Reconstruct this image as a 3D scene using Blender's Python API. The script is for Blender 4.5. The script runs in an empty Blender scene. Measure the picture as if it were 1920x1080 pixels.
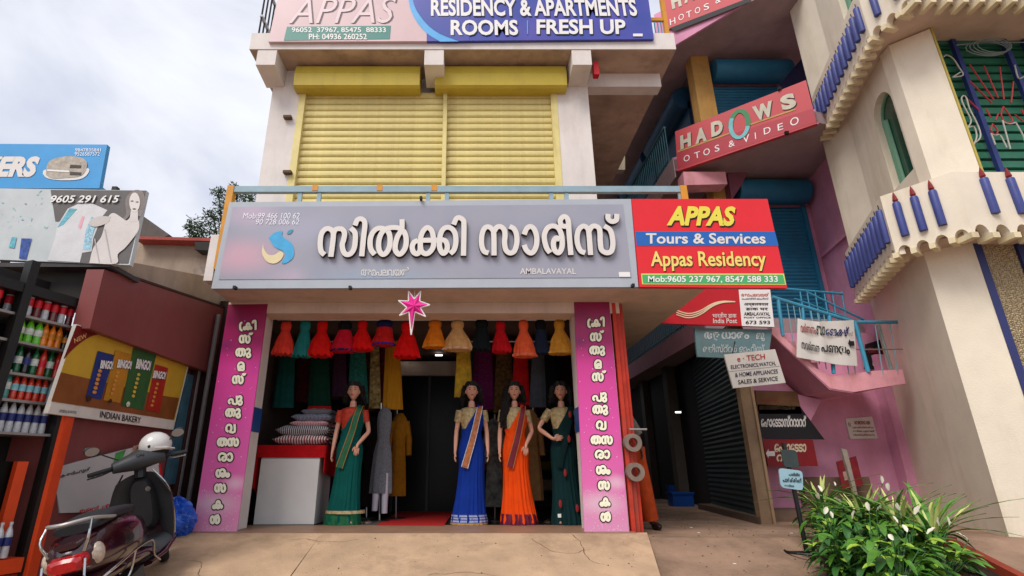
import bpy, math, random
from mathutils import Vector, Matrix
random.seed(7)
S = bpy.context.scene
R = math.radians
V = Vector
# ------------------------------------------------------------------ camera, sky, sun
CX, CY, F, TH, CH = 888.0, 540.0, 988.0, R(19), 0.66
cam = bpy.data.cameras.new('camera')
cam.sensor_width = 36; cam.lens = F / 1920 * 36; cam.shift_x = (960 - CX) / 1920
cam.clip_start = 0.05; cam.clip_end = 2000
camo = bpy.data.objects.new('camera', cam); S.collection.objects.link(camo)
camo.location = (0, 0, CH); camo.rotation_euler = (R(90) + TH, 0, 0)
S.camera = camo
S.view_settings.view_transform = 'Standard'; S.view_settings.look = 'None'
S.view_settings.exposure = 0.5; S.view_settings.gamma = 1.0; S.view_settings.use_curve_mapping = False
SUN_EL, SUN_AZ = 50, 214      # azimuth measured clockwise from +Y
w = bpy.data.worlds.new('World'); S.world = w; w.use_nodes = True
nt = w.node_tree; N = nt.nodes; L = nt.links
bg = N['Background']; bg.inputs[1].default_value = 1.0
sky = N.new('ShaderNodeTexSky'); sky.sky_type = 'NISHITA'; sky.sun_disc = False
sky.sun_elevation = R(SUN_EL); sky.sun_rotation = R(SUN_AZ)
sm = N.new('ShaderNodeVectorMath'); sm.operation = 'SCALE'; sm.inputs['Scale'].default_value = 0.1
L.new(sky.outputs[0], sm.inputs[0])
tc = N.new('ShaderNodeTexCoord')
mp = N.new('ShaderNodeMapping'); mp.inputs['Scale'].default_value = (1, 1, 2.0)
L.new(tc.outputs['Generated'], mp.inputs[0])
n1 = N.new('ShaderNodeTexNoise'); n1.inputs['Scale'].default_value = 2.3; n1.inputs['Detail'].default_value = 7; n1.inputs['Roughness'].default_value = 0.5
n1.inputs['Distortion'].default_value = 0.35
L.new(mp.outputs[0], n1.inputs['Vector'])
cr = N.new('ShaderNodeValToRGB')
cr.color_ramp.elements[0].position = 0.33; cr.color_ramp.elements[0].color = (0.46, 0.49, 0.60, 1)
cr.color_ramp.elements[1].position = 0.62; cr.color_ramp.elements[1].color = (0.80, 0.81, 0.84, 1)
e = cr.color_ramp.elements.new(0.48); e.color = (0.66, 0.675, 0.74, 1)
L.new(n1.outputs[0], cr.inputs[0])
mx = N.new('ShaderNodeMix'); mx.data_type = 'RGBA'; mx.inputs['Factor'].default_value = 0.9
L.new(sm.outputs[0], mx.inputs['A']); L.new(cr.outputs[0], mx.inputs['B'])
L.new(mx.outputs['Result'], bg.inputs[0])
sd = bpy.data.lights.new('sun', 'SUN'); sd.energy = 2.0; sd.angle = R(30); sd.color = (1, 0.95, 0.88)
so = bpy.data.objects.new('sun', sd); S.collection.objects.link(so)
_d = V((math.sin(R(SUN_AZ)) * math.cos(R(SUN_EL)), math.cos(R(SUN_AZ)) * math.cos(R(SUN_EL)), math.sin(R(SUN_EL))))
so.rotation_euler = (-_d).to_track_quat('-Z', 'Y').to_euler(); so.location = (0, -3, 9)

# ------------------------------------------------------------------ pixel -> world helpers (real planes)
CAMP = V((0, 0, CH)); FW = V((0, math.cos(TH), math.sin(TH))); UP = V((0, -math.sin(TH), math.cos(TH))); RT = V((1, 0, 0))
def ray(px, py): return FW + RT * ((px - CX) / F) + UP * ((CY - py) / F)
def hit(px, py, pl):
    p, n = pl; d = ray(px, py); return CAMP + d * ((p - CAMP).dot(n) / d.dot(n))
def PY(y): return (V((0, y, 0)), V((0, -1, 0)))
def PX(x): return (V((x, 0, 0)), V((1, 0, 0)) if x < 0 else V((-1, 0, 0)))
def PZ(z): return (V((0, 0, z)), V((0, 0, 1)))
def PL(a, b):  # vertical plane through two plan points, normal towards camera
    a = V((a[0], a[1], 0)); b = V((b[0], b[1], 0)); t = (b - a).normalized(); n = V((t.y, -t.x, 0))
    if n.dot(CAMP - a) < 0: n = -n
    return (a, n)
def off(pl, d): return (pl[0] + pl[1] * d, pl[1])

# ------------------------------------------------------------------ materials
def lin(h):
    h = h.lstrip('#'); r = []
    for i in (0, 2, 4):
        c = int(h[i:i+2], 16) / 255; r.append(c / 12.92 if c <= .04045 else ((c + .055) / 1.055) ** 2.4)
    return r
_mc = {}
def mat(name, col, rough=.7, var=.12, scale=6, bump=.15, metal=0, dirt=0, dirtcol=(.12, .09, .06), spec=.35, fine=60, alpha=1, trans=0, emit=0, coat=0, stretch=None):
    if name in _mc: return _mc[name]
    if isinstance(col, str): col = lin(col)
    m = bpy.data.materials.new(name); m.use_nodes = True; t = m.node_tree; b = t.nodes['Principled BSDF']
    b.inputs['Roughness'].default_value = rough; b.inputs['Metallic'].default_value = metal
    b.inputs['Specular IOR Level'].default_value = spec
    b.inputs['Coat Weight'].default_value = coat
    co = t.nodes.new('ShaderNodeTexCoord'); src = co.outputs['Object']
    if stretch:
        mpn = t.nodes.new('ShaderNodeMapping'); mpn.inputs['Scale'].default_value = stretch
        t.links.new(src, mpn.inputs[0]); src = mpn.outputs[0]
    no = t.nodes.new('ShaderNodeTexNoise'); no.inputs['Scale'].default_value = scale; no.inputs['Detail'].default_value = 6
    no.inputs['Roughness'].default_value = .6
    t.links.new(src, no.inputs['Vector'])
    ra = t.nodes.new('ShaderNodeValToRGB'); E = ra.color_ramp.elements
    E[0].position = .3; E[1].position = .7
    E[0].color = [max(0, c * (1 - var)) for c in col] + [1]; E[1].color = [min(1, c * (1 + var)) for c in col] + [1]
    t.links.new(no.outputs[0], ra.inputs[0]); out = ra.outputs[0]
    if dirt:
        n2 = t.nodes.new('ShaderNodeTexNoise'); n2.inputs['Scale'].default_value = scale * .45; n2.inputs['Detail'].default_value = 8; n2.inputs['Roughness'].default_value = .7
        m2 = t.nodes.new('ShaderNodeMapping'); m2.inputs['Scale'].default_value = (1.8, 1.8, .3); m2.inputs['Location'].default_value = (3, 5, 1)
        t.links.new(co.outputs['Object'], m2.inputs[0]); t.links.new(m2.outputs[0], n2.inputs['Vector'])
        r2 = t.nodes.new('ShaderNodeValToRGB'); r2.color_ramp.elements[0].position = .5; r2.color_ramp.elements[1].position = .74
        r2.color_ramp.elements[0].color = (0, 0, 0, 1); r2.color_ramp.elements[1].color = (dirt, dirt, dirt, 1)
        t.links.new(n2.outputs[0], r2.inputs[0])
        mi = t.nodes.new('ShaderNodeMix'); mi.data_type = 'RGBA'; t.links.new(r2.outputs[0], mi.inputs['Factor'])
        t.links.new(out, mi.inputs['A']); mi.inputs['B'].default_value = list(dirtcol) + [1]; out = mi.outputs['Result']
    t.links.new(out, b.inputs['Base Color'])
    if bump:
        n3 = t.nodes.new('ShaderNodeTexNoise'); n3.inputs['Scale'].default_value = fine; n3.inputs['Detail'].default_value = 4
        t.links.new(src, n3.inputs['Vector'])
        bu = t.nodes.new('ShaderNodeBump'); bu.inputs['Strength'].default_value = bump; bu.inputs['Distance'].default_value = .01
        t.links.new(n3.outputs[0], bu.inputs['Height']); t.links.new(bu.outputs[0], b.inputs['Normal'])
    if emit:
        b.inputs['Emission Color'].default_value = list(col) + [1]; b.inputs['Emission Strength'].default_value = emit
    if trans: b.inputs['Transmission Weight'].default_value = trans; b.inputs['IOR'].default_value = 1.3
    if alpha < 1: b.inputs['Alpha'].default_value = alpha
    _mc[name] = m; return m
def print_mat(name, base, blobs=(), noise=None, rough=.4, axis='X', stops=None):
    """printed sheet: gradient along an object axis plus soft coloured blotches"""
    if name in _mc: return _mc[name]
    m = bpy.data.materials.new(name); m.use_nodes = True; t = m.node_tree; b = t.nodes['Principled BSDF']
    b.inputs['Roughness'].default_value = rough; b.inputs['Specular IOR Level'].default_value = .3
    co = t.nodes.new('ShaderNodeTexCoord'); sx = t.nodes.new('ShaderNodeSeparateXYZ')
    t.links.new(co.outputs['Object'], sx.inputs[0])
    if stops:
        lo, hi, st = stops
        mr = t.nodes.new('ShaderNodeMapRange'); mr.inputs[1].default_value = lo; mr.inputs[2].default_value = hi
        t.links.new(sx.outputs[axis], mr.inputs[0])
        ra = t.nodes.new('ShaderNodeValToRGB'); E = ra.color_ramp.elements
        E[0].position = st[0][0]; E[0].color = lin(st[0][1]) + [1]; E[1].position = st[-1][0]; E[1].color = lin(st[-1][1]) + [1]
        for p, c in st[1:-1]: q = E.new(p); q.color = lin(c) + [1]
        t.links.new(mr.outputs[0], ra.inputs[0]); out = ra.outputs[0]
    else:
        rg = t.nodes.new('ShaderNodeRGB'); rg.outputs[0].default_value = lin(base) + [1]; out = rg.outputs[0]
    for (x, z, rx, rz, c, k) in blobs:
        mm = t.nodes.new('ShaderNodeMapping'); mm.vector_type = 'TEXTURE'; mm.inputs['Location'].default_value = (x, 0, z); mm.inputs['Scale'].default_value = (rx, 1000, rz)
        t.links.new(co.outputs['Object'], mm.inputs[0])
        le = t.nodes.new('ShaderNodeVectorMath'); le.operation = 'LENGTH'; t.links.new(mm.outputs[0], le.inputs[0])
        rr = t.nodes.new('ShaderNodeMapRange'); rr.interpolation_type = 'SMOOTHSTEP'; rr.inputs[1].default_value = 1; rr.inputs[2].default_value = 0
        rr.inputs[3].default_value = 0; rr.inputs[4].default_value = k
        t.links.new(le.outputs['Value'], rr.inputs[0])
        mi = t.nodes.new('ShaderNodeMix'); mi.data_type = 'RGBA'; t.links.new(rr.outputs[0], mi.inputs['Factor'])
        t.links.new(out, mi.inputs['A']); mi.inputs['B'].default_value = lin(c) + [1]; out = mi.outputs['Result']
    if noise:
        sc, c, lo, hi, k = noise
        n = t.nodes.new('ShaderNodeTexNoise'); n.inputs['Scale'].default_value = sc; n.inputs['Detail'].default_value = 5
        t.links.new(co.outputs['Object'], n.inputs['Vector'])
        rr = t.nodes.new('ShaderNodeMapRange'); rr.inputs[1].default_value = lo; rr.inputs[2].default_value = hi; rr.inputs[4].default_value = k
        t.links.new(n.outputs[0], rr.inputs[0])
        mi = t.nodes.new('ShaderNodeMix'); mi.data_type = 'RGBA'; t.links.new(rr.outputs[0], mi.inputs['Factor'])
        t.links.new(out, mi.inputs['A']); mi.inputs['B'].default_value = lin(c) + [1]; out = mi.outputs['Result']
    t.links.new(out, b.inputs['Base Color']); _mc[name] = m; return m

# ------------------------------------------------------------------ mesh builder
WO = {}   # world origin of every object
class M:
    def __init__(s): s.v = []; s.f = []
    def add(s, vs, fs):
        n = len(s.v); s.v += [V(p) for p in vs]; s.f += [tuple(i + n for i in f) for f in fs]; return s
    def box(s, x0, x1, y0, y1, z0, z1, T=None):
        vs = [V((x, y, z)) for x in (x0, x1) for y in (y0, y1) for z in (z0, z1)]
        if T: vs = [T @ p for p in vs]
        return s.add(vs, [(0, 1, 3, 2), (4, 6, 7, 5), (0, 4, 5, 1), (2, 3, 7, 6), (0, 2, 6, 4), (1, 5, 7, 3)])
    def prism(s, poly, ext):
        poly = [V(p) for p in poly]; n = len(poly); ext = V(ext)
        vs = poly + [p + ext for p in poly]
        fs = [tuple(range(n)), tuple(range(2 * n - 1, n - 1, -1))] + [(i, i + n, (i + 1) % n + n, (i + 1) % n) for i in range(n)]
        return s.add(vs, fs)
    def tube(s, pts, r, n=8, cap=True, flat=1.0):
        pts = [V(p) for p in pts]; k = len(pts); rs = r if isinstance(r, (list, tuple)) else [r] * k
        vs = []; prev = None
        for i, p in enumerate(pts):
            t = (pts[min(i + 1, k - 1)] - pts[max(i - 1, 0)]).normalized()
            if prev is None:
                a = V((0, 0, 1)) if abs(t.z) < .9 else V((1, 0, 0)); u = t.cross(a).normalized()
            else:
                u = (prev - t * prev.dot(t)).normalized()
            prev = u; w_ = t.cross(u)
            for j in range(n):
                a = 2 * math.pi * j / n; vs.append(p + (u * math.cos(a) + w_ * math.sin(a) * flat) * rs[i])
        fs = [(i * n + j, i * n + (j + 1) % n, (i + 1) * n + (j + 1) % n, (i + 1) * n + j) for i in range(k - 1) for j in range(n)]
        if cap: fs += [tuple(range(n - 1, -1, -1)), tuple((k - 1) * n + j for j in range(n))]
        return s.add(vs, fs)
    def lathe(s, c, prof, n=16, sy=1.0, rip=None, cap=True):
        """prof: (r, z[, ox, oy]); rip: function(angle, t)->radius factor"""
        c = V(c); vs = []; k = len(prof)
        for i, q in enumerate(prof):
            r, z = q[0], q[1]; ox, oy = (q[2], q[3]) if len(q) > 3 else (0, 0)
            for j in range(n):
                a = 2 * math.pi * j / n; f = rip(a, i / (k - 1)) if rip else 1
                vs.append(c + V((ox + r * f * math.cos(a), oy + r * f * sy * math.sin(a), z)))
        fs = [(i * n + j, i * n + (j + 1) % n, (i + 1) * n + (j + 1) % n, (i + 1) * n + j) for i in range(k - 1) for j in range(n)]
        if cap: fs += [tuple(range(n - 1, -1, -1)), tuple((k - 1) * n + j for j in range(n))]
        return s.add(vs, fs)
    def ball(s, c, r, n=10, m=7, T=None):
        c = V(c); r = r if isinstance(r, (list, tuple)) else (r, r, r); vs = []
        for i in range(m + 1):
            p = math.pi * i / m
            for j in range(n):
                a = 2 * math.pi * j / n; q = V((r[0] * math.sin(p) * math.cos(a), r[1] * math.sin(p) * math.sin(a), r[2] * math.cos(p)))
                vs.append(c + (T @ q if T else q))
        return s.add(vs, [(i * n + j, (i + 1) * n + j, (i + 1) * n + (j + 1) % n, i * n + (j + 1) % n) for i in range(m) for j in range(n)])
    def ribbon(s, pl, pts, width, ext, lift=0.0):
        """flat stroke on a plane: pts are 3-D points lying on it; ext = thickness towards the viewer"""
        nrm = pl[1]; k = len(pts); a = []; b = []
        for i in range(k):
            t = (pts[min(i + 1, k - 1)] - pts[max(i - 1, 0)]).normalized(); sd_ = nrm.cross(t).normalized() * width / 2
            lf_ = lift + i * .00003; a.append(pts[i] + sd_ + nrm * lf_); b.append(pts[i] - sd_ + nrm * lf_)
        top = [p + nrm * ext for p in a] + [p + nrm * ext for p in b]
        vs = a + b + top; fs = []
        for i in range(k - 1):
            fs += [(2*k+i, 2*k+i+1, 3*k+i+1, 3*k+i), (i, i+1, 2*k+i+1, 2*k+i), (k+i, 3*k+i, 3*k+i+1, k+i+1)]
        fs += [(0, 2*k, 3*k, k), (k-1, 2*k-1, 4*k-1, 3*k-1)]
        return s.add(vs, fs)
    def build(s, name, m, parent=None, smooth=False, origin=None, **props):
        me = bpy.data.meshes.new(name)
        if parent is not None: og = WO[parent.name]
        elif origin is not None: og = V(origin)
        else:
            xs = [p.x for p in s.v]; ys = [p.y for p in s.v]; zs = [p.z for p in s.v]
            og = V(((min(xs) + max(xs)) / 2, (min(ys) + max(ys)) / 2, min(zs)))
        me.from_pydata([p - og for p in s.v], [], s.f); me.update()
        if m: me.materials.append(m)
        if smooth:
            me.polygons.foreach_set('use_smooth', [True] * len(me.polygons))
            try: me.set_sharp_from_angle(angle=R(40))
            except Exception: pass
        o = bpy.data.objects.new(name, me); S.collection.objects.link(o)
        if parent is not None: o.parent = parent
        else: o.location = og
        WO[o.name] = og
        for k_, v_ in props.items(): o[k_] = v_
        return o
def thing(name, label, cat, loc=(0, 0, 0), group=None):
    o = bpy.data.objects.new(name, None); S.collection.objects.link(o); o.location = loc; o.empty_display_size = .1
    o['label'] = label; o['category'] = cat
    if group: o['group'] = group
    WO[o.name] = V(loc); return o
def dup(root, loc, label=None):
    def cp(o, par):
        c = o.copy(); S.collection.objects.link(c); c.parent = par; WO[c.name] = WO[o.name]
        for ch in list(o.children): cp(ch, c)
        return c
    c = cp(root, None); c.location = loc; WO[c.name] = V(loc)
    if label: c['label'] = label
    return c
def inst(o, name, parent, loc, rot=(0, 0, 0), sc=(1, 1, 1)):
    """another object sharing mesh data, placed at world loc under parent"""
    c = bpy.data.objects.new(name, o.data if hasattr(o, 'data') else o); S.collection.objects.link(c); c.parent = parent
    c.location = V(loc) - WO[parent.name]; c.rotation_euler = rot; c.scale = sc; WO[c.name] = WO[parent.name] + c.location; return c
def smoothpts(p, k=5):
    p = [V(q) if len(q) == 3 else V((q[0], q[1], 0)) for q in p]
    if len(p) < 3: return p
    P = [p[0] * 2 - p[1]] + p + [p[-1] * 2 - p[-2]]; out = []
    for i in range(1, len(P) - 2):
        a, b, c, d = P[i-1], P[i], P[i+1], P[i+2]
        for j in range(k):
            t = j / k; out.append(.5 * ((2*b) + (c-a)*t + (2*a-5*b+4*c-d)*t*t + (3*b-a-3*c+d)*t*t*t))
    out.append(p[-1]); return out
# lettering ---------------------------------------------------------
_tc = {}
def text_data(body, bold=0, shear=0, spacing=1.0):
    k = (body, bold, shear, spacing)
    if k in _tc: return _tc[k]
    c = bpy.data.curves.new('lettering', 'FONT'); c.body = body; c.size = 1; c.offset = bold; c.shear = shear; c.space_character = spacing; c.resolution_u = 3
    o = bpy.data.objects.new('tmp', c); me = bpy.data.meshes.new_from_object(o)
    vs = [v.co.copy() for v in me.vertices]; fs = [tuple(p.vertices) for p in me.polygons]
    bpy.data.objects.remove(o); bpy.data.curves.remove(c); bpy.data.meshes.remove(me)
    _tc[k] = (vs, fs); return _tc[k]
def lettering(parent, body, pl, bl, br, tl, m, bold=0, shear=0, lift=.004, ext=0, spacing=1.0, name='lettering', mb=None):
    vs, fs = text_data(body, bold, shear, spacing)
    x0 = min(v.x for v in vs); x1 = max(v.x for v in vs); y0 = min(v.y for v in vs); y1 = max(v.y for v in vs)
    q = off(pl, lift); A = hit(*bl, q); B = hit(*br, q) - A; Cc = hit(*tl, q) - A
    P = [A + B * ((v.x - x0) / (x1 - x0)) + Cc * ((v.y - y0) / (y1 - y0)) for v in vs]
    k = mb or M(); k.add(P, fs)
    if mb is None: return k.build(name, m, parent)
def rect_text(parent, body, pl, x0, x1, ytop, ybot, m, **k):
    return lettering(parent, body, pl, (x0, ybot), (x1, ybot), (x0, ytop), m, **k)
def board(parent, name, corners, pl, thick, m, lift=0, **props):
    q = off(pl, lift); return M().prism([hit(x, y, q) for x, y in corners], -pl[1] * thick).build(name, m, parent, **props)
def patch(parent, name, pts, pl, m, lift=.003, th=.001, **props):
    q = off(pl, lift); return M().prism([hit(x, y, q) for x, y in pts], -pl[1] * th).build(name, m, parent, **props)
G = {  # stroke centre lines of the Malayalam glyphs, y down, x-height 100
 'sa': (125, [[(32,92),(15,85),(5,60),(8,30),(22,12),(35,14),(44,28),(46,98)], [(46,36),(50,16),(62,8),(74,14),(79,35),(78,70),(92,92),(110,85),(120,55),(112,22),(96,8)]]),
 'tha': (112, [[(28,92),(10,75),(5,45),(18,18),(42,8),(64,18),(75,45),(70,78),(54,92),(38,78),(37,42),(50,16),(75,8),(98,20),(108,50),(100,78),(86,92)]]),
 'ma': (78, [[(14,95),(6,45),(22,12),(44,6),(66,18),(72,50),(72,96)], [(8,95),(74,95)], [(34,94),(30,60),(44,46),(54,58),(42,70)]]),
 'pa': (104, [[(26,92),(10,80),(10,56),(32,42),(52,54),(58,92),(100,92),(100,2)]]),
 'va': (106, [[(30,92),(8,72),(8,35),(28,10),(54,14),(66,42),(58,78),(46,92),(102,92),(102,4)]]),
 'ra': (96, [[(28,92),(8,70),(6,38),(25,12),(52,8),(80,22),(92,52),(82,84),(60,92),(46,76),(52,54),(74,50)]]),
 'aa': (60, [[(5,32),(18,12),(38,10),(54,34),(54,66),(38,90),(18,88),(5,68)]]),
 'sha': (108, [[(38,22),(18,16),(6,50),(14,82),(32,92),(46,70),(48,30),(66,8),(92,12),(106,45),(98,80),(76,92),(64,74),(74,54),(92,62)]]),
 'am': (42, [[(20,54),(6,62),(6,82),(20,92),(34,82),(34,62),(20,54)]]),
 'ka': (112, [[(40,62),(15,62),(6,78),(18,92),(36,84),(42,55),(52,20),(64,10),(78,20),(86,52),(82,82),(66,92),(50,84),(42,66)], [(38,60),(88,60),(106,66),(108,82),(94,90)]]),
 'lla': (108, [[(38,22),(18,16),(6,50),(14,82),(32,92),(46,70),(48,30),(66,8),(90,10),(103,40),(98,80),(80,92),(66,75),(70,40),(84,12),(86,-14)]]),
 'hook': (42, [[(36,-2),(14,14),(8,50),(14,92),(40,110)]]),
 'i': (50, [[(5,12),(12,-14),(30,-24),(44,-10),(46,98)]]),
 'u': (52, [[(4,28),(16,8),(36,12),(42,34),(28,58),(10,72),(12,98),(30,106),(46,92),(44,70),(28,58)]]),
 'vi': (10, [[(-14,-22),(-6,-8),(8,-8),(18,-26)]]),
}
def strokes(mb, word, pl, cx, cy, h, width, ext, lift=.006, slant=0.0):
    tot = sum(G[g][0] for g in word) + 8 * (len(word) - 1); sc = h / 100; x = cx - tot * sc / 2; z = 0
    for g in word:
        for st in G[g][1]:
            pts = [hit(x + p.x * sc, cy + (p.y - 50) * sc, off(pl, 0)) for p in smoothpts(st, 3)]
            mb.ribbon(pl, pts, width, ext, lift + z); z += .0003
        x += (G[g][0] + 8) * sc
# ------------------------------------------------------------------ shared materials
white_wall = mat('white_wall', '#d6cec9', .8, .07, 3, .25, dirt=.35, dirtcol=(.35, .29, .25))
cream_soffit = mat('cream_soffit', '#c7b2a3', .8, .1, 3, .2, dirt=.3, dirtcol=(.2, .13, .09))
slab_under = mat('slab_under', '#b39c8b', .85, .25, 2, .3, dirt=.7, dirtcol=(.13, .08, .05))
concrete = mat('concrete', '#8f8075', .85, .2, 4, .4, dirt=.4)
yellow = mat('yellow_paint', '#d4c482', .55, .1, 5, .1, dirt=.5, dirtcol=(.33, .22, .07))
ochre = mat('ochre_paint', '#bfa93f', .5, .06, 4, .08, dirt=.3, dirtcol=(.25, .17, .05))
cream = mat('cream_tower_paint', '#e0d5c2', .75, .06, 2.5, .25, dirt=.5, dirtcol=(.42, .33, .2))
cream_dk = mat('cream_trim', '#d9cba8', .75, .08, 5, .2, dirt=.5, dirtcol=(.3, .2, .1))
navy = mat('candle_blue', '#3d4684', .45, .1, 8, .05)
maroon = mat('maroon_paint', '#7a3e3c', .45, .08, 3, .1, dirt=.25, dirtcol=(.22, .1, .09))
maroon_dk = mat('maroon_dark', '#3a1c1a', .6, .1, 4, .1)
pink = mat('pink_wall', '#cb8ca8', .8, .14, 2.5, .35, dirt=.8, dirtcol=(.5, .2, .26))
pink2 = mat('pink_edge', '#db9aa4', .75, .12, 5, .3, dirt=.7, dirtcol=(.42, .16, .07))
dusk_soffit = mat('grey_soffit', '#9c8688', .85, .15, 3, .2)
black_metal = mat('black_metal', '#141414', .5, .1, 8, .05)
orange_m = mat('orange_paint', '#d8481c', .45, .1, 5, .08, dirt=.35, dirtcol=(.2, .05, .02))
steel = mat('steel', '#a9abad', .3, .05, 8, .02, metal=.9)
skyblue = mat('pale_blue_rail', '#8aa3ae', .45, .1, 6, .1, dirt=.3, dirtcol=(.3, .28, .25))
turq = mat('turquoise_rail', '#3f93b3', .45, .12, 6, .1, dirt=.2, dirtcol=(.2, .18, .15))
blue_sh = mat('blue_shutter', '#1f6382', .5, .12, 4, .1, dirt=.3, dirtcol=(.03, .07, .1))
dark_green = mat('dark_shutter', '#233336', .5, .15, 4, .1, dirt=.3)
white_p = mat('white_print', '#e2e0de', .5, .03, 6, 0)
offw = mat('off_white_board', '#cfc9c0', .6, .05, 5, .05, dirt=.2)
black_p = mat('black_print', '#17151a', .6, .03, 6, 0)
red_p = mat('red_print', '#b81420', .5, .05, 6, 0)
grey_edge = mat('grey_frame', '#a7adb6', .5, .04, 6, .03)
rubber = mat('rubber', '#1c1c1e', .7, .15, 30, .3)

# ------------------------------------------------------------------ ground
gm = mat('ground_dirt', '#8f7460', .9, .3, 1.6, .8, dirt=.7, dirtcol=(.1, .065, .042), fine=45)
m_ = M(); XS = [-60 + i * 4 for i in range(31)]; prof = [(-40, -.6), (4.0, -.6), (6.1, -.02), (6.6, -.02), (70, -.02)]
for i in range(len(XS) - 1):
    for j in range(len(prof) - 1):
        a, b = prof[j], prof[j + 1]
        m_.add([(XS[i], a[0], a[1]), (XS[i+1], a[0], a[1]), (XS[i+1], b[0], b[1]), (XS[i], b[0], b[1])], [(0, 1, 2, 3)])
m_.build('ground', gm, kind='structure', origin=(0, 0, 0))
ramp_m = mat('ramp_concrete', '#b39679', .9, .2, 2.2, .8, dirt=.75, dirtcol=(.2, .13, .08), fine=50)
zs = lambda y: -.02 - (6.1 - y) * .2762
rp = M(); ys = [6.1, 5.5, 5.0, 4.5, 4.05]
rx = lambda y: 1.83 - (6.1 - y) * .21
def rz(x, y):   # the ramp is flatter towards the bakery side
    f = min(1, max(0, (x + 2.3) / .9)); f = f * f * (3 - 2 * f); return .03 - (6.1 - y) * (.19 + .0862 * f)
ys = [6.1, 5.5, 5.0, 4.5, 4.05, 3.6, 3.0]; xf = [-4.4 + .2 * i for i in range(15)]
for i in range(6):
    a, b = ys[i], ys[i+1]
    for j in range(14):
        if b < 4 and xf[j + 1] > -1.6: continue
        rp.add([(xf[j], a, rz(xf[j], a)), (xf[j+1], a, rz(xf[j+1], a)), (xf[j+1], b, rz(xf[j+1], b)), (xf[j], b, rz(xf[j], b))], [(0, 1, 2, 3)])
    if b < 4: continue
    rp.add([(-1.6, a, zs(a)+.05), (rx(a), a, zs(a)+.05), (rx(b), b, zs(b)+.05), (-1.6, b, zs(b)+.05)], [(0, 1, 2, 3)])
    rp.add([(rx(a), a, zs(a)+.05), (rx(a), a, zs(a)-.02), (rx(b), b, zs(b)-.02), (rx(b), b, zs(b)+.05)], [(0, 1, 2, 3)])
rp.build('ramp', ramp_m, kind='structure', origin=(0, 0, 0))
ck = M(); rc_ = random.Random(6)
for (x, y, a_) in ((-1.9, 5.9, -.3), (.6, 5.95, -1.2), (-.4, 5.2, .2), (1.2, 5.4, 2.6), (-2.6, 5.3, .4)):
    pts = []
    for i in range(16):
        pts.append(V((x, y, rz(x, y) + .0015 if x < -1.6 else zs(y) + .0515))); a_ += rc_.uniform(-.5, .5); x += .05 * math.cos(a_); y = min(6.05, y + .05 * math.sin(a_))
    for p, q in zip(pts[:-1], pts[1:]):
        d = (q - p).cross(V((0, 0, 1))).normalized() * rc_.uniform(.0015, .004); ck.add([p - d, p + d, q + d, q - d], [(0, 1, 2, 3)])
ck.build('hairline_cracks', mat('crack_dark', '#4a3524', .9), kind='stuff', label='thin dark cracks running over the ramp concrete', category='cracks')
# pebbles and litter scattered on the alley paving
lt = M()
for i in range(420):
    y = random.uniform(4.3, 9); x = random.uniform(1.9, 3.6) if random.random() < .5 else random.uniform(-1.5, 1.6)
    if x < 1.8 and y > 6: continue
    z = -.02 if y > 6.1 else (zs(y) + (.05 if x < 1.8 else 0)); r = random.uniform(.002, .009)
    lt.ball((x, y, z + r * .5), (r, r * 1.2, r * .6), 5, 3)
lt.build('gravel', mat('grit', '#57463a', .9), kind='stuff', label='loose grit and specks on the paving', category='gravel')
lw = M()
for px, py in ((1298, 1003), (1312, 1014), (1375, 1040), (1487, 1015)):
    p = hit(px, py, PZ(-.1)); z = -.02 if p.y > 6.1 else zs(p.y); lw.box(p.x - .012, p.x + .012, p.y - .01, p.y + .02, z + .002, z + .006)
lw.build('paper_litter', white_p, kind='stuff', label='small white scraps of litter on the alley floor', category='litter')

# ------------------------------------------------------------------ SHOP BUILDING
shop = thing('shop_building', 'three storey white shop building with yellow shutters and open ground floor shop', 'building', (-.6, 6.3, 0))
tile_m = mat('shop_floor_stone', '#8c6c57', .5, .12, 3, .1, dirt=.4)
M().box(-3.05, 1.72, 6.08, 6.9, -.05, .03).build('threshold', tile_m, shop)
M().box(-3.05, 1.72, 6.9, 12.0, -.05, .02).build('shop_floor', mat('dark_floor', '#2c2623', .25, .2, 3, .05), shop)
for x0, x1 in ((-3.02, -2.6), (1.24, 1.68)):
    M().box(x0, x1, 6.22, 6.6, 0.03, 2.61).build('pillar', cream_soffit if False else white_wall, shop)
M().box(-3.02, 1.79, 6.205, 6.5, 2.47, 2.61).build('lintel', cream_soffit, shop)
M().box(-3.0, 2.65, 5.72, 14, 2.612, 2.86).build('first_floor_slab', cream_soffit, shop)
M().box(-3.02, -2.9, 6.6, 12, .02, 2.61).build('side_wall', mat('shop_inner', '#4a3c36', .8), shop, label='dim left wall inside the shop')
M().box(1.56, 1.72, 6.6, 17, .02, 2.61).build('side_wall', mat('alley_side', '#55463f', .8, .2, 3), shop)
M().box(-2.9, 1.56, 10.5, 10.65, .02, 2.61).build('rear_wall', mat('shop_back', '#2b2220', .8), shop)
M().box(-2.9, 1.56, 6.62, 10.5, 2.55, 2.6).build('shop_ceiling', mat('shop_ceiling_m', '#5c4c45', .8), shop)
blue_t = mat('blue_tile_band', '#1c4a86', .4)
for x in ((-2.598, -2.592, 6.215, 6.6), (1.232, 1.238, 6.215, 6.6)):
    M().box(x[0], x[1], x[2], x[3], 1.08, 1.36).build('blue_band', blue_t, shop)
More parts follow.
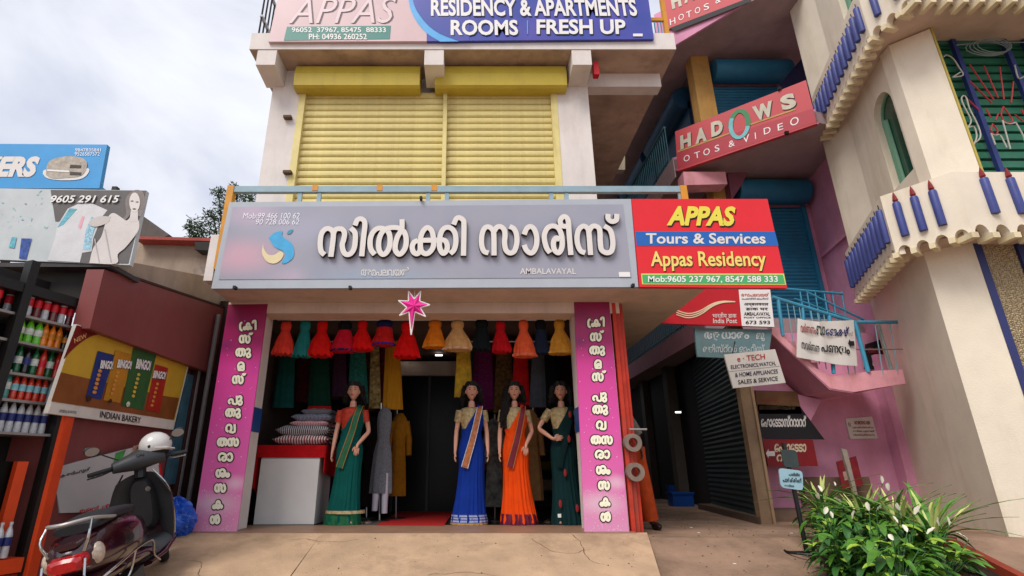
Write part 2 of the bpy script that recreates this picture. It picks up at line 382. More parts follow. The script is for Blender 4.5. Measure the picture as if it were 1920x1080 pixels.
# first floor front
M().box(-3.15, -2.72, 6.8, 7.2, 2.86, 6.66).build('pillar', white_wall, shop)
M().box(1.3, 1.79, 6.8, 7.2, 2.86, 6.66).build('pillar', white_wall, shop)
M().box(-3.1, 1.75, 7.0, 14, 2.87, 6.66).build('upper_wall', white_wall, shop)
M().box(-.47, -.41, 6.78, 6.9, 2.86, 6.2).build('mullion', yellow, shop)
M().box(-2.72, -2.62, 6.79, 6.9, 2.86, 6.2).build('mullion', yellow, shop)
M().box(1.2, 1.3, 6.79, 6.9, 2.86, 6.2).build('mullion', yellow, shop)
def slat_mesh(width, pitch):
    k = M(); pr = [(0, 0), (-.02, .012), (-.03, .03), (-.032, pitch * .5), (-.03, pitch - .03), (-.02, pitch - .014), (0, pitch - .004)]
    n = len(pr)
    k.add([(x, y, z) for x in (0, width) for y, z in pr] , [(i, i + 1, n + i + 1, n + i) for i in range(n - 1)] + [tuple(range(n)), tuple(range(2 * n - 1, n - 1, -1))])
    me = bpy.data.meshes.new('slat'); me.from_pydata(k.v, [], k.f); me.update(); me.materials.append(yellow); return me
for (a, b, lb) in ((-2.62, -.47, 'yellow rolled-down shutter left of the centre mullion on the first floor'), (-.41, 1.2, 'yellow rolled-down shutter right of the centre mullion on the first floor')):
    sh = thing('roller_shutter', lb, 'shutter', (a, 6.88, 2.86), group='yellow first floor shutters')
    me = slat_mesh(b - a, .118)
    for i in range(29): 
        c = inst(me, 'slat', sh, (a, 6.875 + random.uniform(-.004, .004), 2.87 + i * .118))
# shutter boxes under the top slab
for (x0, x1) in ((545, 785), (814, 1066)):
    xa = hit(x0, 150, PY(6.5)).x; xb = hit(x1, 150, PY(6.5)).x
    k = M(); z1, z0 = 6.6, 6.2
    k.prism([(xa, 6.88, z1), (xa, 6.64, z1), (xa, 6.6, z1 - .17), (xa, 6.62, z0 + .03), (xa, 6.66, z0), (xa, 6.88, z0)], (xb - xa, 0, 0))
    k.build('shutter_box', ochre, shop)
# iron brackets by the left shutter
for py in (222, 325):
    p = hit(548, py, PY(6.78)); M().box(p.x - .12, p.x, 6.72, 6.79, p.z - .02, p.z + .02).build('bracket', mat('rust', '#5b4632', .8), shop)
# top slab and cantilever beams
M().box(-3.39, 3.06, 6.35, 14, 6.662, 6.97).build('top_slab', white_wall, shop)
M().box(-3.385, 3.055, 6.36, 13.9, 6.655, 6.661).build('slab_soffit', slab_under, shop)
for x in (-3.12, -.6, 1.62):
    k = M(); k.prism([(x - .14, 6.36, 6.654), (x - .14, 6.36, 6.38), (x - .14, 6.82, 6.34), (x - .14, 6.82, 6.654)], (.29, 0, 0)); k.build('cantilever_beam', white_wall, shop)
M().box(1.8, 2.98, 6.86, 7.06, 6.4, 6.654).build('cross_beam', white_wall, shop)
k = M(); q = hit(1114, 134, PY(6.6)); k.box(q.x - .03, q.x + .05, 6.5, 6.6, q.z - .14, q.z + .1); k.build('red_patch', red_p, shop)
# roof terrace behind the top sign
M().box(-3.3, 3.0, 7.5, 14, 6.97, 9.8).build('upper_wall', white_wall, shop)
rl = thing('terrace_railing', 'grey metal railing at the left end of the roof terrace', 'railing', (-3.3, 6.4, 6.97))
for i in range(7):
    x = -3.32; y = 6.42 + i * .12
    M().tube([(x, y, 6.97), (x, y, 8.0)], .014, 6).build('baluster', black_metal, rl)
for z in (7.35, 7.98): M().box(-3.34, -3.3, 6.4, 7.2, z, z + .04).build('rail', grey_edge, rl)
rl = thing('terrace_post', 'orange painted railing at the right end of the roof terrace', 'railing', (2.9, 6.4, 6.97))
for x in (2.73, 3.0): M().box(x - .03, x + .03, 6.42, 6.48, 6.97, 8.0).build('post', mat('amber', '#c98a2a', .5), rl)
M().box(2.6, 3.03, 6.43, 6.47, 7.3, 7.36).build('rail', _mc['amber'], rl)
for i in range(4): M().tube([(2.78 + i * .05, 6.45, 6.97), (2.78 + i * .05, 6.45, 7.3)], .01, 5).build('bar', turq, rl)
# far parapet with balusters beyond the alley
fp = thing('far_parapet', 'pale parapet with three dark openings seen deep in the gap beside the white pillar', 'parapet', (3.4, 12, 6))
pp = PY(12.0)
board(fp, 'parapet_wall', [(1108, 292), (1172, 290), (1172, 318), (1108, 319)], pp, .2, mat('pale_far', '#c0b59a', .8))
for x in (1128, 1143, 1158): patch(fp, 'opening', [(x - 3, 297), (x + 3, 297), (x + 4, 310), (x - 4, 310)], pp, mat('brown_dark', '#4a3a2a', .8), .01, .01)

# ------------------------------------------------------------------ balcony railing above the big sign
br = thing('balcony_railing', 'pale blue steel railing above the grey shop sign with amber end posts', 'railing', (-.2, 5.75, 2.86))
pr = PY(5.75)
k = M(); a = hit(430, 357, pr); b = hit(1283, 351, pr); k.box(a.x, b.x, 5.72, 5.78, a.z - .035, a.z + .045); k.build('top_rail', skyblue, br)
for x in (563, 599, 803, 838, 1033, 1062, 1275): 
    p = hit(x, 365, pr); M().box(p.x - .025, p.x + .025, 5.735, 5.765, 2.86, a.z - .036).build('post', skyblue, br)
for x in (433, 1281):
    p = hit(x, 365, pr); M().box(p.x - .04, p.x + .04, 5.71, 5.79, 2.86, a.z + .05).build('end_post', _mc['amber'], br)
for x in (591, 712, 814):
    p = hit(x, 352, off(pr, .03)); M().box(p.x - .035, p.x + .035, 5.715, 5.72, p.z - .04, p.z + .04).build('primer_patch', _mc['amber'], br)
# ------------------------------------------------------------------ BIG SIGN
ps = PY(5.66)
sg = thing('main_shop_sign', 'long grey lavender shop sign with big raised white Malayalam letters', 'sign', (-.55, 5.66, 2.6))
board(sg, 'frame', [(396, 541), (1197, 538), (1183, 373), (430, 379)], ps, .06, grey_edge)
o0 = WO[sg.name]
def sxz(px, py): p = hit(px, py, ps); return (p.x - o0.x, p.z - o0.z)
bl = []
for (px, py, r1, r2, c, kk) in ((450, 480, .75, .35, '#c9a0ae', .9), (470, 400, .5, .3, '#bfa9bd', .7), (560, 430, .8, .35, '#a9a7bd', .5), (700, 530, 1.1, .3, '#8fa4b8', .7), (900, 450, .9, .4, '#94929f', .6), (540, 520, .35, .2, '#b9a7b8', .7)):
    x, z = sxz(px, py); bl.append((x, z, r1, r2, c, kk))
sp_m = print_mat('sign_print', '#9a9ba8', bl, noise=(2.2, '#8a8ea2', .45, .75, .35), rough=.35)
patch(sg, 'panel', [(410, 524), (1184, 520), (1168, 383), (436, 388)], ps, sp_m, .006, .004)
wl = mat('letter_white', '#d8d2cd', .45, .03, 6, .03); wls = mat('letter_side', '#2b2525', .5)
LET = [((590, 395), [[[(215,885),(150,820),(130,680),(150,500),(220,400),(300,385),(365,430),(382,540),(335,925)], [(385,480),(420,405),(500,385),(565,405),(598,480),(578,600),(552,700),(580,830),(640,882),(720,860),(780,760),(803,600),(795,460),(715,375)]],
       [[(795,325),(840,220),(910,195),(975,240),(985,340),(960,560),(925,915)]],
       [[(1175,880),(1110,800),(1085,680),(1100,540),(1160,430),(1260,375),(1400,410),(1462,520),(1462,700),(1410,830),(1330,882),(1262,800),(1250,650),(1290,500),(1370,405),(1480,368),(1622,372),(1720,430),(1772,540),(1772,700),(1722,820),(1642,880),(1572,800),(1572,680),(1612,540),(1682,420),(1697,330),(1697,210)]]]),
  ((735, 395), [[[(510,610),(430,650),(400,740),(430,840),(500,868),(550,800),(555,700),(560,560),(610,430),(690,365),(770,420),(805,560),(805,720),(740,830),(660,868),(580,820),(555,720)], [(510,610),(930,605)],
       [(1125,865),(1200,790),(1235,640),(1220,480),(1160,390),(1080,360),(1000,390),(945,480),(922,620),(928,760),(990,862),(1060,800),(1070,700),(1030,620),(930,592)]],
       [[(1190,310),(1240,200),(1300,175),(1370,220),(1390,320),(1380,905)]]]),
  ((890, 395), [[[(265,852),(180,820),(135,700),(135,520),(180,390),(255,350),(335,400),(365,500),(370,900)], [(370,440),(425,360),(500,350),(565,410),(580,520),(570,660),(600,800),(680,855),(760,810),(805,660),(800,500),(750,390),(665,345)]],
       [[(945,500),(990,390),(1065,345),(1140,400),(1185,540),(1180,700),(1130,820),(1065,855),(990,800),(945,700)]]]),
  ((1020, 395), [[[(105,850),(40,760),(0,620),(-5,500),(50,380),(150,335),(250,370),(310,470),(335,620),(325,760),(265,852),(190,800),(165,690),(185,600),(235,565),(290,610)]],
       [[(455,335),(340,335),(297,250),(325,180),(380,152),(435,190),(458,280),(470,500),(503,890)]],
       [[(775,848),(690,810),(635,690),(620,540),(655,400),(740,335),(820,380),(848,480),(880,890)], [(850,430),(900,350),(970,335),(1040,380),(1060,480),(1065,640),(1090,790),(1180,848),(1270,820),(1305,700),(1290,520),(1240,400),(1140,335)]],
       [[(1215,105),(1215,190),(1260,240),(1310,250),(1370,220),(1380,160),(1380,105)]]])]
z = 0
for (ox, oy), glyphs in LET:
    for gl in glyphs:
        mt = M(); ms = M()
        for st in gl:
            pts = [hit(ox + p.x / 10.287, oy + p.y / 10.287, ps) for p in smoothpts(st, 5)]
            mt.ribbon(ps, pts, .061, .004, .052 + z); ms.ribbon(ps, pts, .069, .040, .0085 + z * .2); z += .00035
        lo = mt.build('letter', wl, sg); ms.build('letter_edge', wls, lo)
        z = z % .004
for (w_, bx, bold) in (('Mob:99 466 100 62', (455, 562, 399, 410), 0), ('90 728 006 62', (480, 561, 411, 421), 0), ('AMBALAVAYAL', (975, 1080, 503, 514), .006)):
    rect_text(sg, w_, ps, *bx, wl if bold else mat('pale_print', '#e4e4ec', .5, .02), shear=.25 if not bold else 0, bold=bold, lift=.011)
rect_text(sg, 'അമപലവയൽ', ps, 677, 768, 501, 517, wl, lift=.012, bold=.012, spacing=.9)
patch(sg, 'maker_tag', [(1160, 510), (1181, 510), (1182, 519), (1161, 519)], ps, white_p, .012)
# bird emblem: blue swoosh and cream crescent
def sw(pts, m, lf): 
    q = smoothpts(pts + [pts[0]], 4)[:-1]; patch(sg, 'emblem', [(p.x, p.y) for p in q], ps, m, lf)
E1 = lambda a: [(380 + x / 4.155, 340 + y / 4.155) for x, y in a]
sw(E1([(515, 440), (560, 400), (620, 388), (622, 430), (690, 480), (712, 540), (700, 600), (640, 640), (615, 630), (640, 590), (630, 545), (560, 510)]), mat('emblem_blue', '#3fa0d0', .5, .12, 9), .0125)
sw(E1([(470, 490), (462, 560), (500, 625), (560, 640), (610, 610), (630, 565), (600, 545), (560, 572), (510, 570), (480, 530)]), mat('emblem_cream', '#d9caa0', .5, .05), .0135)
sw(E1([(655, 405), (672, 382), (705, 376), (688, 405), (662, 412)]), mat('emblem_teal', '#3c8aa6', .5, .05), .0125)
for (x, y) in ((443, 541), (658, 541), (790, 374), (1185, 537)):
    p = hit(x, y, ps); M().box(p.x - .015, p.x + .015, 5.6, 5.66, p.z - .02, p.z + .015).build('clamp', black_metal, sg)
# white return panel at the left end of the sign
k = M(); a = hit(397, 500, PY(5.9)); k.box(-3.12, -3.02, 5.72, 5.9, 2.72, 3.3); k.build('end_panel', white_wall, sg)
# ------------------------------------------------------------------ tours sign
pa = PY(5.655)
ts = thing('tours_sign', 'red and blue board reading APPAS Tours and Services beside the grey sign', 'sign', (2.7, 5.65, 2.6))
RC = lambda x, y: (x, y)
board(ts, 'board', [(1199, 538), (1476, 540), (1439, 373), (1184, 373)], pa, .05, mat('bright_red', '#d9222c', .4, .04, 3, .02))
patch(ts, 'blue_stripe', [(1191, 434), (1453, 434), (1460, 461), (1194, 461)], pa, mat('stripe_blue', '#1f5fae', .4, .03), .004)
patch(ts, 'green_frame', [(1202, 513), (1470, 513), (1474, 534), (1204, 533)], pa, mat('lime_line', '#cfd86a', .4, .03), .004)
patch(ts, 'green_stripe', [(1204, 515), (1468, 515), (1472, 532), (1206, 531)], pa, mat('stripe_green', '#4aa865', .4, .03), .007)
ylw = mat('sign_yellow', '#e0d04a', .4, .05); cry = mat('sign_cream_yellow', '#e8cf6e', .4, .05); wdk = black_p
for dx, dy, m_, lf in ((2, 2.5, black_p, .006), (0, 0, ylw, .010)):
    lettering(ts, 'APPAS', pa, (1250 + dx, 423 + dy), (1377 + dx, 424 + dy), (1254 + dx, 386 + dy), m_, bold=.045, shear=.1, lift=lf)
    lettering(ts, 'Appas Residency', pa, (1221 + dx * .7, 508 + dy * .6), (1439 + dx * .7, 508 + dy * .6), (1219 + dx * .7, 471 + dy * .6), m_ if m_ is black_p else cry, bold=.02, lift=lf)
rect_text(ts, 'Tours & Services', pa, 1211, 1436, 437, 457, wl, bold=.022, lift=.009)
rect_text(ts, 'Mob:9605 237 967, 8547 588 333', pa, 1215, 1459, 517, 531, white_p, bold=.02, lift=.012)
# ------------------------------------------------------------------ top sign
pt = PY(6.3)
tp = thing('residency_sign', 'pink and blue roof sign reading APPAS residency and apartments rooms fresh up', 'sign', (-.2, 6.3, 6.8))
def topc(x, y): return (x, y)
board(tp, 'pink_board', [(503, 78), (800, 77), (800, -60), (533, -60)], pt, .05, mat('sign_pink', '#c9adb0', .45, .06, 2, .03))
board(tp, 'blue_board', [(800, 77), (1226, 73), (1208, -60), (800, -60)], pt, .05, print_mat('sign_indigo', '#3c4a9c', [], noise=(1.4, '#5a52a8', .4, .7, .8)))
arc = smoothpts([(765, -62), (766, 0), (778, 35), (800, 62), (825, 78)], 4)
patch(tp, 'curve_edge', [(p.x, p.y) for p in arc] + [(860, 77.5), (860, -60)], pt, mat('sign_sky', '#4fa0da', .4, .1, 5), .004)
arc = smoothpts([(772, -62), (774, 0), (792, 35), (820, 60), (860, 76.5)], 4)
patch(tp, 'curve_field', [(p.x, p.y) for p in arc] + [(880, 76), (880, -60)], pt, _mc['sign_indigo'], .008)
patch(tp, 'green_strip', [(532, 76), (731, 73), (733, 48), (538, 50)], pt, mat('sign_green', '#2f7a70', .45, .04), .004)
rect_text(tp, '96052  37967, 85475  88333', pt, 547, 724, 51, 62, white_p, bold=.015, lift=.008)
rect_text(tp, 'PH: 04936 260252', pt, 579, 688, 63, 74, white_p, bold=.015, lift=.008)
pm = _mc['sign_pink']
for dx, dy, m_, lf in ((3, 1.5, mat('shade_print', '#5d4a50', .5), .004), (0, 0, mat('pale_pink', '#d9c4c6', .5, .03), .008)):
    lettering(tp, 'APPAS', pt, (541 + dx, 44 + dy), (735 + dx, 43 + dy), (553 + dx, -4 + dy), m_, bold=-.005, shear=.12, lift=lf)
for (b_, x0, x1, y0, y1) in (('RESIDENCY & APARTMENTS', 808, 1196, -2, 30), ('ROOMS', 845, 972, 37, 66), ('FRESH UP', 1006, 1174, 36, 64)):
    for dx, m_, lf in ((1.5, black_p, .010), (0, white_p, .013)):
        rect_text(tp, b_, pt, x0 + dx, x1 + dx, y0 + dx, y1 + dx, m_, bold=.03, lift=lf)
patch(tp, 'divider', [(988, 38), (990, 38), (990, 64), (988, 64)], pt, _mc['sign_sky'], .012)
rect_text(tp, 'WAVES', pt, 1187, 1205, 63, 68, white_p, bold=.01, lift=.012) if False else None
patch(tp, 'maker_tag', [(1187, 63), (1205, 63), (1205, 68), (1187, 68)], pt, white_p, .012)

# ------------------------------------------------------------------ pillar banners
pb = PY(6.2)
def banner(corners, lbl, rows, cxf, flip):
    pb_ = pb; bn = thing('festival_banner', lbl, 'banner', hit(corners[3][0], corners[3][1], pb_), group='pink banners on the shop pillars')
    o_ = WO[bn.name]; zt = hit(corners[0][0], corners[0][1], pb_).z - o_.z
    xs = [hit(c[0], c[1], pb_).x - o_.x for c in corners]; xa, xb = min(xs), max(xs)
    bl = [(xa + .1, zt * .93, .25, .15, '#7d1348', .8), (xb - .08, zt * .86, .12, .1, '#b02c60', .8), (xa + .05, zt * .80, .2, .12, '#7a2a62', .7), (xb - .05, zt * .70, .15, .2, '#b3388a', .5),
          (xa + .2, zt * .12, .4, .18, '#d6b4c4', .9), (xb - .1, zt * .2, .2, .12, '#dfc2d0', .7)]
    random.seed(3)
    m = print_mat('banner_print' + ('b' if flip else ''), '#cc5599', bl, axis='Z', stops=(0, zt, [(0, '#d593b6'), (.2, '#d668a8'), (.45, '#d44f9f'), (.7, '#d34094'), (.8, '#a62568'), (1, '#861646')]), rough=.35)
    board(bn, 'panel', corners, pb_, .018, m)
    bk = M(); 
    for i in range(170):
        t = random.random() ** 2; v = random.random(); lo = random.random() < .6
        yy = 1000 - t * (90 if lo else 420); f = (1003 - yy) / (1003 - corners[0][1])
        xl = corners[3][0] + (corners[0][0] - corners[3][0]) * f; xr = corners[2][0] + (corners[1][0] - corners[2][0]) * f
        c = hit(xl + 4 + (xr - xl - 8) * v, yy, off(pb_, .002)); r = random.uniform(.002, .007)
        bk.add([c + V((math.cos(a * 1.047) * r, 0, math.sin(a * 1.047) * r)) for a in range(6)], [(0, 1, 2, 3, 4, 5)])
    bk.build('bubble_print', mat('bubble', '#e6b8d2', .4, .1, 20, 0), bn)
    words = (('hook', 'ka', 'i'), ('sa', 'vi'), ('tha', 'u'), ('ma',), ('sa', 'vi'), ('pa', 'u'), ('tha', 'u'), ('va',), ('tha', 'sa'), ('ra', 'aa'), ('sha', 'am'), ('sa',), ('ka',), ('lla',))
    for wd, ry in zip(words, rows):
        h = 16 if len(wd) < 3 else 14; kb = M(); kf = M()
        strokes(kb, wd, pb_, cxf(ry), ry, h, .047, .004, .001); strokes(kf, wd, pb_, cxf(ry), ry, h, .026, .003, .006)
        lo_b = kb.build('letter_outline', black_p, bn); kf.build('lettering', mat('banner_letter', '#efecd2', .45, .04), lo_b)
    for i in range(2): pass
    return bn
rowsL = (612, 636, 661, 687, 712, 750, 774, 803, 829, 857, 887, 915, 946, 974)
rowsR = (606, 632, 657, 683, 707, 744, 768, 797, 825, 852, 881, 910, 941, 969)
banner([(428, 571), (502, 570), (443, 1003), (360, 1003)], 'pink banner with cream letters on the pillar beside the white table', rowsL, lambda y: 465 - (y - 612) * .17, False)
banner([(1076, 563), (1142, 563), (1180, 1003), (1096, 1003)], 'pink banner with cream letters on the pillar beside the orange gate', rowsR, lambda y: 1117 + (y - 606) * .05, True)

# ------------------------------------------------------------------ folded orange gate and pipes
gt = thing('folded_gate', 'rusty orange red folded steel gate standing beside the right pink banner', 'gate', (1.76, 6.2, 0))
org2 = mat('rusty_orange', '#b8301a', .55, .25, 5, .2, dirt=.8, dirtcol=(.12, .07, .05))
for i, (x0, x1) in enumerate(((1.70, 1.745), (1.755, 1.80), (1.81, 1.845))):
    M().box(x0, x1, 6.2 + i * .03, 6.34 + i * .03, 0, 2.6).build('gate_panel', org2, gt)
gp = PY(6.15)
pc = thing('grey_pipe_ends', 'two short grey pipe rings fixed to the orange gate, one above the other', 'pipe fitting', hit(1188, 885, gp))
for (x, y) in ((1186, 830), (1191, 885)):
    p = hit(x, y, gp); k = M(); n = 20; vs = []
    for (r, yy) in ((.052, 6.12), (.098, 6.12), (.098, 6.2), (.052, 6.2)):
        vs += [V((p.x + r * math.cos(2 * math.pi * j / n), yy, p.z + r * math.sin(2 * math.pi * j / n))) for j in range(n)]
    k.add(vs, [(a * n + j, a * n + (j + 1) % n, ((a + 1) % 4) * n + (j + 1) % n, ((a + 1) % 4) * n + j) for a in range(4) for j in range(n)])
    k.build('ring', mat('grimy_pvc', '#7a6a60', .6, .15, 12, .1, dirt=.4), pc)
p = hit(1180, 805, gp); M().tube([(p.x, 6.16, p.z), (p.x + .2, 6.16, p.z)], .012, 8).build('bolt_rod', steel, gt)

# ------------------------------------------------------------------ HANGING STAR
def star():
    pl = PY(5.72); pts = [(766,546),(777,561),(789,546),(787,565),(806,572),(788,577),(798,594),(778,585),(771,628),(767,585),(749,592),(763,577),(747,564),(766,565)]
    st = thing('paper_star', 'pink and white paper star hanging under the grey shop sign', 'star', hit(776, 628, pl))
    c = hit(776, 573, off(pl, .05)); P = [hit(x, y, pl) for x, y in pts]; n = len(P)
    k = M(); k.add([c] + P, [(0, i + 1, (i + 1) % n + 1) for i in range(n)])
    cb = c + V((0, .1, 0)); k.add([cb] + P, [(0, (i + 1) % n + 1, i + 1) for i in range(n)]); k.build('star_body', mat('star_pink', '#d92a8c', .5, .12, 18, .05), st)
    k = M()
    for i in range(n): k.tube([P[i] + V((0, -.004, 0)), P[(i + 1) % n] + V((0, -.004, 0))], .0075, 6)
    k.build('white_edge', white_p, st); M().tube([P[1] , P[1] + V((0, 0, .11))], .003, 5).build('string', offw, st)
star()
# ------------------------------------------------------------------ CLOTHES
def mpp(px, py, Y): return (hit(px + 1, py, PY(Y)) - hit(px, py, PY(Y))).x
def fab(name, c, **k): return mat('fabric_' + name, c, .85, k.pop('var', .2), k.pop('scale', 14), .4, fine=90, spec=.15, **k)
def frock(px, y0, y1, hw, bw, cname, col, label, Y=6.62, body=None, trim=None, tilt=0):
    pl = PY(Y); a = hit(px, y0 - 4, pl); b = hit(px, y1, pl); s = mpp(px, y1, Y); H = a.z - b.z
    t = thing('hanging_frock', label, 'dress', (a.x, Y, b.z), group='children frocks hanging along the shop entrance')
    ph = random.random() * 6; n1_ = random.randint(9, 13)
    rip = lambda A, tt: 1 + .13 * math.sin(n1_ * A + ph + 1.5 * math.sin(A * 2 + ph)) * max(0, .8 - tt) + .05 * math.sin((n1_ * 2 + 1) * A + 5 * tt)
    R_ = hw * s; B = bw * s; m1 = fab(cname, col); sx = tilt * s
    k = M(); k.lathe((a.x, Y, b.z), [(R_, 0, sx, 0), (R_ * .99, H * .04, sx, 0), (R_ * .9, H * .2, sx * .8, 0), (R_ * .74, H * .4, sx * .5, 0), (B * .98, H * .6, sx * .2, 0), (B * .82, H * .66, 0, 0)], 44, .62, rip)
    for q in k.v:
        A = math.atan2(q.y - Y, q.x - a.x); f = max(0, 1 - (q.z - b.z) / (H * .5)); q.z += f * .016 * math.sin(n1_ * A + ph + 1.2); q.x += .012 * f * math.sin(ph * 3 + 2 * A)
    k.build('skirt', m1, t, smooth=True)
    if hw > 17:
        k = M(); k.lathe((a.x, Y, b.z), [(R_ * .78, H * .3, sx * .6, 0), (R_ * .74, H * .36, sx * .6, 0), (B * .98, H * .58, sx * .2, 0), (B * .88, H * .66, 0, 0)], 40, .66, lambda A, tt: 1 + .1 * math.sin(n1_ * A + 2 + ph) * (1 - tt) + .03 * math.sin(31 * A), cap=False); k.build('overlay_tier', m1, t, smooth=True)
    k = M(); k.lathe((a.x, Y, b.z), [(B * .84, H * .66), (B * 1.02, H * .76), (B * 1.05, H * .86), (B * .8, H * .93), (B * .35, H * .95)], 18, .55, None)
    for sg_ in (-1, 1): k.tube([(a.x + sg_ * B * .6, Y, b.z + H * .9), (a.x + sg_ * B * .55, Y, b.z + H * 1.0), (a.x, Y, b.z + H * 1.03)], .012, 6)
    k.build('bodice', body or m1, t, smooth=True)
    if trim:
        k = M(); k.lathe((a.x, Y, b.z), [(R_ * 1.03, -.005, sx, 0), (R_ * 1.03, H * .05, sx, 0), (R_ * 1.0, H * .06, sx, 0)], 44, .62, rip, cap=False); k.build('hem_trim', trim, t, smooth=True)
    M().tube([(a.x, Y, b.z + H * 1.02), (a.x, Y, b.z + H * 1.12)], .004, 5).build('hanger_hook', steel, t)
    return t
dk = fab('black', '#101216'); 
frock(538, 604, 665, 21, 10, 'coral', '#cf3a2c', 'coral red net frock hanging at the left end of the entrance row')
frock(574, 602, 669, 17, 10, 'teal', '#1c6f6c', 'sequined teal frock hanging second from the left pillar')
frock(606, 602, 668, 23, 10, 'red', '#c8140f', 'bright red frock between the teal one and the black-topped one')
frock(648, 604, 659, 23, 13, 'crimson', '#b8132a', 'red pleated skirt frock with a plain black top', body=dk, trim=fab('navy', '#1b1d4a'))
frock(681, 602, 656, 21, 9, 'red2', '#d01010', 'red flared frock next to the red skirt with black top')
frock(722, 602, 647, 21, 15, 'scarlet', '#b81c1c', 'short red frock with blue hem and navy bodice near the star', body=_mc['fabric_navy'], trim=fab('royal', '#2b2a86'))
frock(765, 604, 670, 24, 12, 'red3', '#cc0e0e', 'large plain red frock hanging directly behind the pink star')
frock(816, 602, 651, 21, 12, 'orange', '#d1741a', 'orange frock with scalloped hem right of the star', trim=fab('orange_lace', '#d98a2a'))
frock(858, 602, 656, 26, 12, 'peach', '#c79a62', 'wide peach beige frock with lacy hem above the blue sari mannequin', trim=fab('lace', '#cfa98a'))
frock(903, 600, 656, 18, 12, 'blacknet', '#11181c', 'black net frock between the peach and the red ones')
frock(938, 604, 660, 18, 9, 'red4', '#b3101a', 'narrow crimson frock above the orange sari mannequin')
frock(981, 600, 668, 21, 9, 'salmon', '#dc5a35', 'salmon orange frock with a long tapering bodice', trim=fab('salmon_lace', '#d97050'))
frock(1013, 600, 663, 15, 10, 'midnight', '#1b2438', 'dark navy frock between the salmon and the amber ones', body=dk)
frock(1048, 600, 663, 23, 10, 'amber', '#c98c32', 'amber yellow frock with frilled hem at the right end of the entrance row', trim=fab('amber_lace', '#cf9840'))
def gown(px, y0, y1, w, cname, col, label, Y=7.5, hem=None, shift=0, **kw):
    pl = PY(Y); a = hit(px, y0, pl); b = hit(px + shift, y1, pl); s = mpp(px, y1, Y); H = a.z - b.z
    t = thing('hanging_garment', label, 'garment', (b.x, Y, b.z), group='long garments hanging behind the frocks')
    ph = random.random() * 6; W_ = w * s; dx = a.x - b.x
    rip = lambda A, tt: 1 + .1 * math.sin(9 * A + ph) * (1 - tt * .5)
    k = M(); k.lathe(b, [(W_ * (1.08 - .28 * i / 8), H * i / 8, dx * i / 8, 0) for i in range(9)], 36, .35, rip); k.build('cloth', fab(cname, col, **kw), t, smooth=True)
    if hem: k = M(); k.lathe(b, [(W_ * 1.12, -.003), (W_ * 1.1, H * .07)], 36, .36, rip, cap=False); k.build('hem_band', hem, t, smooth=True)
    k = M(); k.tube([a + V((-W_ * .8, 0, -.02)), a + V((0, 0, .05)), a + V((W_ * .8, 0, -.02))], .006, 5); k.tube([a + V((0, 0, .05)), a + V((0, 0, .1))], .004, 5); k.build('hanger', steel, t)
gown(541, 640, 765, 17, 'deepteal', '#0f4a46', 'deep teal long garment hanging at the far left of the shop', shift=-10)
gown(600, 640, 772, 19, 'bottle', '#0c3426', 'dark green pleated skirt with red hem hanging behind the cushions', shift=-2, hem=_mc['fabric_red'])
gown(637, 640, 744, 13, 'plum', '#33182c', 'plum long garment hanging beside the teal patterned one')
gown(671, 640, 756, 17, 'seagreen', '#1f5e55', 'sea green patterned long garment above the green sari mannequin', var=.5, scale=30)
gown(703, 640, 766, 10, 'printed', '#7a6a42', 'cream and brown printed narrow garment beside the mustard one', var=.8, scale=22)
gown(736, 640, 768, 17, 'mustard', '#a87418', 'mustard pleated long garment left of the dark doorway', stretch=(6, 1, .5))
gown(869, 640, 745, 15, 'lemon', '#b3902c', 'lemon yellow long garment hanging above the blue sari mannequin', Y=7.2, var=.35)
gown(905, 645, 768, 20, 'magenta', '#551040', 'dark magenta shimmering long garment right of the lemon one', var=.5, scale=40)
gown(944, 645, 774, 17, 'browngold', '#4a3418', 'brown and gold long garment behind the orange sari mannequin', var=.7, scale=20)
gown(976, 645, 760, 15, 'redlong', '#b01212', 'red long garment with dotted border behind the orange sari mannequin')
gown(1009, 645, 764, 14, 'greylong', '#4c4f58', 'plain grey long garment between the red and the black ones')
gown(1037, 645, 768, 15, 'blacklong', '#0f1112', 'black long garment hanging near the right pillar')
for px_, y1_, w_, cn_, cc_, lb_3 in ((524, 745, 11, 'inkblue', '#141a33', 'ink blue long garment in the dark rear row at the far left'), (568, 755, 14, 'wine', '#45141f', 'wine red long garment in the rear row behind the teal frock'), (622, 750, 13, 'olive', '#3a3a18', 'olive printed long garment in the rear row behind the red skirt frock'), (655, 748, 10, 'violet', '#3a1f4a', 'violet long garment in the rear row beside the sea green one'), (690, 765, 10, 'bronze', '#5a3a1c', 'bronze patterned long garment in the rear row left of the star'), (720, 760, 9, 'rose', '#6a2438', 'rose red long garment in the rear row behind the star'),
        (888, 760, 10, 'teal3', '#17403f', 'dark teal long garment in the rear row beside the lemon one'), (925, 768, 11, 'rust2', '#5a2410', 'rust coloured long garment in the rear row behind the crimson frock'), (960, 765, 10, 'moss', '#2d3a1a', 'moss green long garment in the rear row beside the red one'), (1024, 768, 11, 'purple3', '#3d1238', 'purple long garment in the rear row between the grey and black ones'), (1056, 760, 11, 'maroon3', '#4a1218', 'maroon long garment in the rear row beside the right pillar')):
    gown(px_, 645, y1_, w_, cn_, cc_, lb_3, Y=7.85, var=.5, scale=25)
M().tube([(-2.55, 6.62, 2.5), (1.2, 6.62, 2.5)], .015, 8).build('hanging_rail', steel, shop)
M().tube([(-2.55, 7.5, 2.42), (-1.0, 7.5, 2.42)], .015, 8).build('hanging_rail', steel, shop)
M().tube([(-.3, 7.5, 2.42), (1.5, 7.5, 2.42)], .015, 8).build('hanging_rail', steel, shop)
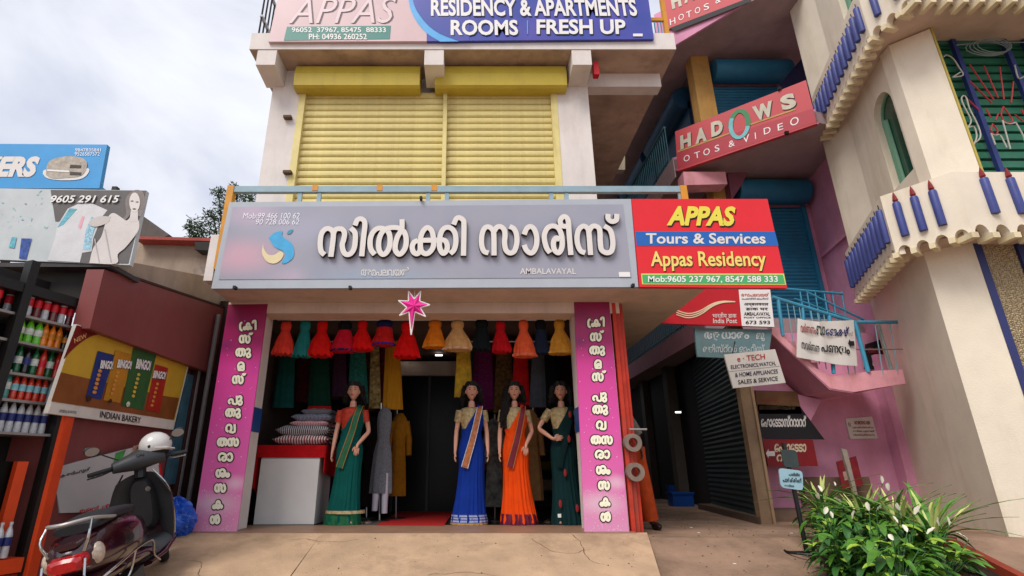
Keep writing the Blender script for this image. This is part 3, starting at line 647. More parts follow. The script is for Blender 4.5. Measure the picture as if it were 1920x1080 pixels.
# interior: glass partition, shelves of folded cloth, small lamps
glassm = mat('dark_glass', '#060708', .3, .05, 3, 0, spec=.15)
pg = PY(9.2)
gp_ = thing('glass_partition', 'dark glass partition with grey frame deep inside the shop', 'partition', (-.6, 9.2, .02))
a = hit(745, 700, pg).x; b = hit(868, 700, pg).x
M().box(a, b, 9.2, 9.22, .02, 2.2).build('pane', glassm, gp_)
for x in (a, (a + b) / 2, b): M().box(x - .02, x + .02, 9.16, 9.2, .02, 2.2).build('frame_post', mat('frame_dim', '#2e3033', .5), gp_)
M().box(a - .02, b + .02, 9.14, 9.2, 2.2, 2.45).build('header', concrete, gp_)
sh = thing('cloth_shelf', 'dark wall shelf of folded sarees on the left inside the shop', 'shelf', (-2.2, 10.3, .02))
cols = ['#5a1c1c', '#1c3a5a', '#5a4a1c', '#4a1c4a', '#1c4a3a', '#6a5a4a', '#7a2a1a', '#22223a']
for i in range(7): M().box(-2.9, 1.5, 9.9, 10.4, .3 + i * .34, .32 + i * .34).build('board', mat('shelf_wood', '#3a2c22', .6), sh)
rg = thing('folded_cloth_stacks', 'stacks of folded cloth on the shelf inside the dark shop', 'cloth', (-1, 10.1, .3))
for ci, c in enumerate(cols):
    k = M()
    for i in range(7):
        for j in range(16):
            if (i * 5 + j * 3) % 8 == ci: k.box(-2.85 + j * .27, -2.62 + j * .27, 9.95, 10.3, .321 + i * .34, .42 + i * .34 + random.random() * .15)
    if k.v: k.build('folded_stack', fab('fold' + str(ci), c), rg)['kind'] = 'stuff'
for (x, y) in ((762, 701), (768, 707), (822, 705), (740, 705)):
    p = hit(x, y, PY(8.9)); M().box(p.x - .06, p.x + .06, 8.88, 8.92, 2.5, 2.515).build('ceiling_lamp', mat('lamp_on', (1, .97, .9), emit=3, bump=0), shop)

# table with red cloth, white panel, and cushions
tb = thing('display_table', 'white display table with red cloth beside the left pink banner', 'table', (-2.3, 7.2, .03))
pf = PY(6.93)
M().box(-2.66, -1.93, 6.95, 7.55, .03, .8).build('white_box', mat('white_laminate', '#c9c7c4', .45, .05, 3, .03), tb)
M().box(-2.655, -1.925, 6.93, 6.948, .035, .785).build('front_panel', _mc['white_laminate'], tb)
rc = fab('redcloth', '#a80c14')
k = M(); k.box(-2.72, -1.87, 6.92, 7.6, .802, .95); k.build('red_cloth', rc, tb)
k = M(); k.prism([(-2.725, 6.93, .95), (-2.725, 6.93, .45), (-2.725, 7.25, .3), (-2.725, 7.6, .5), (-2.725, 7.6, .95)], (.012, 0, 0)); k.build('cloth_drop', rc, tb); k = M(); k.prism([(-1.87, 6.93, .95), (-1.87, 6.93, .62), (-1.87, 7.6, .55), (-1.87, 7.6, .95)], (.012, 0, 0)); k.build('cloth_drop', rc, tb)
def stripe_mat(name, c1, c2, sc):
    m = bpy.data.materials.new(name); m.use_nodes = True; t = m.node_tree; b = t.nodes['Principled BSDF']; b.inputs['Roughness'].default_value = .8
    co = t.nodes.new('ShaderNodeTexCoord'); wv = t.nodes.new('ShaderNodeTexWave'); wv.inputs['Scale'].default_value = sc; wv.inputs['Distortion'].default_value = 1.5; wv.inputs['Detail'].default_value = 1
    t.links.new(co.outputs['Object'], wv.inputs['Vector']); r = t.nodes.new('ShaderNodeValToRGB'); r.color_ramp.interpolation = 'CONSTANT'; r.color_ramp.elements[1].position = .5
    r.color_ramp.elements[0].color = lin(c1) + [1]; r.color_ramp.elements[1].color = lin(c2) + [1]
    t.links.new(wv.outputs['Color'], r.inputs[0]); t.links.new(r.outputs[0], b.inputs['Base Color']); return m
cush = [(-2.22, .955, .36, .075, '#d8d0cc', '#8a1a30', 'pink and white striped flat cushion at the bottom of the pile'),
        (-2.2, 1.065, .35, .085, '#b8b8bc', '#26282e', 'black and white striped cushion second from the bottom of the pile'),
        (-2.13, 1.185, .25, .045, '#c05060', '#d8ccd0', 'thin pink patterned cushion in the middle of the pile'),
        (-2.1, 1.25, .27, .06, '#2a3350', '#9aa0b0', 'dark blue and silver shiny cushion near the top of the pile'),
        (-2.05, 1.33, .2, .05, '#30363f', '#8a8f98', 'small dark patterned cushion on top of the pile')]
for i, (x, z, r, h, c1, c2, lb) in enumerate(cush):
    k = M(); n = 20; 
    for ii in range(n + 1):
        for jj in range(n + 1):
            pass
    vs = []; 
    for sgn in (1, -1):
        for ii in range(n + 1):
            for jj in range(n + 1):
                u = ii / n * 2 - 1; v = jj / n * 2 - 1
                hh = h * ((1 - u ** 4) * (1 - v ** 4)) ** .5
                pin = 1 - .12 * (abs(u * v) ** 0) * (1 - max(abs(u), abs(v)) ) 
                wob = .006 * math.sin(9 * u + i) * math.cos(8 * v)
                vs.append(V((x + u * r * (1 - .07 * (1 - abs(v) ** 2)), 7.25 + v * .26 * (1 - .07 * (1 - abs(u) ** 2)), z + h * .9 + sgn * hh * .95 + wob)))
    m2 = (n + 1) ** 2
    fs = [(i_ * (n + 1) + j, (i_ + 1) * (n + 1) + j, (i_ + 1) * (n + 1) + j + 1, i_ * (n + 1) + j + 1) for i_ in range(n) for j in range(n)]
    fs += [tuple(m2 + q for q in reversed(f)) for f in fs]
    o = k.add(vs, fs).build('cushion', stripe_mat('cushion_cloth%d' % i, c1, c2, 9 + i * 3), None, smooth=True, label=lb, category='cushion', group='cushions piled on the red cloth')
# red mat
p0 = hit(705, 987, PZ(.02)); p1 = hit(832, 988, PZ(.02)); p2 = hit(850, 960, PZ(.02)); p3 = hit(748, 960, PZ(.02))
M().prism([p0 + V((0, 0, .012)), p1 + V((0, 0, .012)), p2 + V((0, 0, .012)), p3 + V((0, 0, .012))], (0, 0, -.011)).build('door_mat', mat('red_carpet', '#a81510', .95, .15, 20, .5), None, label='red carpet mat on the floor at the shop entrance', category='mat', kind='thing')
for (a_, b_, lb) in (((672, 988), (735, 975), 'flat grey door mat under the grey dress'),):
    p = hit(705, 983, PZ(.02)); M().box(p.x - .28, p.x + .2, 6.95, 7.5, .021, .03).build('floor_mat', mat('grey_mat', '#4a4540', .9), None, label=lb, category='mat')
# ------------------------------------------------------------------ FIGURES
def skin_mesh(joints, edges, sub=1):
    """joints: name -> (co, r); one continuous surface grown along the edges"""
    import bmesh
    me = bpy.data.meshes.new('sk'); names = list(joints); 
    me.from_pydata([joints[n][0] for n in names], [(names.index(a), names.index(b)) for a, b in edges], [])
    o = bpy.data.objects.new('sk', me); S.collection.objects.link(o)
    md = o.modifiers.new('s', 'SKIN'); md.use_smooth_shade = True
    if not me.skin_vertices: 
        bm = bmesh.new(); bm.from_mesh(me); bm.verts.layers.skin.verify(); bm.to_mesh(me); bm.free()
    for i, n in enumerate(names):
        r = joints[n][1]; me.skin_vertices[0].data[i].radius = (r, r) if not isinstance(r, tuple) else r
        me.skin_vertices[0].data[i].use_root = (i == 0)
    if sub: o.modifiers.new('u', 'SUBSURF').levels = sub; o.modifiers['u'].render_levels = sub
    dg = bpy.context.evaluated_depsgraph_get(); ev = o.evaluated_get(dg); m2 = bpy.data.meshes.new_from_object(ev)
    k = M(); k.add([v.co.copy() for v in m2.vertices], [tuple(p.vertices) for p in m2.polygons])
    bpy.data.objects.remove(o); bpy.data.meshes.remove(m2); return k
def head(k, c, yaw=0, s=1.0):
    Rz = Matrix.Rotation(yaw, 3, 'Z'); n, m = 28, 20; vs = []
    for i in range(m + 1):
        p = math.pi * i / m; z = math.cos(p)
        for j in range(n):
            a = 2 * math.pi * j / n; x = math.sin(p) * math.cos(a); y = math.sin(p) * math.sin(a)
            fr = max(0, -y)
            wx = .075 * (1 - .28 * max(0, -z)) ; wy = .092; r = V((x * wx, y * wy, z * .115))
            if z < -.35: r.x *= 1 - .35 * (-z - .35)
            cx_ = abs(r.x)
            if fr > .5:
                r.y -= .024 * math.exp(-((r.x / .012) ** 2)) * math.exp(-(((r.z + .012) / .026) ** 2))   # nose
                r.y += .012 * math.exp(-(((cx_ - .031) / .014) ** 2)) * math.exp(-(((r.z - .018) / .014) ** 2)) # eye sockets
                r.y -= .007 * math.exp(-((r.x / .022) ** 2)) * math.exp(-(((r.z + .052) / .012) ** 2))  # lips
                r.y -= .01 * math.exp(-((r.x / .025) ** 2)) * math.exp(-(((r.z + .09) / .018) ** 2))    # chin
            vs.append(V(c) + Rz @ (r * s))
    return k.add(vs, [(i * n + j, (i + 1) * n + j, (i + 1) * n + (j + 1) % n, i * n + (j + 1) % n) for i in range(m) for j in range(n)])
def face_parts(par, c, yaw, s, lips):
    Rz = Matrix.Rotation(yaw, 3, 'Z'); C_ = V(c)
    for sx in (-1, 1):
        M().ball(C_ + Rz @ V((sx * .03, -.076, .018)) * s, (.0125 * s, .008 * s, .0065 * s), 8, 5).build('eye', mat('eye_dark', '#17110f', .3), par)
        M().tube([C_ + Rz @ V((sx * .015, -.086, .036)) * s, C_ + Rz @ V((sx * .03, -.085, .042)) * s, C_ + Rz @ V((sx * .045, -.073, .036)) * s], .0028, 5).build('eyebrow', mat('hair_black', '#120e0d', .6, .3, 40, .5), par)
        M().ball(C_ + Rz @ V((sx * .076, .0, -.005)) * s, (.008, .014, .024), 6, 5).build('ear', mat('mannequin_skin', '#cf9880', .45, .05), par)
    M().ball(C_ + Rz @ V((0, -.094, -.052)) * s, (.02 * s, .008 * s, .008 * s), 8, 5).build('lips', mat('lipstick', lips, .4), par)
def arm(J, E, sx, pts, palm_dir=(0, 0, -1)):
    """adds shoulder-elbow-wrist-palm and five fingers; pts: shoulder, elbow, wrist"""
    t = 'l' if sx < 0 else 'r'; sh_, el, wr = [V(p) for p in pts]; d = V(palm_dir).normalized()
    J['sh' + t] = (sh_, .04); J['el' + t] = (el, .03); J['fa' + t] = ((el * .6 + wr * .4), .031); J['wr' + t] = (wr, .02); J['pa' + t] = (wr + d * .05, (.03, .017))
    E += [('chest', 'sh' + t), ('sh' + t, 'el' + t), ('el' + t, 'fa' + t), ('fa' + t, 'wr' + t), ('wr' + t, 'pa' + t)]
def fingers(k, wr, d, side, nrm):
    """five separate tapering finger chains rooted in the palm"""
    wr = V(wr); d = V(d).normalized(); side = V(side).normalized(); nrm = V(nrm).normalized(); pb_ = wr + d * .06
    for i, ln in enumerate((.062, .072, .068, .052)):
        o = pb_ + side * (-.024 + i * .016); k.tube([o - d * .02, o + d * ln * .45, o + d * ln * .8 + nrm * .008, o + d * ln + nrm * .018], [.0085, .0078, .007, .0045], 7)
    o = wr + d * .025 - side * .022; k.tube([o, o - side * .022 + d * .02 + nrm * .008, o - side * .028 + d * .05 + nrm * .014], [.011, .009, .006], 7)
def mannequin(px, label, pose, sari, border, blouse, pallu, yaw=0, lips='#9a2030', long_hair=0, sc=1.0, sari_tex=None, top_y=718, feet=None, hair_w=1.0, pleat=1.0):
    Y0 = 7.0; b = hit(px, 984, PY(Y0)); base = V((b.x, Y0, .02))
    root = thing('mannequin', label, 'mannequin', base, group='sari mannequins at the shop entrance')
    O = lambda x, y, z: base + V((x * sc, y * sc, z * sc))
    sk = mat('mannequin_skin', '#cf9880', .45, .05)
    J = {'pelvis': (O(0, 0, .92), .11), 'waist': (O(0, 0, 1.05), .08), 'chest': (O(0, 0, 1.24), (.105, .085)), 'nb': (O(0, 0, 1.40), .05), 'nt': (O(0, -.01, 1.5), .042)}
    E_ = [('pelvis', 'waist'), ('waist', 'chest'), ('chest', 'nb'), ('nb', 'nt')]
    for sx, t in ((-1, 'L'), (1, 'R')):
        J['hip' + t] = (O(sx * .08, 0, .86), .085); J['kn' + t] = (O(sx * .08, -.02, .48), .055); J['an' + t] = (O(sx * .08, .02, .08), .032); J['to' + t] = (O(sx * .1, -.14, .03), .025)
        E_ += [('pelvis', 'hip' + t), ('hip' + t, 'kn' + t), ('kn' + t, 'an' + t), ('an' + t, 'to' + t)]
    fl = []
    for sx in (-1, 1):
        p = pose[0 if sx < 0 else 1]
        if p == 'down': pts = [O(sx * .15, 0, 1.365), O(sx * .195, .02, 1.1), O(sx * .205, -.06, .86)]; d = V((sx * .05, -.1, -1)); side = V((0, 1, 0)); nr = V((-sx, 0, 0))
        elif p == 'thigh': pts = [O(sx * .165, 0, 1.36), O(sx * .22, .03, 1.1), O(sx * .12, -.15, .93)]; d = V((-sx * .05, -.15, -1)); side = V((sx, .2, 0)); nr = V((0, 1, 0))
        elif p == 'hip': pts = [O(sx * .165, 0, 1.36), O(sx * .31, .0, 1.14), O(sx * .15, -.16, 1.0)]; d = V((-sx, -.1, .15)); side = V((0, .1, -1)); nr = V((0, .8, -.3))
        arm(J, E_, sx, pts, d); fl.append((pts[2], d, side, nr))
    k = skin_mesh(J, E_, 1)
    for f in fl: fingers(k, *f)
    hc = O(0, -.015, 1.605); head(k, hc, yaw, sc); body = k.build('body', sk, root, smooth=True)
    face_parts(root, hc, yaw, sc, lips)
    # hair
    hm = mat('hair_black', '#120e0d', .6, .3, 40, .5); k = M(); rnd = random.Random(px)
    k.ball(hc + V((0, .035, .03)) * sc, (.09 * hair_w, .084, .104), 16, 10)
    for i in range(150):
        a = rnd.uniform(-.15, math.pi + .15); r0 = .07 + .03 * rnd.random(); x = math.cos(a) * r0 * 1.15 * hair_w; y = math.sin(a) * r0 + .01
        z = .085 - .05 * rnd.random(); ln = rnd.uniform(.12, .22); pts = []
        for q in range(7):
            f = q / 6; pts.append(hc + V((x * (1 + .35 * f) + .014 * math.sin(q * 2.1 + i), y + .03 * f + .012 * math.cos(q * 2.3 + i), z - ln * f)) * sc)
        k.tube(pts, [.014, .016, .016, .015, .013, .01, .005], 5)
    for i in range(40):
        a = rnd.uniform(0, 2 * math.pi); k.tube([hc + V((0, .0, .12)), hc + V((math.cos(a) * .06, math.sin(a) * .06 - .01, .118 - .0)), hc + V((math.cos(a) * .088 * hair_w, math.sin(a) * .08 + .01, .07))], [.008, .016, .012], 5)
    if long_hair:
        for i in range(70):
            x = -.09 - rnd.random() * .07; ln = rnd.uniform(.3, .45)
            k.tube([hc + V((x * (.7 + .5 * q / 6) + .012 * math.sin(q * 2 + i), -.03 - .05 * math.sin(q / 6 * 3) * rnd.random() , -.02 - ln * q / 6)) for q in range(7)], [.01, .014, .015, .014, .012, .01, .005], 5)
    k.build('hair', hm, root, smooth=True)
    # blouse
    k = M(); el = lambda A, t: 1 + .0
    k.lathe(base, [(.112 * sc, 1.09 * sc), (.135 * sc, 1.2 * sc), (.148 * sc, 1.27 * sc), (.148 * sc, 1.33 * sc), (.14 * sc, 1.38 * sc), (.09 * sc, 1.402 * sc)], 26, .76, None, cap=False)
    for sx in (-1, 1):
        p = pose[0 if sx < 0 else 1]; e2 = O(sx * .31, 0, 1.14) if p == 'hip' else O(sx * .195, .02, 1.1); s2 = O(sx * .15, 0, 1.365)
        k.tube([s2, s2.lerp(e2, .25), s2.lerp(e2, .55)], [.052, .055, .052], 12)
    k.build('blouse', blouse, root, smooth=True)
    # skirt of the sari
    f1 = 11
    def rip(A, t):
        fr = max(0, math.cos(A + math.pi / 2 - .15)) ** 2
        return 1 + (.06 * math.sin(f1 * 2 * A + 2.2 * t) * fr * (1 - t * .8) + .03 * math.sin(f1 * A + 1.3 + 5 * t + px) * (1 - t * .7) + .012 * math.sin(29 * A - 9 * t)) * pleat
    lean = .03 * math.sin(px); prof = [(.222, .015, lean, 0), (.216, .08, lean, 0), (.205, .14, lean, 0), (.182, .3, lean * .6, 0), (.165, .5, lean * .3, 0), (.158, .65), (.166, .78), (.165, .88), (.142, .98), (.12, 1.06)]
    k = M(); k.lathe(base, [(q[0] * sc, q[1] * sc) + tuple(q[2:]) for q in prof], 84, .74, rip); sk_o = k.build('sari_skirt', sari, root, smooth=True)
    if border:
        k = M(); hb = [(r * sc + .004, z * sc, lean, 0) for r, z in ((.2225, .012), (.2175, .07), (.2075, .13))]
        k.lathe(base, hb, 84, .742, rip, cap=False); k.build('sari_border', border, root, smooth=True)
    # torso wrap rising to the viewer-right shoulder
    n, m = 48, 12; vs = []
    for i in range(m + 1):
        for j in range(n):
            A = 2 * math.pi * j / n; cx_ = math.cos(A); zt = 1.13 + .30 * max(0, min(1, (cx_ + .55) / 1.2)) ** 1.1; z = .98 + (zt - .98) * i / m
            r = .136 + .026 * math.exp(-((z - 1.26) / .09) ** 2) - .014 * math.exp(-((z - 1.08) / .06) ** 2) + .0035 * math.sin(70 * z + A * 7 + px)
            if z > 1.36: r *= 1 - (z - 1.36) * 2.2
            vs.append(O(cx_ * r * 1.02, math.sin(A) * r * .8, z))
    M().add(vs, [(i * n + j, i * n + (j + 1) % n, (i + 1) * n + (j + 1) % n, (i + 1) * n + j) for i in range(m) for j in range(n)]).build('sari_wrap', sari, root, smooth=True)
    # pallu band
    if pallu:
        k = M(); P = smoothpts([O(.1, .1, 1.36), O(.11, -.02, 1.42), O(.1, -.11, 1.36), O(.075, -.142, 1.25), O(.04, -.132, 1.1), O(.0, -.145, .95), O(-.045, -.142, .8), O(-.085, -.138, .66)], 4)
        wd = .03 * sc; vs = []
        for i, p in enumerate(P):
            t = (P[min(i + 1, len(P) - 1)] - P[max(i - 1, 0)]).normalized(); s_ = t.cross(V((0, -1, 0)) if i > 6 else V((0, -.3, 1))).normalized()
            w2 = wd * (1 + .35 * i / len(P)); vs += [p - s_ * w2, p + V((0, -.007, 0)), p + s_ * w2]
        fs = []
        for i in range(len(P) - 1): fs += [(3*i, 3*i+1, 3*i+4, 3*i+3), (3*i+1, 3*i+2, 3*i+5, 3*i+4)]
        k.add(vs, fs); o = k.build('pallu', pallu[0], root, smooth=True)
        if len(pallu) > 1:
            k = M(); 
            for sgn in (-1, 1):
                k.tube([V(vs[3 * i + (0 if sgn < 0 else 2)]) + V((0, -.004, 0)) for i in range(len(P))], .005, 5)
            k.build('pallu_edging', pallu[1], root)
    return root, O
def band_mat(name, base, c2, c3, lo, hi):
    return print_mat(name, base, axis='Z', stops=(lo, hi, [(0, c3), (.22, c3), (.26, base), (.34, c2), (.5, base), (.58, c2), (.7, base), (.78, c2), (.9, base), (1, base)]), rough=.6)
gold = mat('gold_print', '#a8946a', .5, .5, 25, .3); redb = mat('red_blouse', '#b0341f', .6, .4, 30, .3)
r, O = mannequin(646, 'mannequin in a dark green sari and red blouse beside the white table', ('down', 'thigh'), fab('green_sari', '#06504a', scale=5, var=.15), mat('green_border', '#0b5a35', .6, .2, 12), redb, (mat('green_pallu', '#1a5c3a', .6, .25, 20), mat('zari', '#a5763a', .4)), lips='#a02535')
k = M(); k.lathe(WO[r.name], [(.242, .135), (.238, .17)], 84, .742, None, cap=False); k.build('zari_stripe', gold, r)
r, O = mannequin(884, 'mannequin in a royal blue sari with orange gold sash beside the red mat', ('down', 'down'), fab('blue_sari', '#0d2f86', scale=5, var=.15), band_mat('blue_border', '#142a7c', '#a9b2cf', '#a8814a', 0, .14), gold, (mat('orange_sash', '#a8643a', .55, .35, 25), mat('silver_edging', '#c5c8d4', .4, .4, 60)), yaw=.1)
r, O = mannequin(970, 'mannequin in a bright orange sari with maroon border and long dark hair', ('down', 'thigh'), fab('orange_sari', '#e2480a', scale=5, var=.12), mat('maroon_border', '#5c0c2c', .6, .2, 10), gold, (mat('maroon_sash', '#6e1228', .6, .25, 15), mat('zari', '#a5763a', .4)), long_hair=1, yaw=-.05, pleat=1.6)
r, O = mannequin(1064, 'mannequin in a black green sari with one hand on the hip by the right pillar', ('hip', 'down'), fab('dark_sari', '#0c2a2c', scale=5, var=.15), None, gold, (fab('dark_pallu', '#0b2426'),), yaw=-.25)
for (x, z) in ((.08, 1.3), (.05, 1.0), (-.02, .6), (-.1, .25), (.1, .2)):
    k = M(); k.ball(O(x, -.165 if z > .5 else -.175, z), (.02, .006, .045), 8, 6); k.build('red_motif', mat('motif_red', '#8a1c20', .7), r)
M().box(O(-.14, -.18, .12).x, O(-.1, 0, 0).x, O(0, -.19, 0).y, O(0, -.185, 0).y, .12, .16).build('price_tag', white_p, r)
# dress forms standing behind the mannequins
def form_dress(px, y0, y1, wt, wh, cname, col, label, Y=7.45, sleeves=True, legs=None, **kw):
    pl = PY(Y); a = hit(px, y0, pl); b = hit(px, y1, pl); s = mpp(px, y1, Y); H = a.z - b.z
    t = thing('displayed_dress', label, 'dress', (b.x, Y, .02)); m1 = fab(cname, col, **kw)
    ph = px; rip = lambda A, tt: 1 + .08 * math.sin(7 * A + ph) * (1 - tt)
    k = M(); k.lathe(b, [(wh * s, 0), (wh * s * .95, H * .2), (wh * s * .82, H * .45), (wt * s * .8, H * .62), (wt * s * .98, H * .82), (wt * s * .9, H * .93), (wt * s * .4, H)], 32, .55, rip)
    if sleeves:
        for sx in (-1, 1): k.tube([b + V((sx * wt * s * .8, 0, H * .9)), b + V((sx * wt * s * 1.25, .02, H * .68)), b + V((sx * wt * s * 1.35, -.03, H * .48))], [.05, .045, .04], 10)
    k.build('dress_body', m1, t, smooth=True)
    M().tube([V((b.x, Y, .03)), a + V((0, 0, .06))], .012, 6).build('stand_pole', steel, t); M().lathe((b.x, Y, .02), [(.14, 0), (.13, .02)], 16).build('stand_base', black_metal, t)
    if legs:
        z1 = b.z + .25; z0 = hit(px, legs, pl).z
        for sx, dz in ((-1, .03), (1, 0)): k = M(); k.tube([(b.x + sx * .055, Y - .02, z1), (b.x + sx * .06, Y - .03, (z1 + z0) / 2), (b.x + sx * .065, Y - .03, z0 + dz)], [.05, .045, .038], 12); k.build('trouser_leg', mat('white_cotton', '#b9b4bf', .8, .05), t, smooth=True)
    return t
form_dress(714, 764, 925, 15, 21, 'check', '#6a6c72', 'grey checked dress over white trousers on a stand left of the doorway', legs=962, sleeves=False, var=.35, scale=60)
form_dress(744, 775, 930, 15, 16, 'mustard2', '#8a5a10', 'mustard long kurta on a stand behind the grey checked dress', Y=7.8)
form_dress(928, 785, 950, 14, 17, 'camo', '#5a5d58', 'grey and black blotched dress on a stand between the blue and orange saris', Y=7.5, var=.85, scale=9)
form_dress(1000, 768, 938, 15, 19, 'tan', '#8a633c', 'tan long kurta on a stand right of the orange sari mannequin', Y=7.5)
form_dress(688, 780, 950, 14, 20, 'darkprint', '#17120f', 'black printed dress on a stand behind the green sari mannequin', Y=7.9)
def slippers(px, py, label, col):
    p = hit(px, py, PZ(.03)); t = thing('sandals', label, 'sandals', (p.x, p.y, .03), group='sandals by the mannequins feet')
    for sx in (-1, 1):
        k = M(); k.lathe((p.x + sx * .05, p.y, .03), [(.045, 0), (.045, .012)], 14, 2.3); k.build('sole', mat('sandal_' + col[1:], col, .7), t)
        M().tube([(p.x + sx * .05 - .04, p.y - .02, .045), (p.x + sx * .05, p.y - .06, .07), (p.x + sx * .05 + .04, p.y - .02, .045)], .006, 5).build('strap', mat('sandal_strap', '#2a1f1a', .6), t)
slippers(683, 980, 'pale sandals on the floor right of the green sari mannequin', '#9a8a7c')
slippers(997, 978, 'brown sandals on the floor right of the orange sari mannequin', '#6a4a3a')
slippers(1034, 980, 'dark sandals on the floor left of the black green sari mannequin', '#4a3a32')
# ------------------------------------------------------------------ LEFT BUILDING (bakery)
bk = thing('bakery_building', 'maroon walled bakery building with plastered gable left of the shop', 'building', (-3.7, 5.6, -.6))
PW = PX(-3.5)
M().box(-3.9, -3.5, 4.62, 6.95, -.62, 1.86).build('side_wall', maroon, bk)
M().prism([(-3.34, 4.45, 1.82), (-3.34, 6.9, 1.82), (-3.34, 6.9, 2.72), (-3.34, 4.45, 2.37)], (-.157, 0, 0)).build('shutter_casing', maroon, bk)
k = M(); k.prism([(-3.33, 4.6, 2.395), (-3.33, 6.95, 2.73), (-3.33, 6.95, 2.75), (-3.33, 4.6, 2.42)], (-.2, 0, 0)); k.build('casing_cap', maroon_dk, bk)
M().box(-3.5, -3.42, 6.5, 6.9, -.2, 1.84).build('recess_shade_box', maroon_dk, bk)  # raised box; the shade of a recess is put into its dark colour
M().box(-3.485, -3.44, 6.3, 6.48, .5, 1.75).build('blue_post', mat('weathered_blue', '#3b5f70', .7, .3, 6, .2), bk)
plaster = mat('old_plaster', '#a08e7d', .9, .12, 4, .5, dirt=.6, dirtcol=(.16, .13, .11))
M().box(-5.2, -3.42, 7.1, 7.4, 2.2, 3.82).build('gable_wall', plaster, bk)
M().prism([(-3.42, 4.9, 2.44), (-3.42, 7.1, 2.75), (-3.42, 7.1, 3.2), (-3.42, 4.9, 2.62)], (-.5, 0, 0)).build('gable_side', plaster, bk)
pg_ = PY(6.9)
board(bk, 'roof_edge', [(252, 448), (403, 452), (400, 446), (256, 443)], pg_, .5, mat('red_roof', '#9a4038', .7, .2, 5))
board(bk, 'dark_eave', [(365, 453), (400, 453), (398, 470), (366, 468)], pg_, .3, mat('shade_wood', '#2e2a28', .8))
k = M(); q = off(PY(9.5), 0); k.prism([hit(175, 352, q), hit(185, 346, q), hit(318, 440, q), hit(300, 447, q), hit(180, 447, q)], (0, .3, 0)); k.build('rear_roof', mat('grey_roof', '#57504c', .8, .2), bk)
k = M(); q = PY(6.7); 
k.tube([hit(371, 505, q), hit(378, 520, q), hit(392, 526, q)], .07, 8); k.build('gutter_bend', concrete, bk)
for (x0, y0, x1, y1) in ((393, 575, 335, 945), (410, 590, 352, 940)):
    Y = 6.55; a = hit(x0, y0, PY(Y)); M().tube([(a.x, Y, a.z), (a.x, Y, -.1)], .028, 8).build('drain_pipe', mat('grey_pvc', '#6f6a6b', .6, .15, 6, .1), bk)
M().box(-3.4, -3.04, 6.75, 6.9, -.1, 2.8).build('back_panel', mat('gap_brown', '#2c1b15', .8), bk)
# rack
A0, B0 = (-3.5, 4.58), (-4.0, 3.08); PR = PL(A0, B0); tdir = (V((A0[0], A0[1], 0)) - V((B0[0], B0[1], 0))).normalized(); nr_ = PR[1]
rk = thing('drinks_rack', 'black shelf rack of soft drink bottles at the front of the bakery', 'rack', (-3.7, 3.9, -.6))
def onp(s, z, o=0): return V((A0[0], A0[1], z)) - tdir * s + nr_ * o   # s metres from the far post
def obox(k, s0, s1, z0, z1, o0, o1):
    vs = [onp(s, z, o) for s in (s0, s1) for o in (o0, o1) for z in (z0, z1)]; return k.add(vs, [(0, 1, 3, 2), (4, 6, 7, 5), (0, 4, 5, 1), (2, 3, 7, 6), (0, 2, 6, 4), (1, 5, 7, 3)])
def sof(px, py): p = hit(px, py, PR); return ((V((A0[0], A0[1], 0)) - V((p.x, p.y, 0))).dot(tdir), p.z)
s_post = sof(48, 560)[0]
for s in (0.0, s_post): obox(M(), s - .02, s + .045, -.6, 2.3, -.06, .03).build('rack_post', black_metal, rk)
obox(M(), -.02, 1.6, -.6, 2.3, -.42, -.4).build('rack_back', mat('rack_back_m', '#191413', .6), rk)
obox(M(), -.02, 1.6, 2.02, 2.1, -.4, .02).build('rack_top', black_metal, rk)
shz = []
for (x, y) in ((118, 607), (108, 653), (90, 707), (80, 754), (63, 812)):
    s, z = sof(x, y); shz.append(z); obox(M(), -.02, 1.6, z - .02, z, -.4, .0).build('rack_shelf', mat('shelf_steel', '#8d8a88', .4, .1, 8, .05, metal=.4), rk)
obox(M(), 0.05, .09, -.6, 2.2, .035, .08).build('orange_post', orange_m, bk) if False else None
p = hit(150, 600, PX(-3.48)); M().box(-3.5, -3.44, 4.56, 4.66, -.6, 2.1).build('orange_post', orange_m, bk)
obox(M(), .05, 1.6, -.08, .02, -.1, .06).build('orange_rail', orange_m, bk)
obox(M(), .05, 1.6, -.6, -.09, -.1, .03).build('orange_plinth', mat('dull_orange', '#7d2f16', .6, .15), bk)
obox(M(), .1, 1.6, .03, .72, -.14, -.12).build('window_pane', glassm, bk)
obox(M(), .12, .2, .03, .72, -.11, -.06).build('orange_mullion', orange_m, bk)
_cnt = {}; ORD = ['first', 'second', 'third', 'fourth', 'fifth', 'sixth', 'seventh', 'eighth']
def bottle(s, z, h, liq, lab, cap, label, grp, o=-.08, r=.028):
    if grp: n_ = _cnt.get(label, 0); _cnt[label] = n_ + 1; label = label + ', ' + ORD[n_] + ' from the right'
    c = onp(s, z, o); t = thing('bottle', label, 'bottle', c, group=grp)
    k = M(); k.lathe(c, [(r * .9, 0), (r, h * .03), (r, h * .2), (r * .9, h * .3), (r, h * .45), (r, h * .62), (r * .75, h * .75), (r * .38, h * .87), (r * .36, h * .93)], 12); k.build('bottle_body', liq, t, smooth=True)
    k = M(); k.lathe(c, [(r * 1.03, h * .34), (r * 1.03, h * .58)], 12, cap=False); k.build('label', lab, t, smooth=True)
    k = M(); k.lathe(c, [(r * .42, h * .925), (r * .42, h)], 10); k.build('cap', cap, t)
def bm(n, c, **k): return mat('bottle_' + n, c, .12, .25, 30, 0, spec=.7, **k)
clear = bm('clear', '#b9bcc0'); cola = bm('cola', '#6a1f1c'); grn = bm('green', '#62bd28'); org = bm('orange', '#f08018'); dgr = bm('dgreen', '#0d5c33'); redl = bm('redl', '#d03a22'); teal = bm('teal', '#3d8f86'); drk = bm('dark', '#15131a')
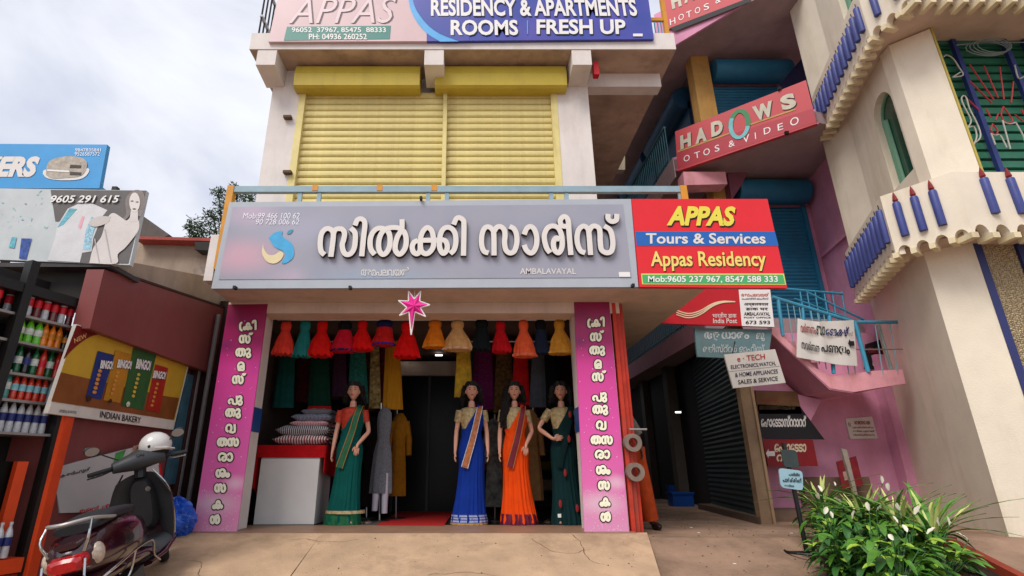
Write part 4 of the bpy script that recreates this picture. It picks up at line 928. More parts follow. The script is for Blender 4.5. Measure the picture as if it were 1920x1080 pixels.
lr = mat('label_red', '#cc1a2c', .4, .3, 40, 0); lb_ = mat('label_blue', '#26306e', .4, .3, 40, 0); lc = mat('label_cyan', '#8cc4cf', .4, .2, 40, 0); lw = mat('label_white', '#c9cfc6', .4, .3, 50, 0); lo_ = mat('label_orange', '#c47818', .4, .5, 40, 0)
cr_ = mat('cap_red', '#b51c1c', .4); cw = mat('cap_white', '#c8c8c8', .4); cg = mat('cap_green', '#2c8a3a', .4); cb = mat('cap_blue', '#2a50a0', .4)
z = shz[0]
for i in range(7): 
    bottle(.09 + i * .068, z, .27, clear if i % 2 else cola, lr, cr_, 'clear red labelled bottle on the top rack shelf', 'red labelled bottles on the top rack shelf', o=-.07)
    bottle(.12 + i * .068, z, .27, clear, lr, cr_, 'red capped bottle in the rear row of the top shelf', 'rear row of the top rack shelf', o=-.16)
bottle(.66, z, .27, cola, lr, cr_, 'red labelled bottle alone on the top shelf left of the rack post', None, o=-.07)
z = shz[1]
for i in range(3): bottle(.30 + i * .07, z, .22, grn, lw, cg, 'bright green drink bottle on the second rack shelf', 'green bottles on the second rack shelf', r=.032)
for i in range(3): bottle(.13 + i * .058, z, .21, org, lo_, cr_, 'orange drink bottle on the second rack shelf', 'orange bottles on the second rack shelf')
bottle(.07, z, .2, drk, lo_, cr_, 'dark bottle with orange label at the right end of the second shelf', None)
bottle(.68, z, .26, org, lo_, cr_, 'large orange drink bottle on the second shelf left of the rack post', None, r=.045)
z = shz[2]; row = [(redl, lr, cr_, 'red'), (dgr, lw, cg, 'green'), (redl, lr, cr_, 'red'), (dgr, lw, cg, 'green'), (drk, lb_, cb, 'dark blue'), (dgr, lw, cg, 'green'), (drk, lb_, cb, 'dark blue')]
for i, (a, b, c, n) in enumerate(row): bottle(.08 + i * .062, z, .24, a, b, c, '%s bottle on the third rack shelf' % n, '%s bottles on the third rack shelf' % n)
bottle(.7, z, .24, redl, lr, cr_, 'red drink bottle on the third shelf left of the rack post', None, r=.04)
z = shz[3]
for i in range(6): bottle(.08 + i * .056, z, .22, redl if i else clear, lc, cr_, 'red bottle with pale blue label on the fourth shelf' if i else 'empty looking clear bottle with pale blue label at the right of the fourth shelf', 'pale blue labelled bottles on the fourth rack shelf' if i else None, r=.024)
bottle(.42, z, .23, teal, lw, cw, 'teal bottle at the left end of the fourth shelf', None); bottle(.49, z, .23, clear, lw, cw, 'clear bottle with white label beside the teal bottle', None)
z = shz[4]
for i in range(7): bottle(.08 + i * .062, z, .25, clear, lb_, cw, 'water bottle with blue label on the bottom shelf', 'blue labelled water bottles on the bottom rack shelf')
for i in range(8):
    bottle(.18 + i * .062, -.09 + .12, .25, clear, lb_, cw, 'water bottle with blue label behind the orange rail', 'water bottles low behind the orange rail', o=.02)
# crisps advert board
PB = PX(-3.42)
ad = thing('advert_board', 'snack advert board reading INDIAN BAKERY on the maroon wall', 'sign', hit(200, 790, PB))
board(ad, 'board', [(90, 775), (325, 806), (355, 680), (145, 608)], PB, .04, offw)
def bx(q): return [(x / 3.376, 500 + y / 3.376) for x, y in q]
patch(ad, 'yellow_field', bx([(325, 850), (1105, 972), (1190, 610), (485, 372)]), PB, mat('ad_yellow', '#c09a30', .45, .08), .003)
patch(ad, 'brown_field', bx([(325, 852), (1100, 970), (1135, 832), (1040, 818), (385, 668)]), PB, mat('ad_brown', '#7d4a22', .45, .2, 5), .005)
cv = smoothpts([(410, 583), (440, 545), (500, 490), (570, 445), (640, 425)], 3)
patch(ad, 'corner_flash', bx([(485, 370), (403, 583)] + [(p.x, p.y) for p in cv] + [(640, 420)]), PB, mat('ad_red', '#6d1a14', .45, .1), .007)
def ptx(par, s, q, m, **k): bl, br_, tl = bx(q); lettering(par, s, PB, bl, br_, tl, m, **k)
ptx(ad, 'NEW', [(472, 485), (552, 448), (468, 456)], mat('ad_letter', '#d9a066', .5), bold=.02, lift=.010)
for (c, q, tq) in (('#1d3470', [(545, 822), (640, 842), (725, 560), (620, 533)], [(632, 645), (712, 652), (640, 590)]),
                   ('#b07a18', [(655, 845), (760, 862), (835, 555), (732, 528)], [(740, 640), (830, 650), (748, 585)]),
                   ('#1f5a28', [(770, 880), (905, 908), (992, 552), (845, 513)], [(858, 645), (950, 660), (868, 580)]),
                   ('#a0281a', [(925, 905), (1010, 925), (1065, 642), (985, 618)], [(965, 705), (1045, 715), (975, 655)])):
    pk = patch(ad, 'packet_print', bx(q), PB, mat('packet' + c[1:], c, .4, .15, 8), .010)
    for dx, m_, lf in ((3, black_p, .014), (0, white_p, .017)):
        ptx(ad, 'BINGO!', [(a + dx, b + dx) for a, b in tq], m_, bold=.05, shear=.1, lift=lf)
    cx_ = sum(a for a, b in q) / 4 - 14; cy_ = sum(b for a, b in q) / 4 + 30
    k = M()
    for i in range(6):
        c_ = hit(*bx([(cx_ - i * 7 + 15, cy_ - 60 + i * 27)])[0], off(PB, .013 + i * .0008)); k.add([c_ + V((0, math.cos(a * .785) * .028, math.sin(a * .785) * .016)) for a in range(8)], [tuple(range(8))])
    k.build('crisp_print', mat('crisp' + c[1:], '#c9873a' if c != '#1f5a28' else '#c4ad45', .5, .25, 40), ad)['kind'] = 'stuff'
ptx(ad, 'INDIAN BAKERY', [(632, 955), (890, 992), (638, 912)], black_p, bold=.01, lift=.006)
ptx(ad, 'AMBALAVAYAL', [(372, 922), (485, 932), (376, 903)], black_p, shear=.2, lift=.006)
for (x, y, r) in ((565, 835, .03), (700, 850, .022), (812, 870, .03)):
    c_ = hit(*bx([(x, y)])[0], off(PB, .018)); M().add([c_ + V((0, math.cos(a * .52) * r, math.sin(a * .52) * r * .9)) for a in range(12)], [tuple(range(12))]).build('bowl_print', mat('bowl%d' % x, '#3a2416' if x != 812 else '#c0c4b0', .5, .6, 60), ad)
# top left billboards
p2_ = PY(4.45); p1_ = PY(4.7)
b2 = thing('laundry_billboard', 'faded billboard of clothes and a woman with number 9605 291 615', 'billboard', hit(120, 497, p2_))
board(b2, 'board', [(-90, 483), (243, 497), (274, 357), (-90, 352)], p2_, .05, mat('faded_print', '#b9c0c2', .5, .12, 3, .02))
w2 = lambda q: [(x / 3.376, 240 + y / 3.376) for x, y in q]
patch(b2, 'grey_field', w2([(320, 392), (925, 396), (812, 858), (505, 852), (545, 600), (350, 590)]), p2_, mat('print_grey', '#5c5958', .5, .1), .003)
sm2 = lambda q, n=4: [(p.x, p.y) for p in smoothpts(q + [q[0]], n)[:-1]]
patch(b2, 'coat_print', w2([(360, 620), (430, 510), (500, 478), (590, 480), (680, 520), (640, 570), (590, 700), (580, 780), (520, 790), (505, 850), (300, 838), (350, 690)]), p2_, mat('print_white', '#c9c9cb', .5, .1, 6), .005)
patch(b2, 'sleeve_print', w2([(362, 628), (440, 508), (488, 512), (400, 610)]), p2_, mat('print_teal', '#5fa9b8', .5, .3, 30), .007)
patch(b2, 'pink_print', w2([(495, 625), (520, 555), (535, 560), (510, 640)]), p2_, mat('print_pink', '#d9a0ac', .5), .007)
patch(b2, 'floral_print', w2([(525, 770), (545, 640), (580, 560), (620, 580), (580, 700), (575, 772)]), p2_, mat('print_floral', '#8fb7c9', .5, .5, 50), .007)
patch(b2, 'hair_print', w2(sm2([(800, 540), (795, 450), (845, 395), (905, 405), (918, 480), (900, 540), (880, 560), (840, 520), (815, 560), (780, 590), (740, 588), (785, 565)])), p2_, mat('print_grey2', '#7a716e', .5, .15, 20), .009)
patch(b2, 'figure_print', w2(sm2([(565, 855), (590, 760), (640, 690), (665, 610), (690, 555), (720, 538), (760, 560), (800, 585), (835, 560), (875, 580), (878, 640), (840, 700), (790, 760), (745, 800), (735, 858)])), p2_, mat('print_pale', '#cbc5c2', .5, .06, 5), .011)
patch(b2, 'neck_print', w2([(832, 500), (872, 505), (874, 590), (818, 590)]), p2_, _mc['print_pale'], .0115)
patch(b2, 'face_print', w2([(852 + 34 * math.cos(a * .35), 470 + 62 * math.sin(a * .35)) for a in range(18)]), p2_, mat('print_face', '#d2ccc8', .5, .04, 5), .013)
for x, y, w0, h0 in ((836, 462, 12, 5), (868, 468, 12, 5), (850, 512, 14, 6)): patch(b2, 'face_mark', w2([(x - w0, y), (x, y - h0), (x + w0, y), (x, y + h0)]), p2_, _mc['print_grey'], .0145)
patch(b2, 'arm_print', w2(sm2([(700, 560), (620, 560), (560, 600), (600, 625), (680, 600)])), p2_, mat('print_arm', '#bdb6b2', .5, .05), .0125)
for a_ in ((595, 700, 625, 850), (660, 640, 700, 850)): patch(b2, 'fold_print', w2([(a_[0], a_[1]), (a_[0] + 8, a_[1]), (a_[2] + 6, a_[3]), (a_[2], a_[3])]), p2_, mat('print_fold', '#a9a3a4', .5), .0135)
patch(b2, 'can_print', w2([(120, 825), (165, 832), (200, 700), (135, 698)]), p2_, mat('print_can', '#2f4c93', .5, .6, 30), .006)
patch(b2, 'teal_blot', w2([(55, 755), (90, 760), (105, 690), (75, 690)]), p2_, _mc['print_teal'], .006)
k = M(); rn = random.Random(5)
for i in range(26):
    x, y = rn.uniform(0, 300), rn.uniform(400, 640); c_ = hit(*w2([(x, y)])[0], off(p2_, .004)); s = rn.uniform(.008, .03); k.add([c_ + V((rn.uniform(-s, s), 0, rn.uniform(-s, s))) for _ in range(3)], [(0, 1, 2)])
k.build('print_marks', mat('print_mist', '#86b3b8', .5, .3, 20), b2)['kind'] = 'stuff'
for d, m_, lf in ((1.2, black_p, .012), (0, white_p, .015)):
    lettering(b2, '9605 291 615', p2_, (94 + d, 380 + d), (223 + d, 380 + d), (96 + d, 366 + d), m_, bold=.02, shear=.25, lift=lf)
b1 = thing('cake_billboard', 'bright blue billboard with ERS lettering and a cake above the laundry board', 'billboard', hit(100, 353, p1_))
board(b1, 'board', [(-90, 353), (186, 353), (201, 271), (-90, 269)], p1_, .05, mat('sky_print', '#3f94cf', .45, .12, 2, .02))
lettering(b1, 'BAKERS', p1_, (-98, 332), (70, 332), (-90, 293), wl, bold=.06, shear=.25, lift=.005)
rect_text(b1, '9847835841', p1_, 141, 189, 278, 284, white_p, lift=.005); rect_text(b1, '9526587572', p1_, 140, 187, 285, 292, white_p, lift=.005)
w1 = w2
patch(b1, 'plate_print', w1(sm2([(270, 290), (300, 260), (540, 250), (555, 290), (500, 325), (380, 330), (300, 318)])), p1_, mat('plate_w', '#d5d3cf', .5, .03), .005)
patch(b1, 'cake_print', w1(sm2([(290, 295), (300, 230), (340, 195), (440, 178), (530, 195), (550, 240), (515, 300), (420, 315), (330, 318)])), p1_, mat('cake_w', '#a79d90', .5, .3, 25), .008)
for y in (240, 285): patch(b1, 'cake_slice', w1([(445, y - 8), (515, y - 4), (512, y + 14), (440, y + 12)]), p1_, mat('cake_dark', '#403731', .6, .3, 60), .011)
patch(b1, 'cake_cream', w1([(300, 262), (438, 270), (438, 280), (298, 272)]), p1_, white_p, .011)
for x in (-3.7, -4.6): M().box(x, x + .05, 4.76, 4.81, 2.2, 3.4).build('support_post', black_metal, b1)
M().box(-6, -3.3, 4.46, 4.9, 2.40, 2.44).build('awning', mat('awning_m', '#3f3c3f', .7, .2), bk)
M().box(-6, -3.51, 4.6, 4.7, 2.1, 2.40).build('awning_beam', mat('shade_wood', '#2e2a28', .8), bk)

# poster board leaning on the wall, blue bag
lb = thing('leaning_board', 'white board with Malayalam writing leaning on the maroon wall behind the scooter', 'board', (-3.3, 5.4, -.2))
pl_ = PL((-3.47, 4.9), (-3.28, 6.1)); lq = lambda q: [(40 + x / 4.153, 820 + y / 4.153) for x, y in q]
board(lb, 'panel', lq([(300, 590), (1140, 560), (1040, 40), (245, 240)]), pl_, .03, mat('board_grey_white', '#b5b3b2', .5, .05, 3, .05))
patch(lb, 'green_print', lq([(705, 260), (735, 125), (815, 95), (760, 250)]), pl_, mat('print_green', '#3f8f45', .5, .4, 20), .004)
patch(lb, 'red_print', lq([(1105, 560), (1140, 560), (1085, 210), (1070, 215)]), pl_, red_p, .004)
for s, q, m_ in (('കളർഫുൾ', [(300, 325), (540, 262), (298, 290)], black_p), ('ഷേൺ', [(545, 318), (650, 288), (540, 280)], black_p), ('മെൻ ന്യൂ', [(455, 600), (760, 545), (455, 555)], red_p)):
    a, b, c = lq(q); lettering(lb, s, pl_, a, b, c, m_, bold=.02, lift=.006)
bagc = hit(333, 1000, PY(6.0)); k = M(); rn = random.Random(2); n, m = 30, 22; vs = []
for i in range(m + 1):
    p = math.pi * i / m
    for j in range(n):
        a = 2 * math.pi * j / n; f = 1 + .1 * math.sin(5 * a + 3 * p) + .07 * math.sin(11 * a - 7 * p) + .05 * math.sin(17 * a + 9 * p) + rn.uniform(-.03, .03)
        if i < 3: f *= .8
        vs.append(V((bagc.x - .06 + .2 * f * math.sin(p) * math.cos(a), 6.0 + .16 * f * math.sin(p) * math.sin(a), .17 + .19 * f * math.cos(p) + (.05 if i < 3 else 0))))
k.add(vs, [(i * n + j, (i + 1) * n + j, (i + 1) * n + (j + 1) % n, i * n + (j + 1) % n) for i in range(m) for j in range(n)])
o = k.build('plastic_bag', mat('blue_plastic', '#1450b8', .3, .25, 9, .6, spec=.6, fine=18), None, label='crumpled bright blue plastic bag beside the left pink banner', category='bag')
# ------------------------------------------------------------------ SCOOTER
Fp = V((-2.80, 5.34, rz(-2.8, 5.34))); Rp = V((-2.52, 4.16, rz(-2.52, 4.16)))
fw = (Fp - Rp).normalized(); rt = fw.cross(V((0, 0, 1))).normalized(); up = rt.cross(fw).normalized()
Rl = Matrix.Rotation(R(-13), 3, fw); rt = Rl @ rt; up = Rl @ up
SCL = .96
TS = Matrix(((rt.x, fw.x, up.x), (rt.y, fw.y, up.y), (rt.z, fw.z, up.z))) * SCL
def Q(x, y, z): return Rp + TS @ V((x, y, z))
sc_ = thing('scooter', 'dark maroon motor scooter parked on the ramp by the maroon wall', 'scooter', tuple(Rp))
mp_ = mat('scooter_maroon', '#2c0b17', .22, .1, 6, .02, spec=.6, coat=.6); pl2 = mat('dark_plastic', '#26272a', .45, .1, 10, .05); plg = mat('grey_plastic', '#3a3c40', .5, .1, 10, .05); chrome = mat('chrome', '#b8bbbd', .2, .03, 5, 0, metal=1)
class MS(M):
    def T(s, n0): 
        for i in range(n0, len(s.v)): s.v[i] = Rp + TS @ s.v[i]
        return s
def sloft(secs, n=20, exp=2.6):
    """sections along y: (y, zc, halfwidth, halfheight)"""
    k = MS(); vs = []
    for (y, zc, hw, hh) in secs:
        for j in range(n):
            a = 2 * math.pi * j / n; c, s_ = math.cos(a), math.sin(a)
            vs.append(V((hw * math.copysign(abs(c) ** (2 / exp), c), y, zc + hh * math.copysign(abs(s_) ** (2 / exp), s_))))
    m = len(secs); k.add(vs, [(i * n + j, i * n + (j + 1) % n, (i + 1) * n + (j + 1) % n, (i + 1) * n + j) for i in range(m - 1) for j in range(n)] + [tuple(range(n)), tuple((m - 1) * n + j for j in reversed(range(n)))])
    return k.T(0)
def stube(pts, r, n=8, sm=4): k = MS(); k.tube(smoothpts(pts, sm), r, n); return k.T(0)
def wheel(y, steer=0):
    r = .215; k = MS(); n = 32; vs = []
    Rz = Matrix.Rotation(steer, 3, 'Z')
    def W(p): q = Rz @ V(p); return V((q.x, q.y + y, q.z + r))
    prof = [(-.03, .14), (-.045, .17), (-.042, .195), (-.025, .211), (0, .215), (.025, .211), (.042, .195), (.045, .17), (.03, .14)]
    for (x, rr) in prof: vs += [W((x, rr * math.cos(2*math.pi*j/n), rr * math.sin(2*math.pi*j/n))) for j in range(n)]
    k.add(vs, [(i*n+j, i*n+(j+1)%n, (i+1)*n+(j+1)%n, (i+1)*n+j) for i in range(len(prof)-1) for j in range(n)]); wo = k.T(0).build('wheel', rubber, sc_, smooth=True)
    k = MS(); vs = []
    for (x, rr) in ((-.025, .14), (-.03, .12), (-.035, .05), (-.05, .04), (.05, .04), (.035, .05), (.03, .12), (.025, .14)): vs += [W((x, rr * math.cos(2*math.pi*j/n), rr * math.sin(2*math.pi*j/n))) for j in range(n)]
    k.add(vs, [(i*n+j, i*n+(j+1)%n, (i+1)*n+(j+1)%n, (i+1)*n+j) for i in range(7) for j in range(n)]); k.T(0).build('rim', plg, wo, smooth=True)
wheel(0); wheel(1.24, R(18))
sloft([(-.42, .56, .05, .06), (-.38, .57, .14, .11), (-.25, .57, .19, .15), (0, .54, .215, .19), (.2, .53, .215, .19), (.38, .5, .19, .16), (.47, .46, .13, .1)]).build('rear_body', mp_, sc_, smooth=True)
sloft([(-.40, .40, .12, .05), (-.2, .39, .18, .06), (.05, .37, .2, .06), (.35, .33, .2, .06), (.5, .3, .2, .05)]).build('lower_fairing', mp_, sc_, smooth=True)
sloft([(-.3, .74, .12, .03), (-.22, .745, .15, .045), (0, .74, .155, .05), (.2, .71, .14, .05), (.38, .685, .125, .045), (.48, .66, .08, .03)]).build('seat', mat('seat_vinyl', '#232428', .55, .1, 20, .15), sc_, smooth=True)
sloft([(-.42, .665, .07, .02), (-.3, .675, .13, .035), (-.1, .67, .13, .02)]).build('seat_base', mp_, sc_, smooth=True)
sloft([(.4, .27, .17, .03), (.6, .26, .19, .028), (.9, .26, .2, .03), (1.0, .29, .19, .04)]).build('floorboard', plg, sc_, smooth=True)
sloft([(.4, .235, .2, .025), (.7, .22, .215, .03), (.98, .25, .21, .04)]).build('side_skirt', mp_, sc_, smooth=True)
# leg shield: curved sheet with thickness
k = MS(); n, m = 16, 10; vs = []
for lay in (0, 1):
    for i in range(m + 1):
        f = i / m; z = .26 + .62 * f; hw = .2 + .045 * math.sin(f * 2.4) - .07 * max(0, f - .7) * 3; yb = 1.0 - .11 * f
        for j in range(n + 1):
            u = j / n * 2 - 1; vs.append(V((u * hw, yb - .09 * abs(u) ** 2.2 * (1 - .2 * f) + (.035 if lay else 0) + .03 * (1 - abs(u)), z - .05 * abs(u) ** 3 * f)))
q_ = (n + 1) * (m + 1); fs = []
for i in range(m):
    for j in range(n):
        a = i * (n + 1) + j; fs += [(a, a + 1, a + n + 2, a + n + 1), (q_ + a + n + 1, q_ + a + n + 2, q_ + a + 1, q_ + a)]
edge = [i for i in range(n + 1)] + [i * (n + 1) + n for i in range(1, m + 1)] + [m * (n + 1) + j for j in range(n - 1, -1, -1)] + [i * (n + 1) for i in range(m - 1, 0, -1)]
fs += [(edge[i], q_ + edge[i], q_ + edge[(i + 1) % len(edge)], edge[(i + 1) % len(edge)]) for i in range(len(edge))]
k.add(vs, fs); k.T(0).build('leg_shield', mat('shield_plastic', '#2f3033', .45, .15, 5, .05), sc_, smooth=True)
sloft([(.86, .62, .08, .2), (.93, .62, .11, .24), (.98, .62, .1, .24)], exp=3).build('glove_panel', pl2, sc_, smooth=True)
k = MS(); k.lathe((0, 0, 0), [(.022, 0), (.022, .008)], 14); 
for i in range(len(k.v)): v = k.v[i]; k.v[i] = V((v.x + .07, .85 - v.z, .74 + v.y))
k.T(0).build('ignition_lock', chrome, sc_)
sloft([(.98, .55, .17, .27), (1.06, .52, .13, .25), (1.12, .5, .06, .18)], exp=2.2).build('front_apron', mp_, sc_, smooth=True)
sloft([(.98, .4, .05, .05), (1.1, .46, .075, .045), (1.24, .47, .08, .04), (1.4, .42, .07, .04), (1.47, .36, .04, .03)]).build('front_fender', mp_, sc_, smooth=True)
stube([(0.06, .95, .75), (.07, 1.1, .5), (.075, 1.24, .215)], .025).build('fork', steel, sc_); stube([(-.06, .95, .75), (-.07, 1.1, .5), (-.075, 1.24, .215)], .025).build('fork', steel, sc_)
# handlebar assembly steered to the left
RS = Matrix.Rotation(R(30), 3, 'Z')
def H(x, y, z): p = RS @ V((x, y, z)); return (p.x, p.y + .9, p.z + .86)
k = MS(); secs = [(-.2, .0, .05, .045), (-.13, .02, .085, .06), (0, .05, .11, .09), (.13, .02, .085, .06), (.2, .0, .05, .045)]; n = 18; vs = []
for (x, yo, hy, hz) in secs: vs += [V(H(x, -.02 + hy * math.cos(2*math.pi*j/n), .12 + yo * .4 + hz * math.sin(2*math.pi*j/n))) for j in range(n)]
k.add(vs, [(i*n+j, i*n+(j+1)%n, (i+1)*n+(j+1)%n, (i+1)*n+j) for i in range(4) for j in range(n)] + [tuple(range(n)), tuple(4*n+j for j in reversed(range(n)))]); k.T(0).build('handlebar_cowl', mat('cowl_plastic', '#333539', .5, .15, 8, .05), sc_, smooth=True)
k = MS(); vs = []
for (y, hx, hz) in ((-.12, .02, .02), (-.08, .07, .035), (0.02, .09, .05), (.08, .05, .03)): vs += [V(H(hx * math.cos(2*math.pi*j/n), y, .17 + hz * math.sin(2*math.pi*j/n))) for j in range(n)]
k.add(vs, [(i*n+j, i*n+(j+1)%n, (i+1)*n+(j+1)%n, (i+1)*n+j) for i in range(3) for j in range(n)] + [tuple(range(n)), tuple(3*n+j for j in reversed(range(n)))]); k.T(0).build('dashboard', pl2, sc_, smooth=True)
for s in (-1, 1):
    stube([H(s * .19, -.02, .12), H(s * .25, -.04, .12), H(s * .38, -.07, .115)], .018).build('grip', rubber, sc_)
    stube([H(s * .2, .03, .1), H(s * .28, .01, .085), H(s * .38, .0, .08)], .007).build('brake_lever', chrome if s > 0 else pl2, sc_)
    stube([H(s * .15, -.01, .18), H(s * .24, -.02, .24), H(s * .29, -.02, .28)], .006).build('mirror_stem', pl2, sc_)
    k = MS(); vs = []
    k.ball((0, 0, 0), (.062, .014, .043), 14, 8); k.v = [V(H(s * .33 + v.x, v.y - .02, .3 + v.z + s * v.x * .25)) for v in k.v]; mo = k.T(0).build('mirror', pl2, sc_, smooth=True)
    k = MS(); k.add([V(H(s * .33 + .052 * math.cos(a * .45), -.036, .3 + .035 * math.sin(a * .45))) for a in range(14)], [tuple(range(14))]); k.T(0).build('mirror_glass', mat('mirror_glass', '#9aa0a4', .05, 0, 1, 0, metal=1), mo)
stube([(0, .9, .84), (0, .93, .95)], .05).build('steering_neck', pl2, sc_)
# rails, lights, plate
stube([(.12, .05, .72), (.15, -.1, .74), (.13, -.34, .80), (0, -.43, .81), (-.13, -.34, .80), (-.15, -.1, .74), (-.12, .05, .72)], .012).build('grab_rail', mat('silver_paint', '#a3a2a0', .4, .08, 10, .03, metal=.4), sc_, smooth=True)
for s in (-1, 1):
    stube([(s * .13, -.34, .8), (s * .14, -.42, .72), (s * .1, -.42, .62)], .009).build('rail_stay', chrome, sc_)
    stube([(s * .14, -.45, .40), (s * .22, -.3, .44), (s * .25, 0, .46), (s * .25, .3, .42), (s * .2, .44, .28), (s * .2, .55, .2)], .009).build('crash_bar', chrome, sc_)
    stube([(s * .24, .0, .46), (s * .2, -.02, .32), (s * .16, -.08, .25)], .009).build('crash_stay', chrome, sc_)
    stube([(s * .1, -.46, .36), (s * .12, -.5, .46), (s * .12, -.46, .58)], .008).build('bumper_hoop', chrome, sc_)
    k = MS(); k.ball((s * .14, -.33, .57), (.04, .06, .07), 10, 7); k.T(0).build('indicator', mat('indicator_glass', '#b8a898', .15, .3, 40), sc_, smooth=True)
    stube([(s * .205, .95, .3), (s * .235, .91, .5), (s * .225, .87, .72), (s * .12, .86, .9)], .008).build('shield_trim', chrome, sc_)
sloft([(-.47, .55, .07, .03), (-.455, .555, .1, .045), (-.38, .56, .12, .055), (-.33, .56, .11, .05)], exp=4).build('tail_light', mat('tail_red', '#a30d12', .12, .3, 30, 0, spec=.8), sc_, smooth=True)
stube([(-.14, -.46, .4), (0, -.5, .38), (.14, -.46, .4)], .009).build('bumper_bar', chrome, sc_)
k = MS(); k.box(-.1, .1, -.475, -.465, .2, .33); k.T(0).build('number_plate', white_p, sc_)
k = MS(); k.box(-.09, .09, -.42, -.3, .18, .4); k.T(0).build('mudguard', pl2, sc_)
stube([(.13, .1, .2), (.15, -.1, .22), (.15, -.3, .25)], [.04] * 9, sm=4).build('silencer', mat('silencer_m', '#2b2b2c', .5, .2), sc_)
k = MS(); k.box(.05, .17, -.12, .3, .13, .26); k.T(0).build('engine_block', plg, sc_)
# helmet on the right handlebar and a scarf
hc = V(TS @ V(H(.27, -.03, .27))) + Rp; hc = hit(291, 838, PY(hc.y))
hl = thing('helmet', 'white open face helmet hung on the scooter handlebar', 'helmet', tuple(hc))
k = M(); n, m = 26, 14; vs = []
for i in range(m + 1):
    p = .02 + 2.0 * i / m
    for j in range(n):
        a = 2 * math.pi * j / n; cut = .25 * max(0, math.cos(a - .3)) * (i / m) ** 2
        vs.append(hc + V((.125 * math.sin(p) * math.cos(a) , .14 * math.sin(p) * math.sin(a), .12 * math.cos(p - cut) + .01)))
k.add(vs, [(i * n + j, (i + 1) * n + j, (i + 1) * n + (j + 1) % n, i * n + (j + 1) % n) for i in range(m) for j in range(n)] + [tuple(range(n))]); k.build('shell', mat('helmet_white', '#c9c7c4', .25, .04, 8, .03, spec=.6), hl, smooth=True)
k = M(); k.ball(hc + V((0, 0, -.03)), (.112, .125, .085), 16, 8); k.build('lining', mat('lining_black', '#151515', .9), hl, smooth=True)
k = M(); k.ball(hc + V((.02, -.128, .0)), (.018, .012, .018), 10, 6); k.build('visor_knob', black_metal, hl)
k = M(); k.prism([hc + V((.07, -.12, -.01)), hc + V((.14, -.05, -.005)), hc + V((.15, .05, -.01)), hc + V((.12, .06, -.02)), hc + V((.11, -.05, -.02)), hc + V((.06, -.11, -.025))], (0, 0, .008)); k.build('peak', white_p, hl)
k = M(); k.tube([hc + V((-.06, -.1, -.06)), hc + V((-.03, -.09, -.15)), hc + V((.03, -.06, -.15)), hc + V((.06, -.09, -.07))], .007, 6); k.build('chin_strap', black_metal, hl)
sc2 = hit(266, 850, PY(hc.y)); k = M(); rn = random.Random(9)
for i in range(14):
    k.tube([sc2 + V((rn.uniform(-.05, .04), rn.uniform(-.05, .05), .06)), sc2 + V((rn.uniform(-.05, .06), -.05 + rn.uniform(-.02, .03), .0)), sc2 + V((rn.uniform(-.03, .07), -.02, -.09 - rn.random() * .03))], [.02, .026, .014], 7)
k.build('scarf', fab('scarf', '#7a5a4a', var=.9), None, smooth=True, label='brown and cream patterned scarf bunched beside the helmet', category='scarf')
# tree behind the gap
def leaf_cloud(k, c, rad, cnt, size, rn):
    for _ in range(cnt):
        d = V((rn.gauss(0, 1), rn.gauss(0, 1), rn.gauss(0, 1))).normalized() * (rn.random() ** .4)
        p = V(c) + V((d.x * rad[0], d.y * rad[1], d.z * rad[2])); a = V((rn.uniform(-1, 1), rn.uniform(-1, 1), rn.uniform(-1, 1))).normalized(); b = a.cross(V((rn.uniform(-1, 1), rn.uniform(-1, 1), rn.uniform(-1, 1)))).normalized(); s = size * rn.uniform(.6, 1.3)
        k.add([p, p + a * s + b * s * .3, p + a * s * 1.8, p + a * s - b * s * .3], [(0, 1, 2, 3)])
tr = thing('leafy_tree', 'dark leafed tree rising behind the gap between bakery and shop', 'tree', (-6.9, 14, 0)); rn = random.Random(4); k = M(); br_ = M()
pt_ = PY(14)
br_.tube([(-6.9, 14, 0), (-6.8, 14, 3), (-6.7, 14, 5), (-6.5, 14, 6.5)], [.2, .16, .12, .06], 8)
for (x, y, r) in ((375, 425, .4), (400, 440, .45), (365, 440, .2), (420, 380, .28), (445, 365, .3), (410, 362, .22), (385, 475, .45), (430, 400, .5), (460, 420, .5), (400, 405, .3), (470, 372, .25), (355, 425, .14), (440, 352, .15), (392, 500, .4)):
    c = hit(x, y, pt_); leaf_cloud(k, c, (r, r, r * .8), int(900 * r), .055, rn); br_.tube([(-6.75, 14, 4.6), V((-6.75, 14, 4.6)).lerp(c, .6) + V((0, 0, .1)), c], [.06, .035, .015], 6)
    for q in range(6): br_.tube([c, c + V((rn.uniform(-r, r), rn.uniform(-r, r), rn.uniform(-r, r) * .8))], .01, 4)
k.build('crown', mat('tree_leaf', '#2f4a22', .6, .5, 3, 0), tr); br_.build('trunk', mat('bark', '#3a2f26', .9, .3, 6, .5), tr)
# ------------------------------------------------------------------ PINK BUILDING and alley
pk = thing('pink_building', 'pink walled shopping block with blue shutters and balconies behind the alley', 'building', (5.5, 9.0, 0))
